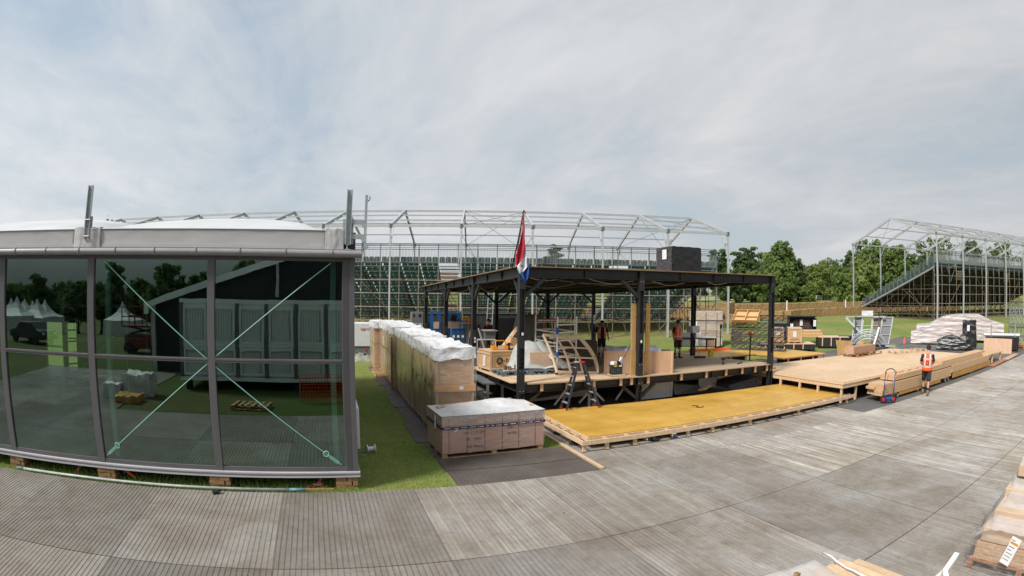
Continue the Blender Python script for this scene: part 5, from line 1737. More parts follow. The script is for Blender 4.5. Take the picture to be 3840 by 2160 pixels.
def pallet_at(name, lab, loc, rz_, w_, d_, m, h=.13, along='x'):
    t = thing(name, lab, 'pallet', loc, rz_)
    build_local(pallet_mb(0, w_, 0, d_, 0, h, 6, along), 'pallet_frame', m, t)
    return t
pallet_at('blue_pallet', 'worn blue pallet with castors on it, at the left deck corner', (5.38, 16.0, zd(16.4) + .014), R(3), 1.0, .82, M['pallet_blue'])
pallet_at('blue_pallet', 'worn blue pallet under the white sheeted pile, right of the corner post', (6.35, 15.98, zd(16.4) + .014), R(2), 1.0, .85, M['pallet_blue'])
zp = zd(16.4) + .146
o = MB().obox((5.75, 16.25, zp + .015), (.45, .16, .028), rz=.1).build('board_offcut', M['wood'])
tag(o, 'short pale board lying under the castors on the blue pallet', 'board')
for k, (x, y, a) in enumerate(((5.60, 16.3, .3), (5.72, 16.22, 1.2), (5.92, 16.3, -.4), (6.02, 16.22, 1.5))):
    t = thing('castor_wheel', ['castor wheel on the blue pallet, farthest left', 'second castor wheel from the left on the blue pallet', 'third castor wheel from the left on the blue pallet', 'castor wheel on the blue pallet, nearest the corner post'][k], 'castor', (x, y, zp + .03), a, 'castors on the blue pallet')
    build_local(MB().tube([(-.018, 0, .065), (.018, 0, .065)], .06, 14), 'tyre', M['rubber'], t)
    build_local(MB().tube([(-.022, 0, .065), (.022, 0, .065)], .028, 10), 'hub', M['chrome'], t)
    build_local(MB().beam((0, 0, .065), (0, .03, .14), .05, .012).box(-.035, .035, -.01, .06, .14, .15), 'fork', M['chrome'], t)
for k in range(2):
    y = 18.35 + .12 * k
    o = MB().beam((5.30 + .1 * k, y - .35, zd(18) + .03), (5.62 + .1 * k, y, zd(18) + .32), .06, .045).build('timber_offcut', M['wood'], bevel=.003)
    tag(o, ['pale timber offcut leaning on the lettered crate, outer one', 'pale timber offcut leaning on the lettered crate, inner one'][k], 'timber offcut')

def sheeted_pile():
    t = thing('sheeted_pile', 'pile covered by translucent white plastic sheet on a blue pallet', 'covered pile', (6.9, 17.0, zd(17)))
    def fn(u, v):
        x, y = 5.98 + 2.1 * u, 16.3 + 1.6 * v
        a = math.exp(-((x - 6.55) / .48) ** 4 - ((y - 16.9) / .55) ** 4)
        b = math.exp(-((x - 7.15) / .55) ** 2 - ((y - 17.1) / .6) ** 2)
        z = .80 * max(a, .98 * b) + .13
        e = min(1, 9 * min(u, 1 - u)) * min(1, 9 * min(v, 1 - v))
        f = .035 * nz(x * 2 - z, y * 2, z, 1.3) + .03 * abs(nz(x * 4, y * 3, z, 1, 4))
        return (x + .04 * nz(x, y, z, 2), y + .04 * nz(y, x, z, 2, 5), zd(17) + .12 + z * (.25 + .75 * e) + f)
    MB().grid(fn, 80, 60).build('plastic_sheet', M['sheet_clear'], t, smooth=True)
    MB().box(6.45, 7.25, 16.35, 17.2, zd(17) + .16, zd(17) + .72).build('covered_box', M['cardboard_pale'], t)
M['sheet_clear'] = make_soft('translucent_sheet', .80, (0.58, 0.61, 0.60))
sheeted_pile()

M['tower_white'] = mat('white_powder_coat', (0.70, 0.70, 0.69), (0.60, 0.60, 0.59), 5, rough=0.4)
tw = tower('scaffold_tower', 'white aluminium scaffold tower on the deck behind the corner post', [((7.13, 15.75), (7.95, 16.05)), ((7.12, 17.55), (7.92, 17.7))], (7.5, 16.6, zd(16.6)), zd(16.6) + .01, 2.94, M['tower_white'], 6, .030)
bn = MB().box(7.15, 7.95, 17.49, 17.50, 2.70, 2.80).build('red_banner', M['red'], tw)
mb = MB()
rnd = random.Random(3)
x = 7.2
while x < 7.9:
    wd = rnd.uniform(.03, .06)
    mb.box(x, x + wd, 17.485, 17.489, 2.725, 2.775); x += wd + .025
o = mb.build('banner_print', M['paper'], bn)
MB().obox((7.13, 15.74, 2.50), (.066, .066, .22)).obox((7.13, 15.74, 1.75), (.066, .066, .16)).build('blue_tape', M['blue'], tw)
for f in ((7.13, 15.75), (7.95, 16.05)):
    MB().obox((f[0], f[1] - .01, zd(16) + .15), (.05, .05, .06)).build('red_brake', M['red'], tw)

def curved_frame():
    t = thing('curved_lattice_frame', 'curved pale timber lattice frame standing on the deck behind the ladder', 'lattice frame', (7.8, 15.9, zd(15.9)))
    y0 = 15.55
    def C(u, v):
        """u 0..1 left to right, v 0..1 bottom to top"""
        b = np.array((7.05 + 1.46 * u, zd(15.9) + .02 + .10 * (1 - u)))
        tp = np.array((6.75 + 1.33 * u, 2.37 - .14 * u))
        bow = np.array((.16 * math.sin(math.pi * v) * (.3 + .7 * u), 0))
        p = b + (tp - b) * v + bow
        return (p[0], y0 + .45 * v, p[1])
    def rib(pts, w_, name):
        mb = MB()
        for a, b in zip(pts, pts[1:]):
            mb.beam(a, b, .05, w_, (0, 0, 1) if abs(b[0] - a[0]) < abs(b[2] - a[2]) else (0, 0, 1))
        mb.build(name, M['wood_pale'], t)
    for u, w_ in ((0, .07), (.33, .06), (.62, .06), (1.0, .12)):
        rib([C(u, v) for v in np.linspace(0, 1, 9)], w_, 'curved_rib')
    for v, w_ in ((.02, .07), (.42, .05), (.70, .04), (1.0, .08)):
        rib([C(u, v) for u in np.linspace(0, 1, 5)], w_, 'cross_rail')
M['wood_pale'] = mat('very_pale_birch', (0.68, 0.54, 0.38), (0.60, 0.46, 0.31), 4, (2, 2, 1), rough=0.6)
curved_frame()

def ply_wall():
    t = thing('plywood_crate', 'low open crate of pinkish plywood panels standing across the front of the deck', 'crate', (9.7, 15.0, zd(15)))
    pts = [(8.70, 15.50), (9.12, 15.26), (9.92, 14.85), (10.72, 14.42)]
    h = .735
    for (a, b) in zip(pts, pts[1:]):
        za = zd(15)
        d = Vector((b[0] - a[0], b[1] - a[1], 0)).normalized()
        nrm = Vector((-d.y, d.x, 0)) * .018
        p = [Vector((a[0], a[1], za)) + d * .004, Vector((b[0], b[1], za)) - d * .004]
        q = [p[0], p[1], p[1] + nrm, p[0] + nrm]
        MB().hexa(q + [v + Vector((0, 0, h)) for v in q]).build('side_panel', M['ply'], t)
    back = [(8.95, 16.0), (11.0, 14.95)]
    MB().hexa([(8.95, 16.0, zd(15)), (11.0, 14.95, zd(15)), (11.01, 14.97, zd(15)), (8.96, 16.02, zd(15)), (8.95, 16.0, zd(15) + .73), (11.0, 14.95, zd(15) + .73), (11.01, 14.97, zd(15) + .73), (8.96, 16.02, zd(15) + .73)]).build('back_panel', M['ply_grey'], t)
    mb = MB().box(10.66, 10.72, 14.40, 14.44, zd(15), zd(15) + .73)
    mb.build('corner_batten', M['wood'], t)
ply_wall()
def bag(x0, x1, y0, lab, seed):
    def fn(u, v):
        x = x0 + (x1 - x0) * u
        y = y0 - .52 * (x - x0) + .55 * v - .05
        e = min(1, 6 * min(u, 1 - u)) * min(1, 5 * min(v, 1 - v))
        return (x, y, zd(15) + .62 + e * (.20 + .10 * nz(x, y, 0, 4, seed) + .05 * abs(nz(x, y, 0, 13, seed))))
    o = MB().grid(fn, 50, 24).build('plastic_bag', M['sheet_lilac'], smooth=True)
    tag(o, lab, 'plastic sheet')
M['sheet_lilac'] = make_soft('lilac_white_film', .85, (0.50, 0.50, 0.58))
bag(8.95, 9.75, 15.55, 'crumpled translucent plastic sheet in the left end of the plywood crate', 2)
bag(10.0, 10.55, 15.0, 'crumpled translucent plastic sheet in the right end of the plywood crate', 7)
for x, lab in ((9.24, 'tall narrow osb board standing left of the middle front post'), (9.78, 'tall narrow osb board standing right of the middle front post')):
    o = MB().box(x - .08, x + .08, 14.56, 14.60, zd(14.6) + .002, zd(14.6) + 2.28).build('osb_board', M['osb_yellow'])
    tag(o, lab, 'osb board')
# site vacuum
zv = zd(14.8) + .012
o = MB().obox((8.78, 14.80, zv + .02), (.46, .40, .035), rz=-.1).build('wooden_base_board', M['wood'])
tag(o, 'pale board under the dark vacuum cleaner at the deck front', 'board')
zv += .04
t = thing('vacuum_cleaner', 'dark grey vacuum cleaner with hose and tools on top, at the deck front', 'vacuum cleaner', (8.76, 14.8, zv))
MB().box(8.58, 8.92, 14.66, 14.94, zv, zv + .24).build('tank', M['cloth_grey'], t, bevel=.02)
MB().box(8.57, 8.93, 14.65, 14.95, zv + .243, zv + .30).build('lid', M['dark_grey'], t, bevel=.01)
MB().box(8.60, 8.70, 14.645, 14.655, zv + .25, zv + .29).build('yellow_clip', M['yellow'], t)
MB().box(8.78, 8.88, 14.645, 14.655, zv + .25, zv + .29).build('pale_clip', M['paper'], t)
MB().box(8.71, 8.80, 14.650, 14.659, zv + .12, zv + .15).build('blue_badge', M['blue'], t)
MB().tube([(8.60, 14.75, zv + .34), (8.52, 14.68, zv + .26), (8.46, 14.66, zv + .10), (8.50, 14.68, zv + .02)], .02, 8).build('hose', M['rubber'], t, smooth=True)
MB().tube([(8.70, 14.72, zv + .36), (8.90, 14.74, zv + .40), (9.06, 14.78, zv + .56), (9.28, 14.70, zv + 1.05), (9.38, 14.6, zv + 1.6)], .009, 6).build('power_cable', M['rubber'], t, smooth=True)
MB().obox((8.64, 14.75, zv + .36), (.16, .14, .10), rz=.3).build('white_filter', M['paper'], t)
MB().obox((8.93, 14.80, zv + .43), (.09, .06, .20), ry=.4).build('white_tool', M['paper'], t)
MB().obox((8.76, 14.82, zv + .36), (.26, .16, .09), rz=-.2).build('black_tool', M['black_plastic'], t)
MB().obox((8.92, 14.86, zv + .34), (.12, .14, .05), rz=.2).build('blue_tool', M['blue'], t)
# small things on the deck
t = thing('cordless_driver', 'small black cordless driver standing upright on the bare deck', 'power tool', (13.88, 15.43, zd(15.43)))
z = zd(15.43)
MB().lathe((13.88, 15.43, z), [(.06, 0), (.065, .02), (.045, .06), (.02, .08), (.02, .17)], 12).build('battery_base', M['black_plastic'], t)
MB().obox((13.88, 15.43, z + .20), (.18, .06, .07)).build('head', M['black_plastic'], t)
for x, y, a, ln, lab in ((14.55, 15.2, .5, .55, 'thin dark pry bar lying on the deck near the right post'), (9.3, 17.6, .3, .25, 'small dark off-cut lying on the deck behind the plywood crate')):
    o = MB().obox((x, y, zd(y) + .025), (ln, .05, .035), rz=a).build('pry_bar', M['black_plastic'])
    tag(o, lab, 'tool')
t = thing('broom', 'long-handled broom leaning against the right rear deck post', 'broom', (14.82, 18.0, zd(18)))
MB().tube([(14.82, 18.0, zd(18) + .06), (15.18, 19.10, 2.30)], .013, 8).build('handle', M['galv'], t)
MB().obox((14.82, 18.0, zd(18) + .05), (.5, .09, .08), rz=-.3).build('brush_head', M['bark'], t)
o = softbox(MB(), 15.24, 15.66, 19.1, 19.5, 2.02, 2.32, 12, .02, 6, 3).build('white_post_wrap', M['sheet_white'], smooth=True)
tag(o, 'white padding sheet wrapped round the right rear deck post', 'sheet')
def ply_stack():
    for k, (z0, z1, dx, lab) in enumerate(((0, .20, 0, 'lower pack of grey plywood sheets on the deck behind the worker'), (.205, .72, .08, 'upper pack of grey plywood sheets on the deck beside the worker'))):
        y = 21.0
        o = MB().hexa([(8.9 + dx, 21.7, zd(y) + z0), (11.28, 20.72, zd(y) + z0), (11.6, 21.5, zd(y) + z0), (9.2, 22.5, zd(y) + z0), (8.9 + dx, 21.7, zd(y) + z1), (11.28, 20.72, zd(y) + z1), (11.6, 21.5, zd(y) + z1), (9.2, 22.5, zd(y) + z1)]).build('plywood_pack', M['ply_grey'])
        tag(o, lab, 'plywood pack')
    o = MB().hexa([(8.3, 18.6, zd(18.6) + .003), (10.4, 17.6, zd(18) + .003), (11.6, 19.9, zd(19.9) + .003), (9.4, 21.0, zd(21) + .003), (8.3, 18.6, zd(18.6) + .03), (10.4, 17.6, zd(17.6) + .03), (11.6, 19.9, zd(19.9) + .03), (9.4, 21.0, zd(21) + .03)]).build('plywood_sheet', M['ply_grey'])
    tag(o, 'grey plywood sheet lying flat on the deck in front of the worker', 'plywood sheet')
ply_stack()
# back of the deck and beyond
def hoarding():
    t = thing('hoarding_wall', 'dark grey hoarding wall with pale top edge behind the deck', 'hoarding', (8.4, 31.2, 0))
    for k in range(5):
        x = 5.55 + 1.2 * k
        MB().box(x + .01, x + 1.19, 31.2, 31.24, .02, 2.50).build('panel', M['dark_grey'], t)
    MB().box(5.5, 11.6, 31.16, 31.28, 2.502, 2.56).build('top_rail', M['rail_grey'], t)
    MB().box(10.2, 11.4, 31.12, 31.18, .02, 2.25).build('black_door', M['black_plastic'], t)
    MB().obox((9.6, 31.1, .75), (1.0, .03, 1.4)).build('brown_board', M['ply_grey'], t)
hoarding()
t = thing('grey_cabinet', 'grey steel cabinet with pale doors beyond the wrapped packs', 'cabinet', (5.2, 30.8, 0))
MB().box(4.88, 5.55, 30.5, 31.0, .02, 2.62).build('cabinet_body', M['mid_grey'], t, bevel=.01)
MB().box(4.92, 5.19, 30.485, 30.50, .5, 2.0).box(5.24, 5.51, 30.485, 30.50, .5, 2.0).build('pale_door', M['alu_bright'], t)
MB().box(4.95, 5.05, 30.485, 30.50, 2.35, 2.5).box(5.28, 5.42, 30.485, 30.5, 2.35, 2.5).build('black_vent', M['black_plastic'], t)
def blue_lift(x, y, w_, h, lab, full):
    t = thing('blue_lift', lab, 'lift', (x, y, 0))
    mb = MB()
    for xx in (x, x + w_):
        for yy in (y, y + .5):
            mb.box(xx - .03, xx + .03, yy - .03, yy + .03, .1, h)
    for z in (.5, h * .62, h - .03):
        mb.box(x, x + w_, y - .025, y + .025, z - .03, z + .03).box(x, x + w_, y + .475, y + .525, z - .03, z + .03)
    mb.build('mast_frame', M['blue'], t)
    MB().box(x - .1, x + w_ + .1, y - .1, y + .6, .05, .42).build('base_box', M['blue_dark'], t)
    MB().box(x + .06, x + w_ - .06, y - .06, y - .03, h * .62 + .08, h * .62 + .45).build('control_panel', M['cardboard_pale'], t)
    if full:
        MB().box(x - .02, x + w_ + .02, y + .2, y + .26, .42, h - .1).build('back_screen', M['blue_dark'], t)
        MB().beam((x + w_ + .05, y, h), (x + w_ + .55, y - .1, .9), .06, .06).build('slanting_arm', M['galv'], t)
        MB().obox((x + w_ * .5, y - .05, h - .35), (.3, .1, .35), ry=.3).build('black_motor', M['black_plastic'], t)
blue_lift(5.92, 29.7, .42, 2.68, 'narrow blue mast lift behind the wrapped packs', False)
blue_lift(6.72, 29.7, .80, 2.70, 'wider blue lift with dark motor behind the deck', True)
for k in range(3):
    x = 6.46 + .24 * k
    t = thing('blue_bin', ['blue bin, left of the three at the back of the deck', 'blue bin, middle of the three at the back of the deck', 'blue bin, right of the three at the back of the deck'][k], 'bin', (x, 27.5, zd(27.5)), 0, 'blue bins on the deck')
    MB().box(x, x + .225, 27.35, 27.7, zd(27.5), zd(27.5) + 1.05).build('bin_body', M['blue_dark'], t, bevel=.01)
    MB().box(x - .004, x + .23, 27.33, 27.72, zd(27.5) + 1.053, zd(27.5) + 1.10).build('bin_lid', M['blue'], t)
    MB().box(x + .05, x + .17, 27.34, 27.348, zd(27.5) + .62, zd(27.5) + .74).build('white_mark', M['paper'], t)
t = thing('grey_locker', 'tall dark grey locker with pale edges at the back of the deck', 'locker', (7.3, 27.6, zd(27.6)))
MB().box(7.08, 7.34, 27.4, 27.9, zd(27.6), zd(27.6) + 1.32).box(7.38, 7.58, 27.4, 27.9, zd(27.6), zd(27.6) + 1.28).build('locker_body', M['mid_grey'], t)
MB().box(7.345, 7.375, 27.36, 27.9, zd(27.6), zd(27.6) + 1.36).box(7.04, 7.6, 27.38, 27.92, zd(27.6) + 1.325, zd(27.6) + 1.36).build('pale_edge', M['alu'], t)
o = softbox(MB(), 7.46, 7.66, 27.5, 27.7, zd(27.6) + 1.365, zd(27.6) + 1.58, 10, .03, 9, 5).build('orange_bag', M['hivis'], smooth=True)
tag(o, 'bright orange-red bag lying on the grey locker', 'bag')
o = MB().box(7.55, 7.95, 29.4, 29.6, 2.2, 2.42).build('yellow_case', M['yellow'], bevel=.03)
tag(o, 'yellow case hanging on the blue lift behind the deck', 'case')
t = thing('white_trolley', 'white framed trolley carrying a grey tub, behind the lettered crate', 'trolley', (6.15, 20.5, zd(20.5)))
zt = zd(20.5)
mb = MB()
for x in (5.80, 6.55):
    for y in (20.3, 20.8):
        mb.box(x - .02, x + .02, y - .02, y + .02, zt, zt + .92)
mb.box(5.80, 6.55, 20.28, 20.82, zt + .90, zt + .93).box(5.80, 6.55, 20.28, 20.82, zt + .4, zt + .43)
mb.build('frame', M['white_plastic'], t)
MB().beam((5.85, 20.3, zt + 1.35), (6.2, 20.25, zt + .2), .06, .05).build('slanting_rail', M['alu_bright'], t)
MB().box(5.66, 5.98, 20.5, 20.8, zt + .94, zt + 1.4).build('black_box', M['black_plastic'], t)
t = thing('grey_tub', 'grey plastic tub with pale rim on the white trolley', 'tub', (6.4, 20.5, zt + .94))
MB().hexa([(6.17, 20.35, zt + .94), (6.55, 20.35, zt + .94), (6.55, 20.75, zt + .94), (6.17, 20.75, zt + .94), (6.12, 20.3, zt + 1.24), (6.60, 20.3, zt + 1.24), (6.60, 20.8, zt + 1.24), (6.12, 20.8, zt + 1.24)]).build('tub_body', M['mid_grey'], t, bevel=.01)
MB().box(6.08, 6.64, 20.26, 20.84, zt + 1.242, zt + 1.275).build('rim', M['alu_bright'], t)
t = thing('aluminium_ladder', 'tall aluminium ladder leaning on the scaffolding behind the deck', 'ladder', (9.4, 29.9, 0))
for dx in (0, .32):
    MB().beam((9.0 + dx, 29.8, .05), (9.35 + dx, 30.3, 4.3), .03, .07).build('rail', M['alu_bright'], t)
for k in range(14):
    u = .05 + .067 * k
    MB().tube([(9.0 + .35 * u, 29.8 + .5 * u, .05 + 4.25 * u), (9.32 + .35 * u, 29.8 + .5 * u, .05 + 4.25 * u)], .016, 6).build('rung', M['alu_bright'], t)
def big_tarp():
    t = thing('tarpaulin_pile', 'tall pile under a grey-brown tarpaulin at the back of the deck', 'covered pile', (10.0, 25.2, zd(25)))
    zb_ = zd(25)
    def fn(u, v):
        x = 9.05 + 1.85 * u
        y = 24.4 + 1.6 * v
        e = min(1, 4 * min(u * 1.6, 1 - u)) * min(1, 5 * min(v, 1 - v))
        return (x + .08 * nz(x, y, 0, 2), y + .05 * nz(y, x, 0, 2), zb_ + .05 + 1.75 * e ** .8 + .09 * nz(x, y, e, 4) * e)
    MB().grid(fn, 40, 34).build('tarpaulin', M['sheet_grey'], t, smooth=True)
    MB().box(10.30, 10.42, 24.36, 24.4, zb_ + .9, zb_ + 1.7).build('yellow_mark', M['amber'], t)
big_tarp()
# clutter below the deck
def corr_panel(x0, x1, y, z0, z1, lab, lean=0.0):
    t = thing('corrugated_panel', lab, 'corrugated panel', (x0, y, z0))
    mb = MB()
    n = 9
    for k in range(n):
        za, zb_ = z0 + (z1 - z0) * k / n, z0 + (z1 - z0) * (k + .62) / n
        mb.box(x0, x1, y + lean * k - .022, y + lean * k + .004, za, zb_).box(x0, x1, y + lean * k - .004, y + lean * k + .004, zb_, z0 + (z1 - z0) * (k + 1) / n)
    mb.build('corrugated_sheet', M['alu_bright'], t)
    MB().box(x1 + .002, x1 + .07, y - .03, y + .03, z0, z1 + .03).build('edge_post', M['alu'], t)
corr_panel(9.65, 11.05, 14.95, .22, .90, 'pale corrugated panel under the deck, right of the middle post')
corr_panel(12.75, 13.55, 15.5, .25, .86, 'pale corrugated panel under the deck, near the right bay')
o = MB().hexa([(11.3, 15.0, .24), (12.7, 15.0, .24), (12.7, 15.8, .24), (11.3, 15.8, .24), (11.3, 15.2, .62), (12.7, 15.4, .40), (12.7, 15.8, .40), (11.3, 15.8, .62)]).build('sloping_box', M['mid_grey'], bevel=.02)
tag(o, 'grey sloping plastic box under the deck between the corrugated panels', 'box')
t = thing('pipe_valve', 'brass valve with small red handle under the deck beside the grey box', 'valve', (12.45, 14.72, .33))
MB().tube([(12.2, 14.85, .36), (12.45, 14.72, .40), (12.62, 14.68, .52)], .05, 10).build('valve_body', M['crate_ply'], t, smooth=True)
MB().obox((12.78, 14.66, .56), (.09, .05, .07)).build('red_handle', M['red'], t)
for k, (xa, za, xb, zb_, lab) in enumerate(((6.62, .34, 7.0, .80, 'slanting pale prop under the deck near the corner post'), (7.45, .34, 7.72, .62, 'slanting pale prop behind the ladder, left one'), (8.02, .62, 8.32, .34, 'slanting pale prop behind the ladder, right one'), (8.75, .34, 9.05, .72, 'slanting pale prop just left of the middle post'))):
    o = MB().beam((xa, 14.75, za), (xb, 14.75, zb_), .06, .04, (0, 1, 0)).build('steel_prop', M['alu'])
    tag(o, lab, 'prop')
for k, x in enumerate((7.78, 7.98)):
    o = MB().box(x - .035, x + .035, 14.70, 14.78, .05, .80).build('upright_prop', M['alu'])
    tag(o, ['upright pale prop seen between the ladder legs, left one', 'upright pale prop seen between the ladder legs, right one'][k], 'prop')
o = MB().hexa([(6.0, 15.6, .30), (8.2, 15.6, .38), (8.2, 16.6, .38), (6.0, 16.6, .30), (6.0, 15.6, .34), (8.2, 15.6, .60), (8.2, 16.6, .60), (6.0, 16.6, .34)]).build('stair_unit', M['alu'], bevel=.01)
tag(o, 'pale grey folded stair unit stored under the deck behind the corner post', 'stair unit')
t = thing('grey_bench', 'grey steel bench frame under the left edge of the deck', 'bench', (5.3, 17.6, 0))
for (x, y) in ((5.0, 18.4), (5.1, 16.6), (5.7, 16.9), (5.7, 18.5)):
    MB().box(x - .04, x + .04, y - .04, y + .04, .1, .74).build('leg', M['alu'], t)
MB().box(4.96, 5.74, 16.56, 18.54, .742, .79).build('top_frame', M['mid_grey'], t)
MB().box(4.97, 5.03, 16.7, 18.36, .30, .40).build('side_rail', M['alu'], t)
o = MB().box(4.55, 5.6, 16.2, 18.8, .005, .10).build('pale_slab', M['concrete'], bevel=.01)
tag(o, 'pale slab lying under the grey bench at the left of the deck', 'slab')
o = softbox(MB(), 5.15, 5.65, 15.4, 15.9, .10, .42, 14, .03, 5, 2).build('grey_bag', M['sheet_grey'], smooth=True)
tag(o, 'grey sack under the deck behind the strapped board pack', 'sack')
t = thing('green_tray', 'green plastic tray lying under the deck beside the corner post', 'tray', (6.25, 14.8, .06))
MB().box(5.95, 6.6, 14.6, 15.1, .06, .10).box(5.95, 5.98, 14.6, 15.1, .101, .17).box(6.57, 6.6, 14.6, 15.1, .101, .17).build('tray_body', M['green_paint'], t)
MB().box(6.0, 6.55, 14.58, 14.6, .101, .16).build('tray_lip', M['green_paint'], t)
mb = MB()
for k, (a, b) in enumerate((((13.2, 14.9, .78), (15.0, 14.6, .92)), ((13.3, 15.1, .68), (15.0, 14.9, .82)))):
    o = MB().beam(a, b, .06, .05).build('long_batten', M['wood'])
    tag(o, ['upper pale batten slung under the right end of the deck', 'lower pale batten slung under the right end of the deck'][k], 'batten')
o = MB().hexa([(13.6, 14.7, .3), (15.2, 14.7, .5), (15.2, 15.7, .5), (13.6, 15.7, .3), (13.6, 14.7, .42), (15.2, 14.7, .62), (15.2, 15.7, .62), (13.6, 15.7, .42)]).build('dark_tray_panel', M['dark_grey'], bevel=.01)
tag(o, 'dark panel propped at a slant under the right end of the deck', 'panel')
o = MB().box(5.7, 15.2, 17.6, 17.66, .03, .82).build('skirting_screen', M['black_plastic'])
tag(o, 'black screen closing off the space under the middle of the deck', 'screen')

M["amber_wood"] = mat("amber_board", (0.58, 0.33, 0.10), (0.46, 0.25, 0.07), 4, rough=0.6)
M["brown_dark"] = mat("dark_brown_plate", (0.085, 0.05, 0.036), (0.06, 0.035, 0.025), 4, rough=0.6)
# ------------------------------------------------------------------ second ochre platform, trusses and crates behind the deck
def rear_platform(name_lab, x0, x1, y0, y1, z, lab):
    t = thing('ochre_platform', lab, 'platform', ((x0 + x1) / 2, y0, 0))
    MB().box(x0, x1, y0, y1, z - .022, z).build('floor_panel', M['ochre'], t)
    MB().box(x0 - .02, x1 + .02, y0 - .03, y0 + .02, z - .06, z - .0225).box(x0 - .02, x0 + .02, y0 + .021, y1, z - .06, z - .0225).build('rim_board', M['pallet_red'], t)
    x = x0 + .3
    while x < x1:
        MB().box(x, x + .07, y0 + .0, y0 + .07, .03, z - .061).build('leg', M['wood'], t)
        x += .95
    MB().box(x0 + .1, x1 - .1, y0 + .5, y0 + .54, .03, z - .08).build('gap_shade_sheet', M['dark_grey'], t)  # dark sheet stands in for the shade under this platform
rear_platform('', 15.72, 18.6, 18.35, 21.6, .96, 'ochre platform behind the right end of the steel deck')
rear_platform('', 18.65, 22.0, 16.5, 21.5, .93, 'ochre platform carrying the stack of black trusses')
o = MB().box(15.9, 18.3, 17.2, 17.9, .70, .73).build('ochre_sheet', M['ochre'])
tag(o, 'narrow ochre sheet on the lower ledge before the rear platforms', 'sheet')
MB().box(16.0, 16.06, 17.25, 17.85, .03, .699).box(18.1, 18.16, 17.25, 17.85, .03, .699).build('ledge_leg', M['wood'], o)
t = thing('red_beam', 'long orange-red beam with grey end lying on the rear platform', 'beam', (17.6, 21.2, .96))
MB().beam((16.6, 21.0, 1.02), (18.9, 20.6, 1.02), .10, .10).build('beam_body', M['red_orange'] if 'red_orange' in M else M['hivis'], t)
MB().beam((18.91, 20.6, 1.02), (19.5, 20.5, 1.02), .09, .09).build('grey_end', M['mid_grey'], t)
o = MB().obox((15.95, 18.6, 1.12), (.22, .12, .30), ry=.2).build('yellow_wedge', M['yellow'], bevel=.01)
tag(o, 'yellow plastic stand beside the right rear deck post', 'stand')
t = thing('yellow_jack', 'small yellow jack with dark mast standing at the edge of the rear platform', 'jack', (17.2, 17.0, 0))
MB().hexa([(17.0, 16.85, .05), (17.4, 16.85, .05), (17.4, 17.1, .05), (17.0, 17.1, .05), (17.03, 16.9, .90), (17.18, 16.9, .90), (17.18, 17.05, .90), (17.03, 17.05, .90)]).build('jack_body', M['yellow'], t, bevel=.02)
MB().tube([(16.86, 16.98, .05), (16.86, 16.98, 2.05)], .03, 8).build('mast', M['rubber'], t)
MB().obox((16.87, 16.98, 2.02), (.16, .1, .12), ry=.4).build('red_head', M['red'], t)
o = MB().obox((17.65, 16.7, .80), (.7, .16, .06), rz=.1).build('black_bar', M['black_plastic'])
tag(o, 'black bar lying on the ledge beside the yellow jack', 'bar')
o = MB().obox((16.3, 15.1, .79), (.55, .12, .06), rz=.15).build('yellow_level', M['amber'])
tag(o, 'amber spirit level lying on the pale osb platform behind the right post', 'spirit level')

def truss(a, b, z, w_=.34, lab='', grp='black box trusses'):
    a, b = Vector((a[0], a[1], 0)), Vector((b[0], b[1], 0))
    L_ = (b - a).length
    rz_ = math.atan2(b.y - a.y, b.x - a.x)
    t = thing('box_truss', lab, 'truss', (a.x, a.y, z), rz_, grp)
    mb = MB()
    for y in (0, w_):
        for zz_ in (.03, w_ - .03):
            mb.tube([(0, y, zz_), (L_, y, zz_)], .022, 6)
    build_local(mb, 'chord', M['black_plastic'], t)
    mb = MB()
    n = max(4, int(L_ / .36))
    for k in range(n):
        x0, x1 = L_ * k / n, L_ * (k + 1) / n
        for y in (0, w_):
            mb.tube([(x0, y, .03), (x1, y, w_ - .03)], .013, 5).tube([(x1, y, .03), (x0, y, w_ - .03)], .013, 5).tube([(x0, y, .03), (x0, y, w_ - .03)], .010, 4)
    for x in (0, L_):
        mb.tube([(x, 0, .03), (x, w_, w_ - .03)], .013, 5).tube([(x, w_, .03), (x, 0, w_ - .03)], .013, 5)
    build_local(mb, 'lattice', M['black_plastic'], t)
    return t
TA, TB = (19.35, 20.9), (20.7, 18.3)
lays = ['bottom', 'second from bottom', 'third from bottom', 'top']
for k in range(4):
    truss(TA, TB, .945 + .362 * k, .34, f'black box truss in the four-high stack on the rear platform, {lays[k]}')
truss((20.45, 19.9), (21.15, 18.5), .945 + .362 * 4, .34, 'short black box truss lying on top of the truss stack')
t = thing('wooden_tray', 'ochre wooden tray with compartments tilted on the black truss stack', 'tray', (19.6, 20.4, 2.42))
tz = Matrix.Translation((19.75, 20.2, 2.60)) @ Matrix.Rotation(R(-62), 4, 'Z') @ Matrix.Rotation(R(38), 4, 'X')
def tb(mb, x0, x1, y0, y1, z0, z1):
    m2 = MB().box(x0, x1, y0, y1, z0, z1)
    mb.add([tz @ Vector(p) for p in m2.v], m2.f)
mb = MB()
tb(mb, -.65, .65, -.4, .4, 0, .02)
mb.build('tray_base', M['crate_ply'], t)
mb = MB()
for q in ((-.67, .67, -.42, -.40, 0, .17), (-.67, .67, .40, .42, 0, .17), (-.67, -.65, -.40, .40, 0, .17), (.65, .67, -.40, .40, 0, .17), (-.02, .02, -.40, .40, .021, .17), (-.65, -.02, -.02, .02, .021, .12), (.02, .65, -.06, -.02, .021, .12)):
    tb(mb, *q)
mb.build('tray_side', M['crate_ply'], t)

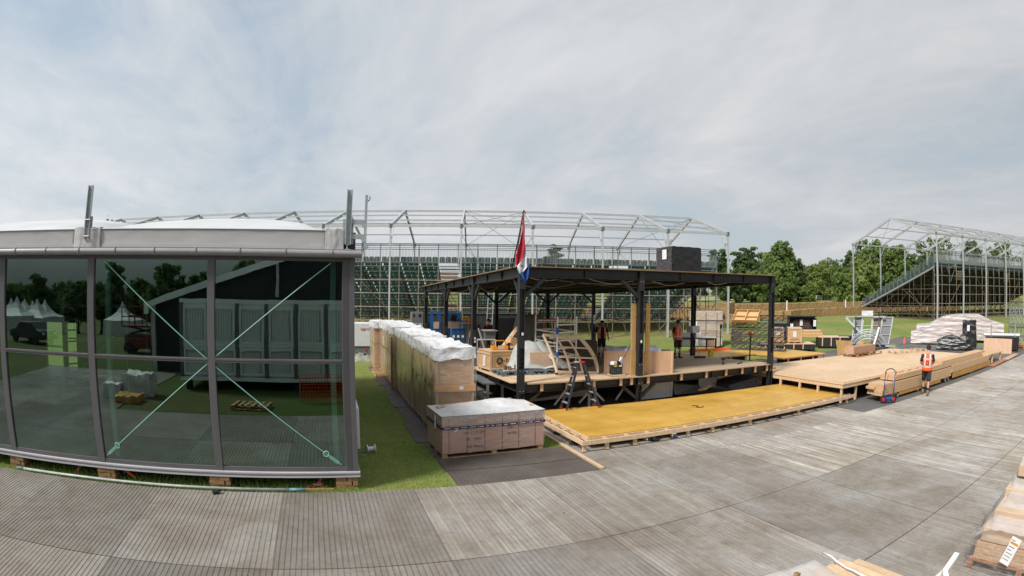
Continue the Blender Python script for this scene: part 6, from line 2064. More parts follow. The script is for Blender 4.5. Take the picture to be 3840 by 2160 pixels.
def face_rz(x, y):
    return -math.atan2(x, y)
def boxthing(name, lab, cat, x, y, z, w_, d_, h_, m, part='body', rz_=None, bevel=.01):
    t = thing(name, lab, cat, (x, y, z), face_rz(x, y) if rz_ is None else rz_)
    build_local(MB().box(-w_ / 2, w_ / 2, -d_ / 2, d_ / 2, 0, h_), part, m, t, bevel=bevel)
    return t
# carton stack on pallet
t = boxthing('carton_stack', 'tall film-wrapped stack of brown cartons behind the ochre platforms', 'carton stack', 23.7, 28.2, .35, 2.2, 1.2, .6, M['cardboard_pale'], 'carton_layer')
for k, (z0, z1, x0, x1) in enumerate(((.605, 1.10, -1.02, 1.08), (1.105, 1.55, -1.08, 1.06), (1.555, 1.75, -1.12, 1.05), (1.755, 2.32, -1.12, 1.06))):
    build_local(MB().box(x0, -.06, -.6, .6, z0, z1).box(-.05, x1, -.6 + .02 * (k % 2), .6, z0, z1), 'carton_layer', M['cardboard_pale'] if k % 2 else M['mdf'], t, bevel=.01)
build_local(softbox(MB(), -1.14, 1.12, -.64, .62, .02, 2.35, 24, .02, 4, 3), 'stretch_film', M['film_milky'], t, smooth=True)
build_local(MB().box(-1.16, 1.13, -.66, -.655, 1.72, 1.76).box(-.03, -.01, -.66, -.655, 0, 2.3).box(.7, .72, -.66, -.655, 0, 2.3), 'strap', M['ink'], t)
c = label_card(t, (0, 0, 0), .22, .34, I3, 5, 51); c.matrix_basis = Matrix.Translation((-.72, -.67, 1.5))
boxthing('brown_carton', 'single brown-grey carton beside the tall carton stack', 'carton', 26.0, 27.6, .35, .8, .8, 1.0, M['ply_grey'])
t = boxthing('black_worktable', 'black framed work table with white parts and papers, behind the ochre platform', 'table', 17.8, 21.9, .98, 2.0, .7, .03, M['alu'], 'table_top')
t.location.z = .98
build_local(MB().box(-1, -.94, -.33, -.27, -.0, .0 + .001).box(-1.0, 1.0, -.34, -.30, -.06, -.005), 'table_edge', M['black_plastic'], t)
t.location.z = 1.55
mb = MB()
for x in (-.97, -.2, .5, .97):
    mb.box(x - .03, x + .03, -.33, -.27, -.6, -.065).box(x - .03, x + .03, .27, .33, -.6, -.005)
mb.box(-.97, .97, -.32, -.28, -.45, -.41)
build_local(mb, 'table_leg', M['black_plastic'], t)
build_local(MB().box(-.95, -.2, -.3, .3, -.40, -.08).box(.05, .45, -.3, .1, -.40, -.1), 'white_carton', M['white_plastic'], t, bevel=.01)
build_local(MB().box(.5, .9, -.3, .2, -.40, -.1), 'brown_carton', M['mdf'], t)
build_local(softbox(MB(), -1.0, .2, -.3, .3, .035, .25, 14, .04, 5, 3), 'sheet_bundle', M['sheet_white'], t, smooth=True)
t = thing('hand_pallet_truck', 'dark pallet truck with upright handle by the carton stack', 'pallet truck', (18.9, 21.4, .97))
MB().tube([(18.9, 21.3, 1.0), (19.05, 21.45, 2.05)], .03, 8).obox((19.06, 21.46, 2.1), (.12, .06, .22)).build('handle', M['black_plastic'], t)
MB().beam((18.6, 21.2, 1.03), (19.6, 21.9, 1.03), .18, .10).build('fork', M['black_plastic'], t)

# low dark platforms with printed crates
def dark_platform(x, y, w_, d_, z, lab, rz_):
    t = thing('dark_platform', lab, 'platform', (x, y, terr(x, y)), rz_)
    build_local(MB().box(-w_ / 2, w_ / 2, -d_ / 2, d_ / 2, z - .03, z), 'top_board', M['wood'], t)
    build_local(MB().box(-w_ / 2, w_ / 2, -d_ / 2 + .02, -d_ / 2 + .10, .10, z - .031).box(-w_ / 2, -w_ / 2 + .08, -d_ / 2 + .11, d_ / 2, .1, z - .031).box(w_ / 2 - .08, w_ / 2, -d_ / 2 + .11, d_ / 2, .1, z - .031), 'steel_edge', M['steel_black'], t)
    mb = MB()
    n = int(w_ / .62)
    for k in range(n):
        xx = -w_ / 2 + .25 + k * .62
        mb.box(xx, xx + .07, -d_ / 2 - .01, -d_ / 2 + .019, .14, z - .031)
    for p in mb.islands():
        build_local(p, 'cleat', M['wood'], t)
    mb = MB()
    for xx in (-w_ / 2 + .1, w_ / 2 - .1):
        mb.box(xx - .05, xx + .05, -d_ / 2 + .12, -d_ / 2 + .2, 0, .1)
    for p in mb.islands():
        build_local(p, 'foot', M['steel_black'], t)
    return t
zt1 = terr(27, 24)
dark_platform(26.6, 23.4, 3.6, 1.9, .46, 'low black-edged platform carrying two printed crates', R(-38))
dark_platform(30.2, 22.2, 2.2, 1.6, .72, 'low black-edged platform carrying a stack of yellow boards', R(-45))
def printed_crate(x, y, w_, lab, body):
    t = thing('printed_crate', lab, 'crate', (x, y, terr(x, y) + .47), R(-40), 'printed crates on the low platform')
    build_local(pallet_mb(-w_ / 2, w_ / 2, -.4, .4, 0, .1, 4, 'x'), 'pallet', M['pallet_red'], t)
    build_local(MB().box(-w_ / 2 + .02, w_ / 2 - .02, -.38, .38, .102, .95), 'crate_body', M['cardboard'], t)
    mb = MB()
    for xx in (-w_ / 2, w_ / 2 - .06):
        mb.box(xx, xx + .06, -.405, -.381, .102, .95)
    mb.box(-w_ / 2 + .061, w_ / 2 - .061, -.405, -.381, .88, .95).box(-w_ / 2, w_ / 2, -.41, .4, .951, .985)
    build_local(mb, 'batten', M['wood'], t)
    if body:
        o = text('lettering', body, .19, (0, 0, 0), I3, M['ink'], t, 'CENTER')
        o.matrix_basis = Matrix.Translation((0, -.384, .18)) @ FACE_FRONT.to_4x4()
    c = label_card(t, (0, 0, 0), .22, .34, I3, 5, 61); c.matrix_basis = Matrix.Translation((-.02, -.388, .58))
printed_crate(25.9, 23.6, .80, 'left printed crate with a white label on the low black-edged platform', '')
printed_crate(26.8, 22.9, .92, 'right printed crate lettered AXXPO on the low black-edged platform', 'AXXPO')
t = boxthing('board_bundle', 'bundle of yellow boards stacked on the low platform beside the black case', 'board bundle', 28.9, 23.1, terr(29, 23) + .70, 1.5, .6, .10, M['crate_ply'], 'board_layer', R(-42))
for k in range(4):
    build_local(MB().box(-.75 + .03 * k, .78 - .05 * k, -.3, .3, .102 + .09 * k, .185 + .09 * k), 'board_layer', M['wood'] if k % 2 else M['amber_wood'], t)
t = thing('black_case', 'open black flight case with round brown plates inside, beyond the printed crates', 'flight case', (29.3, 24.3, terr(29, 24) + .72), R(-40))
build_local(MB().box(-1.05, 1.0, .3, .34, 0, 1.28).box(-1.05, -1.0, -.3, .3, 0, 1.28).box(.95, 1.0, -.3, .3, 0, 1.12).box(-1.0, .95, -.3, .3, 1.20, 1.28), 'case_shell', M['black_plastic'], t)
build_local(MB().prism([(-.85, .05), (.75, .05), (.72, .55), (.45, .98), (-.1, 1.05), (-.6, 1.0), (-.85, .7)], 'y', .0, .2), 'brown_plate', M['brown_dark'], t)
for xx, zz_ in ((-.55, .55), (.4, .6)):
    o = MB().tube([(xx, -.02, zz_), (xx, -.05, zz_)], .22, 18)
    build_local(o, 'round_plate', M['brown_dark'], t)
for p in MB().box(-.02, .02, -.06, -.02, .4, 1.2).box(.55, .58, -.06, -.02, .3, 1.2).islands():
    build_local(p, 'black_strut', M['black_plastic'], t)
c = label_card(t, (0, 0, 0), .2, .40, I3, 5, 71); c.matrix_basis = Matrix.Translation((-.08, -.08, .82))
c = label_card(t, (0, 0, 0), .2, .42, I3, 5, 72); c.matrix_basis = Matrix.Translation((.86, -.32, .8))
t = boxthing('low_flight_case', 'low black case on its side behind the printed crates', 'trunk', 27.6, 24.6, terr(27, 24) + .47, 1.7, .6, 1.15, M['black_plastic'], 'trunk_body', R(-40))
c = label_card(t, (0, 0, 0), .2, .3, I3, 5, 73); c.matrix_basis = Matrix.Translation((.55, -.32, .95))
t = boxthing('black_box_end', 'black box with white print at the end of the low platforms', 'box', 31.2, 21.6, terr(31, 21.6) + .03, 1.3, .8, .70, M['black_plastic'], 'box_body', R(-50))
build_local(MB().box(-.45, .2, -.412, -.402, .12, .42), 'white_panel', M['paper'], t)

# ------------------------------------------------------------------ load on the right of the osb platform
zo = .754
pallet_at('red_pallet', 'reddish pallet under the long brown carton on the osb platform', (22.9, 15.1, zo), R(3), 2.7, .95, M['pallet_red'])
t = thing('long_carton', 'long brown board box on the reddish pallet', 'box', (22.85, 15.35, zo + .135), R(2))
build_local(MB().box(0, 2.3, 0, .55, 0, .36), 'box_body', M['mdf'], t, bevel=.006)
build_local(MB().box(-.006, -.001, .0, .55, 0, .36), 'end_panel', M['ply'], t)
o = MB().hexa([(23.2, 16.6, zo), (25.0, 16.75, zo), (25.0, 16.78, zo), (23.2, 16.63, zo), (23.35, 16.9, zo + .72), (25.05, 17.05, zo + .58), (25.05, 17.08, zo + .58), (23.35, 16.93, zo + .72)]).build('osb_offcut', M['osb_yellow'])
tag(o, 'osb offcut propped upright behind the long brown box', 'osb board')
o = MB().hexa([(25.1, 16.5, zo), (25.35, 16.4, zo), (25.4, 16.6, zo), (25.1, 16.62, zo), (25.35, 16.65, zo + .58), (25.6, 16.55, zo + .55), (25.62, 16.7, zo + .55), (25.35, 16.75, zo + .58)]).build('osb_wedge', M['osb_yellow'])
tag(o, 'narrow osb piece leaning at the right end of the long brown box', 'osb board')
pallet_at('long_pallet', 'long pale pallet of sheets at the far edge of the osb platform', (25.8, 14.15, zo), R(-12), 2.6, 1.0, M['wood'])

def panel_cluster():
    bx, by = 30.9, 19.6
    z0 = terr(bx, by) + .05
    rz_ = R(-57)
    t = thing('stage_panel_cart', 'cart of leaning grey framed panels beyond the osb platform', 'panel cart', (bx, by, z0), rz_)
    build_local(MB().box(-1.3, 1.5, -.5, .5, .22, .30), 'cart_base', M['black_plastic'], t)
    for x in (-1.1, 1.25, 1.45):
        for y in (-.42, .42):
            build_local(MB().tube([(x - .02, y, .11), (x + .02, y, .11)], .11, 12), 'castor', M['chrome'], t)
    for k, (xb, xt, w_) in enumerate(((-1.15, -1.0, .55), (-.55, -.35, .62), (.15, .35, .62), (.75, 1.05, .7))):
        m2 = M['mid_grey'] if k in (0, 2) else M['alu']
        yb, yt = -.35 + .12 * k, .1 + .12 * k
        mb = MB()
        for s in (0, w_):
            mb.beam((xb + s, yb, .32), (xt + s, yt, 2.05), .05, .05, (0, 1, 0))
        for u in (.02, .35, .68, .98):
            mb.beam((xb + (xt - xb) * u, yb + (yt - yb) * u, .32 + 1.73 * u), (xb + w_ + (xt - xb) * u, yb + (yt - yb) * u, .32 + 1.73 * u), .05, .05, (0, 1, 0))
        build_local(mb, 'panel_frame', M['alu_bright'], t)
        if k != 1:
            d = .035
            build_local(MB().hexa([(xb, yb + d, .33), (xb + w_, yb + d, .33), (xb + w_, yb + d + .02, .33), (xb, yb + d + .02, .33), (xt, yt + d, 2.04), (xt + w_, yt + d, 2.04), (xt + w_, yt + d + .02, 2.04), (xt, yt + d + .02, 2.04)]), 'panel_sheet', M['ply_grey'] if k == 2 else M['mid_grey'], t)
    build_local(MB().beam((-1.6, -.1, 2.05), (1.2, .2, 2.08), .12, .06), 'top_bar', M['alu_bright'], t)
    build_local(MB().beam((-1.6, -.2, 2.0), (-.35, -.45, .9), .12, .05, (0, 1, 0)), 'slanting_bar', M['alu_bright'], t)
    build_local(MB().obox((-.1, .1, 2.28), (.8, .1, .32)), 'wrapped_bundle', M['sheet_white'], t)
    for x in (-.95, .68):
        build_local(MB().beam((x, -.6, 1.0), (x + .05, -.3, 2.1), .07, .05, (0, 1, 0)), 'dark_strap', M['black_plastic'], t)
    for k in range(3):
        r_ = 1.75 - .22 * k
        t2 = thing('curved_truss', ['outer curved grey truss leaning on the panel cart', 'middle curved grey truss leaning on the panel cart', 'inner curved grey truss leaning on the panel cart'][k], 'truss', (bx, by, z0), rz_, 'curved trusses on the cart')
        A_ = [(r_ * math.cos(a) * .85, -.75 + .03 * k, -.45 + r_ * math.sin(a)) for a in np.linspace(R(38), R(142), 17)]
        B_ = [(x, y - .14, z - .12) for x, y, z in A_]
        build_local(MB().tube(A_, .032, 6), 'chord', M['galv'], t2)
        build_local(MB().tube(B_, .032, 6), 'chord', M['galv'], t2)
        mb = MB()
        for i in range(0, 16, 2):
            mb.tube([A_[i], B_[i + 1]], .018, 5)
        build_local(mb, 'web', M['galv'], t2)
    t3 = thing('white_post', 'white square post leaning on the curved trusses behind the long box', 'post', (bx, by, z0), rz_)
    build_local(MB().beam((.35, -1.2, .25), (.72, -.9, 1.45), .12, .12, (0, 1, 0)), 'post_body', M['white_paint'], t3)
    t4 = thing('low_dolly', 'small dolly with grey lid beside the panel cart', 'dolly', (bx, by, z0), rz_)
    build_local(MB().hexa([(1.2, -1.1, .26), (1.9, -1.1, .20), (1.9, -.4, .20), (1.2, -.4, .26), (1.2, -1.1, .34), (1.9, -1.1, .28), (1.9, -.4, .28), (1.2, -.4, .34)]), 'lid', M['alu'], t4)
    build_local(MB().box(1.25, 1.85, -1.05, -.45, .12, .19), 'tray', M['black_plastic'], t4)
    for x in (1.3, 1.8):
        build_local(MB().tube([(x - .02, -1.0, .06), (x + .02, -1.0, .06)], .06, 10), 'castor', M['chrome'], t4)
panel_cluster()

def wrapped_load(x, y, w_, d_, prof, lab, seed, rz_=None, m='sheet_white'):
    """big film-wrapped load; prof = outline heights along its width"""
    z0 = terr(x, y)
    t = thing('wrapped_load', lab, 'wrapped load', (x, y, z0), face_rz(x, y) if rz_ is None else rz_)
    def top(u):
        k = u * (len(prof) - 1); i = min(int(k), len(prof) - 2)
        return prof[i] + (prof[i + 1] - prof[i]) * (k - i)
    mb = MB()
    def fn(u, v, s):
        xx = -w_ / 2 + w_ * u
        zz_ = .10 + (top(u) - .10) * v
        n1 = .05 * nz(xx * .6, zz_ * 3.2, s, 1.6, seed) + .03 * nz(xx, zz_ * 6, s, 2.6, seed)
        return (xx, s * (d_ / 2 - .12 * v * v + n1), zz_)
    mb.grid(lambda u, v: fn(u, v, -1), 50, 30)
    mb.grid(lambda u, v: fn(1 - u, v, 1), 50, 30)
    mb.grid(lambda u, v: tuple(np.array(fn(u, 1, -1)) * (1 - v) + np.array(fn(u, 1, 1)) * v + np.array((0, 0, .04 * math.sin(math.pi * v) + .03 * nz(u * 5, v * 3, seed, 1.4)))), 50, 10)
    for u in (0, 1):
        mb.grid(lambda a, v: tuple(np.array(fn(u, v, -1)) * (1 - a) + np.array(fn(u, v, 1)) * a), 8, 30)
    build_local(mb, 'film_cover', M[m], t, smooth=True)
    build_local(pallet_mb(-w_ / 2 + .1, w_ / 2 - .1, -d_ / 2 + .1, d_ / 2 - .1, .03, .11, 6, 'x'), 'pallet', M['pallet'], t)
    return t
M['load_film'] = mat('pinkish_white_film', (0.56, 0.50, 0.48), (0.38, 0.32, 0.30), 2.6, (.5, .5, 4), rough=0.35, spec=.5, bump=.5, bdist=.05, bscale=6)
wrapped_load(41.0, 16.6, 7.6, 2.2, [1.15, 1.25, 1.75, 1.92, 1.95, 1.93, 1.5, 1.25], 'large low load under whitish film on the grass by the right stand', 1.0, R(-66), 'load_film')
wrapped_load(37.5, 17.6, 3.6, 1.4, [.85, 1.05, 1.12, 1.05, .95], 'smaller whitish wrapped load in front of the large one', 4.0, R(-62), 'load_film')
wrapped_load(35.4, 15.0, 2.3, 1.2, [.6, .85, .95, .80, .55], 'low load under black film in front of the whitish loads', 6.0, R(-66), 'black_wrap')
t = thing('black_wrapped_tower', 'tall load wrapped in black film with a white label, by the whitish loads', 'wrapped load', (36.1, 13.9, terr(36, 14)), R(-68))
build_local(softbox(MB(), -.62, .62, -.55, .55, .06, .95, 18, .06, 3, 4), 'lower_wrap', M['black_wrap'], t, smooth=True)
build_local(softbox(MB(), -.48, .55, -.5, .5, .96, 1.92, 18, .05, 3, 6), 'upper_wrap', M['black_wrap'], t, smooth=True)
build_local(softbox(MB(), -.72, -.2, -.62, -.56, .1, .92, 12, .03, 5, 6), 'grey_sheet', M['sheet_grey'], t, smooth=True)
c = label_card(t, (0, 0, 0), .2, .38, I3, 5, 81); c.matrix_basis = Matrix.Translation((-.05, -.60, 1.45))
t = thing('black_flight_case', 'black wheeled case with white roll on top, behind the leaning plywood', 'flight case', (37.6, 11.6, terr(37, 11)), R(-72))
build_local(MB().box(-1.35, 1.35, -.45, .45, .12, .95), 'case_body', M['black_plastic'], t, bevel=.02)
build_local(MB().tube([(-1.45, -.3, 1.06), (1.4, -.3, 1.06)], .09, 12), 'white_roll', M['white_plastic'], t)
for x in (-.9, 1.0):
    build_local(MB().tube([(x, -.4, .95), (x, -.4, 1.75)], .04, 8), 'upright_tube', M['galv'], t)
for x in (-1.25, 1.25):
    build_local(MB().tube([(x - .03, -.4, .06), (x + .03, -.4, .06)], .06, 10), 'castor', M['rubber'], t)
o = MB().hexa([(35.35, 12.35, .20), (36.2, 10.35, .14), (36.23, 10.36, .14), (35.38, 12.36, .20), (35.65, 12.45, 1.12), (36.5, 10.45, 1.06), (36.53, 10.46, 1.06), (35.68, 12.46, 1.12)]).build('leaning_plywood', M['ply'])
tag(o, 'pale plywood panel leaning on the black wheeled case', 'plywood panel')
for k in range(2):
    z0 = terr(40.6, 11.0) + 1.42 * k
    t = thing('steel_stillage', ['grey steel stillage at the right edge, lower of the two', 'grey steel stillage at the right edge, upper of the two'][k], 'stillage', (40.6, 11.2, z0), R(-73), 'stacked steel stillages')
    mb = MB()
    for x in (-.7, .7):
        for y in (-.55, .55):
            mb.box(x - .05, x + .05, y - .05, y + .05, 0, 1.38)
    for z in (.12, .72, 1.32):
        for y in (-.55, .55):
            mb.box(-.7, .7, y - .03, y + .03, z - .03, z + .03)
        for x in (-.7, .7):
            mb.box(x - .03, x + .03, -.55, .55, z - .03, z + .03)
    build_local(mb, 'frame', M['rail_grey'], t)
    mb = MB()
    for i in range(11):
        x = -.6 + .12 * i
        mb.box(x - .02, x + .02, -.52 + .2 * (i % 3), -.48 + .2 * (i % 3), .16, 1.28)
    build_local(mb, 'stored_bar', M['galv'], t)
    build_local(MB().box(-.65, .65, -.5, .5, .08, .11), 'floor', M['rail_grey'], t)
for k in range(3):
    o = pallet_mb(-.6, .6, -.4, .4, 0, .14, 5, 'x').build('stacked_pallet', M['pallet_red'] if k != 2 else M['pallet'])
    o.location = (39.6, 10.3, terr(39.6, 10.3) + .02 + .145 * k)
    o.rotation_euler = (0, 0, R(-75))
    tag(o, ['lowest reddish pallet of the three by the steel stillages', 'middle reddish pallet of the three by the steel stillages', 'top pale pallet of the three by the steel stillages'][k], 'pallet', 'pallets by the steel stillages')
t = thing('low_step_platform', 'small low pale platform on legs at the far end of the beam stack', 'platform', (30.2, 11.0, terr(30, 11)))
MB().hexa([(29.6, 10.3, .55), (33.0, 10.1, .55), (33.0, 11.2, .55), (29.6, 11.6, .55), (29.6, 10.3, .60), (33.0, 10.1, .60), (33.0, 11.2, .60), (29.6, 11.6, .60)]).build('top_board', M['crate_ply'], t)
for x, y in ((29.8, 10.35), (31.3, 10.28), (32.8, 10.2), (32.8, 11.1)):
    MB().box(x - .05, x + .05, y - .05, y + .05, .03, .549).build('leg', M['wood'], t)
for k, (x0, y0, x1, y1, lab) in enumerate(((29.6, 9.55, 32.6, 10.0, 'orange-brown plywood sheet lying on the ground by the trackway, nearer one'), (32.9, 9.6, 36.0, 10.1, 'orange-brown plywood sheet lying on the ground by the trackway, farther one'), (31.0, 12.0, 33.2, 13.0, 'orange-brown plywood sheet lying behind the small low platform'))):
    o = MB().hexa([(x0, y0, terr(x0, y0) + .05), (x1, y0 + .1, terr(x1, y0) + .06), (x1, y1, terr(x1, y1) + .06), (x0, y1 - .05, terr(x0, y1) + .05), (x0, y0, terr(x0, y0) + .075), (x1, y0 + .1, terr(x1, y0) + .085), (x1, y1, terr(x1, y1) + .085), (x0, y1 - .05, terr(x0, y1) + .075)]).build('plywood_sheet', M['pallet_red'] if k != 1 else M['ply'])
    tag(o, lab, 'plywood sheet')
o = MB().lathe((36.0, 19.4, terr(36, 19.4)), [(.12, 0), (.10, .04), (.03, .42), (.02, .44)], 12).build('traffic_cone', M['hivis'], smooth=True)
tag(o, 'small orange cone on the grass left of the whitish wrapped loads', 'traffic cone')

# ------------------------------------------------------------------ foreground right: wrapped pallet, sheeted pallet, trestle
def front_pallet():
    t = thing('wrapped_pallet', 'pallet of cardboard-brown boxes under clear film, close by on the right of the trackway', 'wrapped pallet', (8.2, 1.5, .05), R(4))
    mi = Matrix.Translation((8.2, 1.5, .05)) @ Matrix.Rotation(R(4), 4, 'Z')
    build_local(pallet_mb(-1.0, 1.15, -1.1, .72, 0, .13, 6, 'x'), 'pallet', M['pallet_red'], t)
    rnd = random.Random(4)
    for k in range(3):
        mb = MB()
        x = -.96
        while x < 1.0:
            ln = rnd.choice((.34, .44, .52))
            mb.box(x, min(x + ln, 1.08) - .012, -1.04, .66, .135 + .085 * k, .214 + .085 * k)
            x += ln
        build_local(mb, 'plank_layer', M['wood_beam'], t, bevel=.004)
    for (x0, x1, y0, y1, z0, z1, m) in ((-.94, -.28, -1.0, .62, .395, .60, 'cardboard_pale'), (-.25, .32, -1.0, .62, .395, .52, 'ply_grey'), (.34, 1.04, -1.0, .62, .395, .62, 'cardboard_pale'),
                                        (-.72, -.1, -.85, .55, .605, .78, 'cardboard_pale'), (-.05, .55, -.9, .58, .625, .88, 'cardboard_pale'), (.58, 1.02, -.8, .55, .625, 1.02, 'cardboard'), (.15, .8, -.7, .45, 1.025, 1.2, 'cardboard_pale')):
        build_local(MB().box(x0, x1, y0, y1, z0, z1), 'carton', M[m], t, bevel=.01)
    def tent(u, v):
        x, y = -1.04 + 2.16 * u, -1.14 + 1.88 * v
        e = min(1, 7 * min(v, 1 - v))
        zt_ = .62 + .20 * min(1, max(0, (x + .95) / .5)) + .28 * min(1, max(0, (x + .1) / .5)) + .14 * max(0, min(1, (x - .3) / .4))
        return (x, y, .42 + (zt_ - .42) * (e ** .7) + .018 * nz(x, y, 0, 5) + .012 * nz(x, y, 0, 12))
    build_local(MB().grid(tent, 70, 50), 'top_film', M['film_milky2'], t, smooth=True)
    build_local(softbox(MB(), -1.04, 1.17, -1.13, .745, .03, .56, 44, .022, 4, 9, top=False), 'side_film', M['film_wet'], t, smooth=True)
    build_local(MB().obox((.55, .2, 1.26), (.4, .2, .05), rz=.3), 'loose_board', M['wood'], t)
    # paper label on the left side of the load
    q = MB()
    c = label_card(t, (0, 0, 0), .17, .40, I3, 7, 91)
    c.matrix_basis = Matrix.Translation((-1.085, .05, .40)) @ Matrix.Rotation(R(-90), 4, 'Z') @ Matrix.Rotation(R(14), 4, 'Y')
    o = MB().box(-.07, .07, -.0048, -.0022, .10, .13).build('orange_band', M['amber']); o.parent = c
M['film_milky2'] = make_soft('soft_white_film', .50, (0.66, 0.63, 0.60))
M['film_wet'] = make_film('shiny_film', .12, (0.70, 0.68, 0.66), 5, (1.2, 1.2, 6), .10)
front_pallet()
def sheeted_boards():
    t = thing('sheeted_boards', 'board load under a loose translucent sheet, next to the white trestle', 'board load', (4.35, 2.75, .12), 0)
    build_local(MB().box(-1.1, .30, -.9, .16, -.02, .80), 'covered_stack', M['cardboard_pale'], t)
    mb = MB()
    for k in range(5):
        mb.box(-.22 + .12 * k, -.112 + .12 * k, -.95, .17 - .05 * k, .805, .835)
    build_local(mb, 'plank', M['wood'], t)
    def sh(u, v):
        x, y = -1.25 + 1.15 * u + .22 * v * u, -.95 + 1.60 * v - .28 * u * v
        e = min(1, 8 * min(u + .02, 1.02 - u)) * min(1, 9 * min(v, 1.0 - v + .02))
        return (x + .02 * nz(x, y, 0, 4), y, .70 + .165 * e + .014 * nz(x, y, 0, 6) + .03 * max(0, v - .8) * math.sin(u * 9))
    build_local(MB().grid(sh, 40, 40), 'loose_sheet', M['film_milky2'], t, smooth=True)
    fold = [(-.08 + .022 * k + .01 * math.sin(k), -.9 + .135 * k, .875 + .012 * math.sin(k * 1.7)) for k in range(10)]
    build_local(MB().tube(fold, .013, 6), 'sheet_fold', M['sheet_white'], t, smooth=True)
    build_local(MB().obox((-.55, .1, .90), (.05, .05, .12), ry=.2), 'timber_peg', M['wood_dark'], t)
sheeted_boards()
t = thing('white_trestle', 'white tubular trestle end beside the wrapped pallet at the bottom edge', 'trestle', (5.9, 2.1, .05))
MB().beam((5.55, 1.75, .40), (5.84, 2.02, .55), .075, .075).beam((5.84, 2.02, .55), (6.22, 2.05, .62), .075, .075).build('top_bar', M['white_paint'], t, bevel=.008)
MB().beam((5.86, 2.03, .53), (6.0, 1.8, .05), .07, .07).beam((5.60, 1.78, .40), (5.5, 1.95, .05), .07, .07).beam((5.9, 2.06, .53), (5.8, 2.4, .05), .05, .05).build('leg', M['white_paint'], t, bevel=.008)
MB().tube([(5.83, 1.975, .56), (5.83, 1.965, .56)], .016, 8).build('bolt', M['ink'], t)

# ------------------------------------------------------------------ marquee frames over the grandstands
TU = Vector((.9613, -.2756, 0))
TW = Vector((.2756, .9613, 0))
def tp_(P0, u, w_, z):
    q = P0 + TU * u + TW * w_
    return Vector((q.x, q.y, z))
def marquee(P0, k0, k1, ze, zr_, label, cables, zg=None, post0=None):
    t = thing('marquee_frame', label, 'marquee frame', tuple(P0))
    W = 15.0
    for k in range(k0, k1 + 1):
        u = 5.0 * k
        for w_ in (0, W):
            a = tp_(P0, u, w_, 0)
            g = terr(a.x, a.y)
            MB().beam((a.x, a.y, g), (a.x, a.y, ze), .17, .11, TU).build('upright', M['alu_bright'] if w_ == 0 else M['alu'], t)
            s = 1 if w_ == 0 else -1
            MB().beam(tp_(P0, u, w_, ze), tp_(P0, u, W / 2, zr_), .12, .26).build('rafter', M['alu_bright'], t)
            fr = .17
            MB().beam(tp_(P0, u, w_, ze - 1.45), tp_(P0, u, w_ + s * 7.5 * fr, ze + (zr_ - ze) * fr - .1), .09, .10).build('knee_brace', M['alu_bright'], t)
            MB().obox((a.x, a.y, ze), (.2, .2, .3)).build('eave_joint', M['rail_grey'], t)
    for w_, z, th in ((0, ze, .17), (2.5, ze + (zr_ - ze) / 3, .10), (5, ze + (zr_ - ze) * 2 / 3, .10), (7.5, zr_, .16), (10, ze + (zr_ - ze) * 2 / 3, .10), (12.5, ze + (zr_ - ze) / 3, .10), (15, ze, .16)):
        MB().beam(tp_(P0, 5.0 * k0, w_, z), tp_(P0, 5.0 * k1, w_, z), .10, th).build('purlin', M['alu_bright'] if w_ <= 7.5 else M['alu'], t)
    for k in cables:
        u0, u1 = 5.0 * k, 5.0 * k + 5
        for (a, b) in (((u0, 0, ze), (u1, 7.5, zr_)), ((u1, 0, ze), (u0, 7.5, zr_)), ((u0, 15, ze), (u1, 7.5, zr_)), ((u1, 15, ze), (u0, 7.5, zr_)), ((u0, 0, ze - .6), (u0 + 2.6, 0, ze - 4.8)), ((u1, 0, ze - .6), (u1 - 2.6, 0, ze - 4.8)), ((u0, 15, ze - .3), (u1, 15, ze - 5.2)), ((u1, 15, ze - .3), (u0, 15, ze - 5.2))):
            MB().tube([tp_(P0, *a), tp_(P0, *b)], .018, 5).build('cable', M['rail_grey'], t)
    return t
PC, PR = Vector((4.5, 38.2, 0)), Vector((53.6, 24.66, 0))
marquee(PC, -6, 5, 8.42, 10.62, 'bare aluminium marquee frame over the grandstand behind the steel frame', (1, 4))
marquee(PR, 0, 8, 10.08, 12.38, 'bare aluminium marquee frame over the grandstand on the right slope', (0, 4))

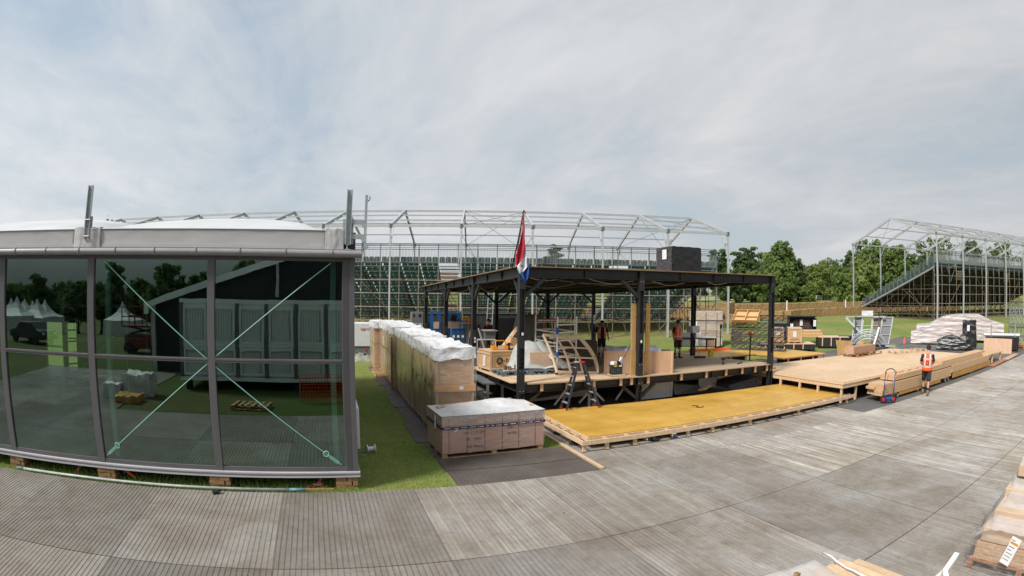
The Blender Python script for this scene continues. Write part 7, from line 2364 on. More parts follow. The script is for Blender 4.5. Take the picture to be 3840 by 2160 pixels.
# ------------------------------------------------------------------ grandstands seen from behind
M['galv_tan'] = mat('sunlit_scaffold_steel', (0.33, 0.30, 0.245), (0.23, 0.20, 0.15), 2.2, rough=0.6, metal=0.2)  # lighter copy of the scaffold steel, sunlight put into its colour
def seat_mb(mb, P0, u, w_, z, full=True):
    """one tip-up seat: slotted back and folded pan, back towards -w"""
    def q(a, b, c):
        return tp_(P0, u + a, w_ + b, z + c)
    hw = .205
    if full:
        back = [(-hw, .0), (-hw, .36), (-hw + .05, .42), (hw - .05, .42), (hw, .36), (hw, .0)]
        f = [q(a, .02 - .05 * (c > .2), c) for a, c in back]
        b = [q(a, .05 - .05 * (c > .2), c) for a, c in back]
        n = len(mb.v)
        mb.v += [tuple(p) for p in f + b]
        mb.f += [tuple(n + i for i in range(6))[::-1], tuple(n + 6 + i for i in range(6))] + [(n + i, n + (i + 1) % 6, n + 6 + (i + 1) % 6, n + 6 + i) for i in range(6)]
        for k in range(5):
            a = -.15 + .075 * k
            mb.hexa([q(a - .012, -.035, .06), q(a + .012, -.035, .06), q(a + .012, .0, .06), q(a - .012, .0, .06), q(a - .012, -.05, .35), q(a + .012, -.05, .35), q(a + .012, -.03, .35), q(a - .012, -.03, .35)])
        mb.hexa([q(-hw, .06, -.02), q(hw, .06, -.02), q(hw, .16, -.02), q(-hw, .16, -.02), q(-hw, .06, .30), q(hw, .06, .30), q(hw, .16, .30), q(-hw, .16, .30)])
    else:
        mb.hexa([q(-hw, 0, 0), q(hw, 0, 0), q(hw, .10, 0), q(-hw, .10, 0), q(-hw, -.04, .40), q(hw, -.04, .40), q(hw, .06, .40), q(-hw, .06, .40)])
def grandstand(P0, zb, u0, nb, aisles, label, end_panels, seat_max=100, closed=False):
    t = thing('grandstand', label, 'grandstand', tuple(tp_(P0, u0, .8, zb)))
    B = 1.4
    rows, going, rise = 17, .745, .262
    zt = zb + 5.40                                   # tread of the top row
    w0 = .95
    L_ = nb * B
    tr = lambda r_: (w0 + .75 + going * r_, zt - rise * r_)
    # stepped treads
    for r_ in range(rows):
        w_, z = tr(r_)
        mb = MB()
        a, b = tp_(P0, u0, w_ - .72, z), tp_(P0, u0 + L_, w_ - .72, z)
        def slab(wa, wb, za, zb_):
            p = [tp_(P0, u0, wa, za), tp_(P0, u0 + L_, wa, za), tp_(P0, u0 + L_, wb, za), tp_(P0, u0, wb, za), tp_(P0, u0, wa, zb_), tp_(P0, u0 + L_, wa, zb_), tp_(P0, u0 + L_, wb, zb_), tp_(P0, u0, wb, zb_)]
            mb.hexa(p)
        slab(w_ - .73, w_ - (.03 if closed else .10), z - .04, z)
        if closed and r_ < rows - 1:
            slab(w_ - .028, w_ - .012, z - rise - .02, z - .045)
        mb.build('step_board', M['tread'], t)
    seats_top, rest = [], MB()
    for r_ in range(rows):
        w_, z = tr(r_)
        for b in range(nb):
            if b in aisles and r_ > 0:
                continue
            for j in range(3):
                u = u0 + b * B + .26 + .44 * j
                if r_ == 0 and len(seats_top) < seat_max:
                    mb = MB()
                    seat_mb(mb, P0, u, w_ - .62, z + .44)
                    seats_top.append(mb.build('seat', M['seat_green'], t))
                else:
                    seat_mb(rest, P0, u, w_ - .60, z + .40, False)
    o = rest.build('lower_seats', M['seat_green_shaded'], t)
    o['kind'] = 'stuff'
    # brackets under every seat catch the light
    br = MB()
    for r_ in range(rows):
        w_, z = tr(r_)
        for b in range(nb):
            if b in aisles:
                continue
            for j in range(3):
                u = u0 + b * B + .26 + .44 * j
                c = tp_(P0, u, w_ - .64, z + .26)
                br.beam(c, c + Vector((0, 0, -.26)), .045, .05, TW)
            c0, c1 = tp_(P0, u0 + b * B + .04, w_ - .66, z + .40), tp_(P0, u0 + b * B + 1.36, w_ - .66, z + .40)
            if r_ < 1 or r_ % 2 == 0:
                br.beam(c0, c1, .04, .04)
    o = br.build('seat_brackets', M['mid_grey'], t)
    o['kind'] = 'stuff'
    # stairs in the aisles
    for b in aisles:
        mb = MB()
        for r_ in range(rows):
            w_, z = tr(r_)
            for s in (0, 1):
                c = tp_(P0, u0 + b * B + B / 2, w_ - .5 + .36 * s, z + .0 - .13 * s)
                mb.beam(tp_(P0, u0 + b * B + .12, w_ - .45 + .37 * s, z + .16 - .13 * s), tp_(P0, u0 + b * B + B - .12, w_ - .45 + .37 * s, z + .16 - .13 * s), .30, .04)
        mb.build('aisle_stair', M['tread_light'], t)
        mb = MB()
        for k in range(4):
            z = zt - .34 - .26 * k
            mb.beam(tp_(P0, u0 + b * B + .05, w0 - .06 + .02 * k, z), tp_(P0, u0 + b * B + B - .05, w0 - .06 + .02 * k, z), .03, .20)
        mb.build('timber_infill', M['ply_grey'], t)
    # rear guard rail
    mb = MB()
    zr0 = zt + .08
    for b in range(nb + 1):
        mb.beam(tp_(P0, u0 + b * B, w0 - .1, zr0 - .5), tp_(P0, u0 + b * B, w0 - .1, zt + 1.80), .07, .06, TU)
    for b in range(nb + 1):
        MB().beam(tp_(P0, u0 + b * B, w0 - .1, zr0 - .5), tp_(P0, u0 + b * B, w0 - .1, zt + 1.80), .07, .06, TU).build('rail_post', M['rail_grey'], t)
    for z, th in ((1.78, .05), (1.63, .035), (1.50, .035), (1.38, .05), (.46, .06), (.18, .05)):
        MB().beam(tp_(P0, u0, w0 - .1, zt + z), tp_(P0, u0 + L_, w0 - .1, zt + z), .05, th).build('guard_rail', M['rail_grey'], t)
    bars = MB()
    n = int(L_ / .105)
    for k in range(n):
        u = u0 + .05 + k * .105
        bars.beam(tp_(P0, u, w0 - .09, zt + .48), tp_(P0, u, w0 - .09, zt + 1.37), .026, .026, TU)
    bars.build('rail_bars', M['alu'], t)
    # scaffold: rear standards and ledgers as parts, the forest behind them as one mass
    for b in range(nb + 1):
        a = tp_(P0, u0 + b * B, w0 - .15, 0)
        MB().tube([(a.x, a.y, terr(a.x, a.y)), (a.x, a.y, zt + .2)], .032, 6).build('scaffold_post', M['galv_tan'], t)
    for z in (4.57, 3.63, 2.66, 1.69, .55, .12):
        MB().tube([tp_(P0, u0 - .2, w0 - .18, zb + z), tp_(P0, u0 + L_ + .2, w0 - .18, zb + z)], .032, 6).build('ledger', M['galv_tan'], t)
    for i, b in enumerate(range(1, nb - 3, 5)):
        a, c = (u0 + b * B, .3), (u0 + (b + 3) * B, 4.5)
        if i % 2: a, c = (u0 + (b + 3) * B, .3), (u0 + b * B, 4.5)
        MB().tube([tp_(P0, a[0], w0 - .22, zb + a[1]), tp_(P0, c[0], w0 - .22, zb + c[1])], .03, 6).build('diagonal_brace', M['galv_dark'], t)
    sc_ = MB()
    rnd = random.Random(nb)
    for wi, w_ in enumerate((2.4, 4.2, 6.1, 8.0, 9.9, 11.8, 13.2)):
        ztop = zt - rise * max(0, (w_ - w0 - .75)) / going - .35
        for b in range(0, nb + 1, 1 if wi < 2 else 2):
            a = tp_(P0, u0 + b * B, w_, 0)
            sc_.tube([(a.x, a.y, terr(a.x, a.y)), (a.x, a.y, ztop)], .024, 5)
            if rnd.random() < .5:
                sc_.tube([(a.x, a.y, ztop - .1), tp_(P0, u0 + b * B + (1.4 if b < nb - 1 else -1.4), w_, max(zb + .3, ztop - 2.1))], .020, 5)
        for z in (4.57, 3.63, 2.66, 1.69, .55, .12):
            if zb + z < ztop:
                sc_.tube([tp_(P0, u0, w_, zb + z), tp_(P0, u0 + L_, w_, zb + z)], .022, 5)
    for b in range(0, nb + 1, 2):
        for z in (2.66, 1.69, .55, .12):
            we = min(13.2, w0 + .75 + (zt - zb - z) / rise * going)
            sc_.tube([tp_(P0, u0 + b * B, w0 - .15, zb + z), tp_(P0, u0 + b * B, we, zb + z)], .028, 5)
        sc_.tube([tp_(P0, u0 + b * B, w0, zb + .3), tp_(P0, u0 + b * B, 6.0, zb + 3.2)], .026, 5).tube([tp_(P0, u0 + b * B, 12.5, zb + .3), tp_(P0, u0 + b * B, 7.0, zb + 2.8)], .026, 5)
        wa, za = tr(0); wb, zb2 = tr(rows - 1)
        sc_.beam(tp_(P0, u0 + b * B, wa - .72, za - .12), tp_(P0, u0 + b * B, wb, zb2 - .12), .06, .12)
    for b in range(0, nb, 1):
        for w_ in (9.9, 11.8, 13.2):
            s = 1 if (b % 2) else 0
            sc_.tube([tp_(P0, u0 + (b + s) * B, w_, zb + .2), tp_(P0, u0 + (b + 1 - s) * B, w_, zb + 1.3)], .024, 5)
    o = sc_.build('scaffolding', M['galv_dark'], t)
    o['kind'] = 'stuff'
    # side barriers on the visible end
    for e, u in end_panels:
        for r_ in range(rows):
            w_, z = tr(r_)
            mb = MB()
            p = [(w_ - .70, z - .02), (w_ - .02, z - .02), (w_ - .02, z + 1.02), (w_ - .70, z + 1.02)]
            for a, b in zip(p, p[1:] + p[:1]):
                mb.beam(tp_(P0, u, a[0], a[1]), tp_(P0, u, b[0], b[1]), .045, .045, TU)
            for k in range(1, 5):
                ww = w_ - .70 + .136 * k
                mb.beam(tp_(P0, u, ww, z), tp_(P0, u, ww, z + 1.0), .03, .02, TU)
            mb.build('side_barrier', M['rail_grey'], t)
        wa, za = tr(0); wb, zb2 = tr(rows - 1)
        MB().beam(tp_(P0, u - .03, wa - .9, za + .0), tp_(P0, u - .03, wb + .1, zb2 - .02), .08, .13).build('raker', M['galv'], t)
        MB().beam(tp_(P0, u - .03, w0 - .1, zb + .12), tp_(P0, u - .03, wb + .3, zb + .12), .06, .07).build('side_ledger', M['galv_dark'], t)
        MB().beam(tp_(P0, u - .03, w0 - .1, zb + 1.45), tp_(P0, u - .03, wb + .3, zb + 1.45), .05, .06).build('side_ledger', M['galv_dark'], t)
        MB().beam(tp_(P0, u - .03, w0 - .1, zb + 3.2), tp_(P0, u - .03, w0 + 5.5, zb + 3.2), .05, .06).build('side_ledger', M['galv_dark'], t)
        for k in range(7):
            w_ = w0 + 1.95 * k
            zz_ = zt - rise * max(0, (w_ - w0)) / going - .05
            MB().tube([tp_(P0, u - .04, w_, zb), tp_(P0, u - .04, w_, zz_)], .032, 6).build('scaffold_post', M['galv_dark'], t)
            if k < 5:
                MB().tube([tp_(P0, u - .06, w_, zb + (.2 if k % 2 else 1.5)), tp_(P0, u - .06, w_ + 1.95, zb + (1.5 if k % 2 else .2))], .028, 6).build('diagonal_brace', M['galv_dark'], t)
                if k < 3:
                    MB().tube([tp_(P0, u - .06, w_, zb + (1.5 if k % 2 else 3.1)), tp_(P0, u - .06, w_ + 1.95, zb + (3.1 if k % 2 else 1.5))], .028, 6).build('diagonal_brace', M['galv_dark'], t)
    return t
grandstand(PC, 0.05, -10.63, 25, (10, 19), 'grandstand of dark green seats on scaffolding, seen from behind the steel frame', [(1, 24.37)])
grandstand(PR, 1.34, .35, 24, (3, 11, 19), 'grandstand on the right slope with stepped side barriers and dark underside', [(0, .35)], 72, True)

# ------------------------------------------------------------------ straw bales along the track
def bale(name, lab, loc, rz_, proto, grp):
    if proto is None:
        mb = softbox(MB(), -.98, .98, -.42, .42, 0, .92, 16, .05, 3.5, 7)
        o = mb.build('straw_bale', M['straw'], smooth=True)
        tw_ = MB()
        o2 = o
    else:
        o2 = proto.copy()
        COL.objects.link(o2)
    o2.location = loc
    o2.rotation_euler = (0, 0, rz_)
    return tag(o2, lab, 'straw bale', grp)
def bale_row(path, step, lab, grp, proto, sz=1.0, rnd=random.Random(2)):
    pts = [np.array(p, float) for p in path]
    d = [0]
    for a, b in zip(pts, pts[1:]):
        d.append(d[-1] + np.linalg.norm(b - a))
    s = 0
    while s < d[-1]:
        i = max(k for k in range(len(d) - 1) if d[k] <= s)
        u = (s - d[i]) / (d[i + 1] - d[i])
        p = pts[i] + (pts[i + 1] - pts[i]) * u
        q = pts[i + 1] - pts[i]
        o = bale('straw_bale', lab, (p[0], p[1], terr(p[0], p[1]) - .02), math.atan2(q[1], q[0]) + rnd.uniform(-.02, .02), proto, grp)
        o.scale = (step / 1.96 * rnd.uniform(.985, 1.0), rnd.uniform(.95, 1.05) * sz, rnd.uniform(.96, 1.04) * sz)
        if proto is None:
            proto = o
        s += step
    return proto
outer = [(9.0, 68.0), (24, 61), (36, 55.5), (47.3, 51.6), (54, 51.0), (62, 51.2), (72, 50.2), (86, 48)]
inner = [(4, 57.5), (16, 54), (28, 49.5), (36.0, 45.2), (40.2, 41.0), (42.6, 38.2), (46.7, 39.4), (51.3, 39.8), (57, 39.4), (68, 38), (84, 35)]
pb = bale_row(outer, 1.98, 'straw bale in the outer wall along the far side of the race track', 'outer straw bale wall', None, 1.12)
bale_row(inner[5:], 1.55, 'straw bale in the curving inner wall at the near side of the race track', 'inner straw bale wall', pb, 1.0)
bale_row(inner[:6][::-1], 1.98, 'straw bale in the inner wall beyond the grandstand behind the steel frame', 'straw bales behind the grandstand', pb, 1.0)
for k, (x, y, z, r_, lab) in enumerate(((33.6, 35.6, 0, .3, 'loose straw bale on the grass behind the truss stack, lower front one'), (32.6, 37.2, 0, 1.1, 'loose straw bale on the grass behind the truss stack, lower rear one'), (33.0, 36.4, .98, .5, 'loose straw bale lying on top of two others behind the truss stack'))):
    o = bale('straw_bale', lab, (x, y, terr(x, y) - .02 + z), r_, pb, 'loose straw bales')
    o.scale = (1, 1.1, 1.05)
for k, (x, y) in enumerate(((45.5, 49.5), (55.0, 48.4), (66.5, 46.5))):
    o = MB().box(x - .07, x + .07, y - .07, y + .07, terr(x, y), terr(x, y) + 1.5).build('white_post', M['white_paint'])
    tag(o, ['white marker post between the bale walls, left of three', 'white marker post between the bale walls, middle of three', 'white marker post between the bale walls, right of three'][k], 'post')
def race_track():
    mb = MB()
    o_ = np.array(outer); 
    n = 40
    def smp(path, t_):
        pts = np.array(path, float)
        d = np.concatenate([[0], np.cumsum(np.linalg.norm(np.diff(pts, axis=0), axis=1))])
        s = t_ * d[-1]
        return np.array([np.interp(s, d, pts[:, 0]), np.interp(s, d, pts[:, 1])])
    def fn(u, v):
        a, b = smp(inner, u), smp(outer, u)
        p = a + (b - a) * (.2 + .6 * v)
        return (p[0], p[1], terr(p[0], p[1]) + .05)
    tag(mb.grid(fn, n, 4).build('race_track_road', M['tarmac'], smooth=True), kind='structure')
M['tarmac'] = mat('pale_tarmac', (0.13, 0.135, 0.125), (0.10, 0.105, 0.095), 1, rough=.9)
race_track()

# ------------------------------------------------------------------ white fence
def rail_fence(name, pts, lab, m, hgt=1.2):
    t = thing(name, lab, 'fence', (pts[0][0], pts[0][1], terr(*pts[0])))
    P = []
    for a, b in zip(pts, pts[1:]):
        L_ = math.hypot(b[0] - a[0], b[1] - a[1])
        n = max(1, int(L_ / 2.6))
        for k in range(n):
            x, y = a[0] + (b[0] - a[0]) * k / n, a[1] + (b[1] - a[1]) * k / n
            P.append(Vector((x, y, terr(x, y))))
    for p in P:
        MB().box(p.x - .07, p.x + .07, p.y - .07, p.y + .07, p.z, p.z + hgt).build('post', m, t)
    for z in (.45, .80, 1.12):
        mb = MB()
        for a, b in zip(P, P[1:]):
            mb.beam(a + Vector((0, 0, z)), b + Vector((0, 0, z)), .05, .12)
        mb.build('rail', m, t)
rail_fence('white_fence', [(66, 90), (76, 87), (89.5, 82), (100, 84), (111, 85.5), (126, 90), (141, 97)], 'white post and rail fence in front of the far trees', M['white_paint'])

# ------------------------------------------------------------------ trees
def leaf_cloud(name, lobes, n, size, m, parent, seed, flat=False):
    rnd = np.random.default_rng(seed)
    lobes = np.array(lobes, float)                    # x y z rx ry rz
    vol = lobes[:, 3] * lobes[:, 4] * lobes[:, 5]
    pick = rnd.choice(len(lobes), n, p=vol ** .72 / (vol ** .72).sum())
    L_ = lobes[pick]
    d = rnd.normal(size=(n, 3)); d /= np.linalg.norm(d, axis=1)[:, None]
    r_ = rnd.random(n) ** .38
    fuzz = 1 + .16 * rnd.normal(size=n) * (rnd.random(n) < .35)
    c = L_[:, :3] + d * L_[:, 3:] * (r_ * fuzz)[:, None]
    nrm = d * .8 + rnd.normal(size=(n, 3)) * .55
    if flat:
        nrm = nrm * .5 + np.array([0, 0, 1.0])
    nrm /= np.linalg.norm(nrm, axis=1)[:, None]
    a = np.cross(nrm, rnd.normal(size=(n, 3))); a /= np.linalg.norm(a, axis=1)[:, None]
    b = np.cross(nrm, a)
    s = size * (.6 + .8 * rnd.random(n))
    a *= s[:, None]; b *= (s * (.55 + .4 * rnd.random(n)))[:, None]
    V = np.stack([c - a, c - b * .9, c + a, c + b * .9], 1).reshape(-1, 3)
    F = np.arange(n * 4).reshape(-1, 4)
    me = bpy.data.meshes.new(name)
    me.from_pydata(V.tolist(), [], F.tolist())
    me.materials.append(m)
    o = bpy.data.objects.new(name, me)
    COL.objects.link(o)
    if parent is not None: o.parent = parent
    return o
def tree(x, y, h, r_, lab, kind='broad', seed=1, n=3200, size=.30, name='broadleaf_tree', base=.16, m=None, group=None, z=None, wide=0):
    rnd = random.Random(seed)
    z0 = terr(x, y) if z is None else z
    t = thing(name, lab, 'tree', (x, y, z0), 0, group)
    mb = MB()
    th = h * (.5 if kind != 'pine' else .85)
    pts = [(.03 * h * nz(k, seed, 0, .6), .03 * h * nz(seed, k, 0, .6), th * k / 6) for k in range(7)]
    mb.tube(pts, [max(.04, h * .028 * (1 - .11 * k)) * (1.35 if k == 0 else 1) for k in range(7)], 8)
    lobes = []
    nl = 46 if kind == 'broad' else 15
    for k in range(nl):
        a = 2.4 * k + rnd.uniform(-.4, .4)
        if kind == 'broad':
            u = (k + .5) / nl
            zc = h * (base + .16 + (.80 - base) * u)
            prof = math.sin(math.pi * (.28 + .62 * u)) ** .7
            rr = r_ * prof * rnd.uniform(.30, .88)
            lr = r_ * rnd.uniform(.14, .30) * (1.2 - .4 * u)
            lobes.append((rr * math.cos(a), rr * math.sin(a), min(zc, h - lr * .6), lr, lr, lr * (.38 if wide else .75)))
        elif kind == 'cedar':
            u = (k + .5) / nl
            zc = h * (.34 + .62 * u)
            rr = r_ * (1.05 - .80 * u) * rnd.uniform(.3, .85)
            lr = r_ * rnd.uniform(.34, .55) * (1.1 - .55 * u)
            lobes.append((rr * math.cos(a), rr * math.sin(a), zc, lr, lr, h * .035))
        else:
            u = (k + .5) / nl
            zc = h * (.40 + .58 * u)
            rr = r_ * rnd.uniform(.1, .75) * (1.05 - .6 * u)
            lr = r_ * rnd.uniform(.30, .50) * (1.1 - .45 * u)
            lobes.append((rr * math.cos(a), rr * math.sin(a), zc, lr, lr, lr * .55))
        if kind == 'broad' and k % 3:
            continue
        p = lobes[-1]
        zs = max(h * .12, min(th * .95, p[2] - .22 * h))
        mb.tube([(pts[3][0], pts[3][1], zs), ((pts[3][0] + p[0]) * .5, p[1] * .5, (zs + p[2]) * .52), (p[0] * .92, p[1] * .92, p[2])], [h * .012, h * .008, h * .004], 5)
    if kind == 'broad':
        lobes.append((0, 0, h * .58, r_ * .62, r_ * .62, h * .30))
    build_local(mb, 'trunk', M['bark'], t, smooth=True)
    leaf_cloud('crown', lobes, n, size, m or (M['leaf'] if kind == 'broad' else M['leaf_dark']), t, seed, kind == 'cedar')
    return t
def tree_at(az, d, el, spread, lab, **k):
    x, y = polar(az, d)
    z0 = terr(x, y)
    ztop = 3.6 + el * d
    return tree(x, y, ztop - z0, d * math.tan(R(spread)), lab, **k)
LT = M['leaf'], M['leaf_dark'], M['leaf_pale']
for az, d, el, sp, mi, kw, lab in (
    (48.1, 128, .103, 2.2, 0, dict(seed=3, n=7000, base=.02), 'tallest broad tree beyond the bale walls, right of the cedars'),
    (49.8, 124, .072, 1.3, 1, dict(seed=5, n=3000, base=.0), 'dark leafy tree tucked beside the tallest tree'),
    (46.4, 138, .084, 1.7, 2, dict(seed=8, n=3600, base=.0), 'pale green tree between the tallest tree and the cedar'),
    (44.2, 132, .093, 2.3, 1, dict(seed=11, n=7000, base=.05, name='cedar_tree', wide=1), 'broad dark cedar right of the marquee frame end'),
    (41.2, 128, .089, 1.8, 1, dict(seed=12, n=5000, base=.05, name='cedar_tree', wide=1), 'dark cedar partly behind the end of the marquee frame'),
    (42.5, 108, .052, 1.9, 1, dict(seed=14, n=4200, base=-.05), 'low spreading tree behind the fence, leftmost of the row'),
    (44.8, 111, .048, 1.8, 0, dict(seed=15, n=4200, base=-.05), 'low spreading tree behind the fence, second in the row'),
    (48.0, 118, .062, 2.9, 0, dict(seed=16, n=7000, base=-.05), 'wide forked tree behind the fence in front of the tallest tree'),
    (46.1, 121, .052, 1.8, 1, dict(seed=17, n=3400, base=-.05), 'dark low tree between the forked tree and the fence row'),
    (50.6, 150, .056, 2.0, 1, dict(seed=19, n=3600, base=-.1), 'dark round tree behind the green vehicle'),
    (52.0, 142, .059, 2.1, 2, dict(seed=20, n=4200, base=-.1), 'bright green tree right of the green vehicle'),
    (53.6, 156, .070, 2.3, 0, dict(seed=21, n=4600, base=-.1), 'rounded tree in the gap between the two marquee frames'),
    (55.0, 128, .056, 2.0, 0, dict(seed=22, n=3800, base=-.1), 'low green tree left of the right marquee frame post'),
    (55.8, 150, .084, 1.7, 1, dict(seed=23, n=3600, base=.0), 'tall tree at the left edge of the right marquee frame'),
    (57.8, 122, .102, 3.0, 0, dict(seed=24, n=8000, base=-.02), 'big round tree behind the left gable of the right marquee frame'),
    (57.0, 104, .068, 2.4, 2, dict(seed=25, n=5600, base=-.1), 'bushy bright tree low behind the left gable posts'),
    (60.6, 112, .092, 2.7, 0, dict(seed=26, n=7000, base=-.05), 'round green tree behind the stepped side of the right grandstand'),
    (65.2, 128, .106, 3.2, 0, dict(seed=27, n=5600, base=.0), 'large tree rising above the top rail of the right grandstand'),
    (69.2, 132, .096, 2.2, 1, dict(seed=28, n=3600, base=.0), 'middle tree above the top rail of the right grandstand'),
    (72.6, 132, .093, 2.4, 0, dict(seed=29, n=3600, base=.0), 'right-hand tree above the top rail of the right grandstand'),
    (76.5, 136, .090, 2.5, 0, dict(seed=30, n=3200, base=.0), 'tree at the right edge beyond the right grandstand'),
    (63.0, 118, .076, 2.3, 1, dict(seed=31, n=3600, base=-.05), 'lower tree seen through the upper seats of the right grandstand'),
    (24.0, 140, .0975, 2.2, 1, dict(kind='cedar', seed=33, n=4600, size=.34, name='cedar_tree'), 'flat-topped cedar seen above the seats behind the flag'),
    (39.0, 132, .064, 1.7, 1, dict(seed=34, n=3400, base=.0), 'dark tree between the roof crate and the marquee frame end'),
    (-24.0, 62, .126, 1.5, 0, dict(seed=36, n=3600, size=.16), 'small leafy tree showing above the pavilion roof at the left')):
    tree_at(az, d, el, sp, lab, m=LT[mi], **kw)
x, y = 96.7, 78.1
tree(x, y, 4.6, 2.8, 'small rounded bush in front of the white fence', seed=40, n=1500, size=.22, name='round_bush', base=-.12, m=M['leaf_pale'])
def far_wood():
    rnd = np.random.default_rng(5)
    lobes = []
    for k in range(60):
        az = 46 + 18 * k / 60
        d = 380 + 30 * math.sin(k * 1.7)
        x, y = polar(az, d)
        zt = 3.6 + d * (.055 + .006 * math.sin(k * .9) + .005 * math.sin(k * 2.3))
        lobes.append((x, y, zt - 8, 7.5, 7.5, 8))
        lobes.append((x + 6, y - 10, zt - 16, 9, 9, 8))
    o = leaf_cloud('far_woodland', lobes, 9000, 1.1, M['leaf_far'], None, 6)
    tag(o, kind='stuff')
far_wood()
for k, (az, d, w_, h, m, lab, nm) in enumerate(((49.9, 150, 5.2, 2.9, 'green_paint', 'green van parked under the far trees', 'parked_van'), (48.7, 149, 3.6, 2.6, 'mid_grey', 'grey trailer parked left of the green van', 'grey_trailer'))):
    x, y = polar(az, d)
    t = thing(nm, lab, 'van' if k == 0 else 'trailer', (x, y, terr(x, y)), face_rz(x, y))
    build_local(MB().box(-w_ / 2, w_ / 2 - (1.0 if k == 0 else 0), -1, 1, .5, h).box(w_ / 2 - .999, w_ / 2, -.98, .98, .5, 1.7) if k == 0 else MB().box(-w_ / 2, w_ / 2, -1, 1, .5, h), 'body', M[m], t, bevel=.12)
    for xx in (-w_ * .32, w_ * .32):
        build_local(MB().tube([(xx, -1.02, .42), (xx, -.8, .42)], .42, 14), 'wheel', M['rubber'], t)
    if k == 0:
        build_local(MB().box(w_ / 2 - 1.9, w_ / 2 - 1.1, -1.02, -1.005, 1.5, 2.3), 'window', M['black_plastic'], t)
    else:
        build_local(MB().box(-w_ / 2 - .7, -w_ / 2 - .05, -.9, -.85, .2, 1.6), 'orange_board', M['hivis'], t)

# ------------------------------------------------------------------ behind the camera: what the pavilion glass mirrors
M['cabin_white'] = mat('clean_white_cabin_paint', (0.88, 0.89, 0.88), (0.82, 0.83, 0.82), 2, rough=0.45)
M['cabin_core'] = mat('grey_white_cabin_wall', (0.74, 0.76, 0.75), (0.66, 0.68, 0.67), 2, rough=0.5)
def container():
    t = thing('white_site_cabin', 'white ribbed site cabin behind the camera, mirrored in the pavilion glass', 'cabin', (-1.5, -.8, 0))
    x0, x1, yf, yb = -5.66, 3.4, -.62, -3.2
    MB().box(x0, x1, yb, yf - .12, .42, 3.22).build('cabin_core', M['cabin_core'], t)
    mb = MB().box(x0, x1, yf - .05, yf + .02, 3.20, 3.34).box(x0, x1, yf - .05, yf + .03, .36, .50)
    mb.build('rail', M['cabin_white'], t)
    n = 8
    wd = (x1 - x0 - .1) / n
    for k in range(n + 1):
        x = x0 + wd * k
        MB().box(x, x + .13, yf - .118, yf + .05, .50, 3.20).build('post', M['mid_grey2'], t)
    for k in range(n):
        a, b = x0 + wd * k + .15, x0 + wd * (k + 1) - .02
        for (z0, z1) in ((.56, 1.62), (1.74, 3.12)):
            mb = MB().box(a, b, yf - .02, yf + .01, z1 - .13, z1).box(a, b, yf - .02, yf + .01, z0, z0 + .10).box(a, a + .09, yf - .02, yf + .01, z0 + .1, z1 - .13).box(b - .09, b, yf - .02, yf + .01, z0 + .1, z1 - .13)
            m = int((b - a - .2) / .10)
            for j in range(m):
                xx = a + .10 + j * .10
                mb.box(xx + .02, xx + .07, yf - .118, yf - .07, z0 + .1, z1 - .13)
            mb.build('wall_panel', M['cabin_white'], t)
        MB().box(a - .02, b + .02, yf - .02, yf + .025, 1.63, 1.73).build('mid_rail', M['cabin_white'], t)
    for x in (x0 + .2, -1.2, x1 - .3):
        MB().box(x, x + .2, yf - .4, yf - .1, 0, .36).build('foot', M['steel_black'], t)
M['mid_grey2'] = mat('pale_grey_post', (0.17, 0.175, 0.175), (0.13, 0.135, 0.135), 3, rough=.5)
container()
def rear_marquee():
    t = thing('gabled_marquee', 'dark gabled marquee with white edge beam behind the white cabin', 'marquee', (-2, -5, 0))
    MB().beam((-8.6, -4.7, 2.95), (1.5, -4.7, 6.2), .10, .28).build('white_verge', M['white_paint'], t)
    MB().beam((1.5, -4.7, 6.2), (11.6, -4.7, 2.95), .10, .28).build('white_verge', M['white_paint'], t)
    MB().box(-8.6, -8.4, -4.72, -4.6, 2.6, 2.95).build('eave_bracket', M['white_paint'], t)
    MB().add([(-8.6, -4.8, 3.05), (1.5, -4.8, 6.3), (1.5, -16, 6.3), (-8.6, -16, 3.05)], [(0, 1, 2, 3)]).add([(11.6, -4.8, 3.05), (1.5, -4.8, 6.3), (1.5, -16, 6.3), (11.6, -16, 3.05)], [(0, 1, 2, 3)]).build('roof_sheet', M['dark_grey'], t)
    MB().add([(-8.4, -5.2, 0), (11.4, -5.2, 0), (11.4, -5.2, 3.0), (1.5, -5.2, 6.2), (-8.4, -5.2, 3.0)], [(0, 1, 2, 3, 4)]).build('gable_shade_sheet', M['black_plastic'], t)  # black sheet stands in for the dark inside of the marquee
    MB().box(-2.3, -2.15, -5.1, -4.9, 3.4, 5.0).build('king_post', M['alu'], t)
    for x in (-8.3, 11.1):
        MB().box(x, x + .2, -5, -4.85, 0, 2.95).build('upright', M['alu'], t)
rear_marquee()
zp2 = 0
pallet_at('grey_pallet', 'old pallet lying on the grass before the white cabin', (-3.0, 1.9, .02), R(8), 1.2, .8, M['pallet'])
def rubble_bag(x, y, w_, h, lab, m):
    o = softbox(MB(), x - w_ / 2, x + w_ / 2, y - w_ * .4, y + w_ * .4, .02, h, 16, .09, 3, x).build('builders_bag', m, smooth=True)
    tag(o, lab, 'bag')
rubble_bag(-6.9, 1.0, 1.1, .80, 'white bulk bag beside the white cabin, larger one', M['sheet_white'])
rubble_bag(-7.8, 1.5, .7, .5, 'white bulk bag beside the white cabin, smaller one', M['sheet_white'])
rubble_bag(-6.9, 2.2, .9, .25, 'yellow sack on the grass beside the white bulk bags', M['amber_wood'])
t = thing('orange_net_fence', 'orange mesh barrier on the grass before the white cabin', 'barrier', (-.3, 1.4, 0))
mb = MB()
for k in range(16):
    mb.box(-.9 + .1 * k, -.88 + .1 * k, 1.40, 1.41, .05, .95)
for k in range(9):
    mb.box(-.9, .62, 1.40, 1.41, .05 + .11 * k, .07 + .11 * k)
mb.build('mesh', M['hivis'], t)
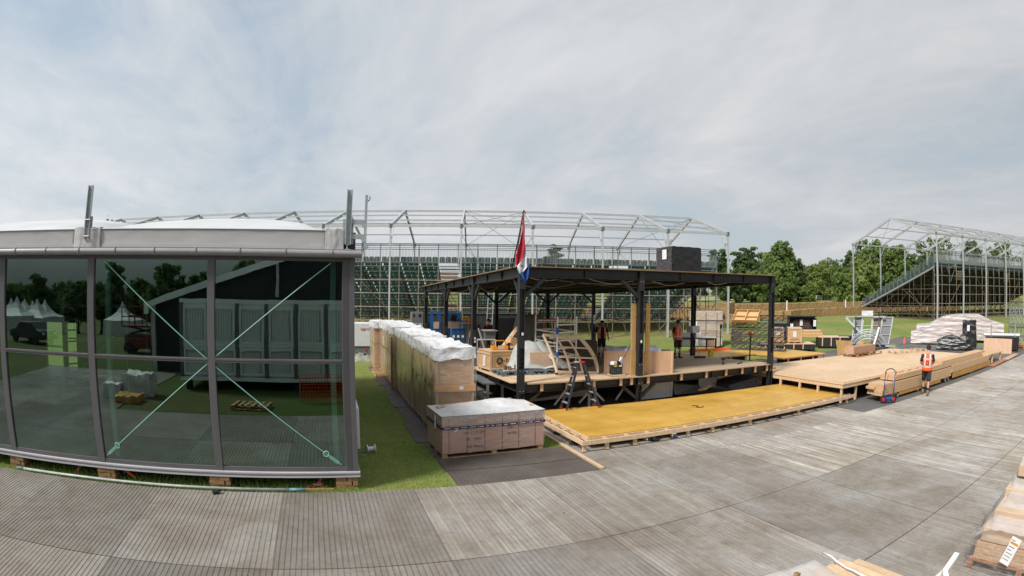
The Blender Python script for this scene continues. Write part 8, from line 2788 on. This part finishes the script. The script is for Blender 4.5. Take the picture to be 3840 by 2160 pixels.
for x in (-.9, .6):
    MB().tube([(x, 1.38, 0), (x, 1.38, 1.1)], .015, 6).build('stake', M['galv'], t)
M['red_dull'] = mat('dull_red_paint', (0.16, 0.02, 0.016), (0.12, 0.015, 0.012), 4, rough=0.5)
t = thing('red_lift', 'red scissor lift parked on the grass beyond the white cabin', 'lift', (-11.2, -12, 0))
MB().box(-12.4, -10.0, -12.6, -11.4, .3, 1.1).build('chassis', M['red_dull'], t, bevel=.05)
MB().box(-12.5, -9.9, -12.7, -11.3, 1.5, 1.6).build('platform', M['red_dull'], t)
mb = MB()
for x in (-12.5, -11.6, -10.8, -9.9):
    mb.box(x - .03, x + .03, -11.33, -11.27, 1.6, 2.7).box(x - .03, x + .03, -12.73, -12.67, 1.6, 2.7)
for z in (2.1, 2.68):
    mb.box(-12.5, -9.9, -11.33, -11.27, z - .03, z + .03).box(-12.5, -9.9, -12.73, -12.67, z - .03, z + .03)
mb.build('guard_rail', M['red_dull'], t)
for x in (-12.1, -10.3):
    for y in (-12.6, -11.4):
        MB().tube([(x, y - .12, .32), (x, y + .12, .32)], .32, 14).build('wheel', M['rubber'], t)
MB().beam((-12.2, -12, 1.1), (-10.2, -12, 1.5), .1, .1).beam((-10.2, -12, 1.1), (-12.2, -12, 1.5), .1, .1).build('scissor_arm', M['steel_black'], t)
cells = [(-9.3 - 2.4 * k, -6.9 - 2.4 * k, y, y + 2.95) for k in range(3) for y in (-4.6, -1.6, .6)]
track_panels('side_trackway_path', cells, .04, .03, M['track'], True, 31)
def peak_tent(x, y, s, lab):
    z0 = terr(x, y)
    t = thing('peaked_tent', lab, 'tent', (x, y, z0), 0, 'white peaked tents')
    prof = [(s * .72, 2.3), (s * .45, 2.75), (s * .25, 3.35), (s * .10, 4.1), (.05, 4.9)]
    mb = MB()
    rings = []
    for r_, z in prof:
        rings.append([(r_ * c, r_ * d, z) for c, d in ((-1, -1), (0, -1), (1, -1), (1, 0), (1, 1), (0, 1), (-1, 1), (-1, 0))])
    mb.loft(rings)
    build_local(mb, 'canopy', M['fabric_top'], t, smooth=False)
    build_local(MB().box(-s * .7, s * .7, -s * .7, s * .7, 0, 2.29), 'side_wall', M['fabric'], t)
for k, (az, d) in enumerate(((-34.9, 92), (-34.2, 84), (-33.5, 96), (-33.2, 88), (-32.3, 94), (-31.7, 86), (-30.9, 88), (-22.0, 80))):
    vx, vy = polar(az, d)
    # mirror across the glass plane gives the tent's true place behind the camera
    peak_tent(vx, 2 * (YF + .045) - vy, 3.6, ['white peaked tent in the mirrored row, outermost', 'white peaked tent in the mirrored row, second', 'white peaked tent in the mirrored row, third', 'white peaked tent in the mirrored row, fourth', 'white peaked tent in the mirrored row, fifth', 'white peaked tent in the mirrored row, sixth', 'white peaked tent in the mirrored row, innermost', 'lone white peaked tent apart from the mirrored row'][k])
for k, (az, d, el, sp, kd) in enumerate(((-22.9, 100, .045, 2.3, 'pine'), (-31.5, 110, .022, 2.4, 'pine'), (-17.2, 92, .048, 2.6, 'broad'), (-13.6, 96, .034, 2.4, 'broad'), (-8.4, 88, .060, 2.6, 'broad'), (-27.0, 104, .014, 2.6, 'broad'), (-35.0, 112, .006, 3.0, 'broad'), (-38.5, 112, .020, 3.0, 'broad'), (-20.2, 108, .022, 2.0, 'broad'), (-4.5, 98, .04, 2.6, 'broad'), (-24.6, 110, .012, 2.4, 'broad'), (-33.2, 118, .008, 2.6, 'broad'), (-29.2, 114, .010, 2.4, 'broad'), (-41.5, 112, .02, 3.0, 'broad'))):
    vx, vy = polar(az, d)
    x, y = vx, 2 * (YF + .045) - vy
    z0 = terr(x, y)
    lab = ['tall pine behind the camera, mirrored beside the second mullion', 'pine behind the camera, mirrored above the white tents', 'big round tree behind the camera, mirrored in the middle bay', 'round tree behind the camera, mirrored right of the big round one', 'tallest tree behind the camera, mirrored behind the gable', 'low tree behind the camera between the two pines', 'low tree behind the camera beyond the tents', 'tree behind the camera at the far end of the mirrored row', 'tree behind the camera beside the tall pine', 'tree behind the camera hidden by the gable', 'low tree behind the camera right of the tents', 'low dark tree behind the camera above the middle of the tents', 'low dark tree behind the camera over the innermost tent', 'outermost tree behind the camera'][k]
    tree(x, y, 3.6 + el * d - z0, d * math.tan(R(sp)), lab, kind=kd, seed=60 + k, n=2400, size=.42, name='pine_tree' if kd == 'pine' else 'broadleaf_tree', m=M['leaf_dark'])
t = thing('parked_car', 'dark parked car on the grass behind the camera, mirrored at the left', 'car', (-21.5, -14.5, 0), R(20))
prof = [(-2.1, .35), (-2.1, .85), (-1.3, .95), (-.75, 1.42), (.85, 1.45), (1.5, 1.0), (2.1, .9), (2.15, .35)]
build_local(MB().prism(prof, 'y', -.85, .85), 'body', M['black_gloss'] if 'black_gloss' in M else M['steel_black'], t, bevel=.08)
for x in (-1.35, 1.35):
    for y in (-.86, .74):
        build_local(MB().tube([(x, y, .33), (x, y + .14, .33)], .33, 16), 'wheel', M['rubber'], t)
for y in (-.6, .6):
    build_local(MB().obox((2.14, y, .75), (.03, .3, .14)), 'headlight', M['white_plastic'], t)
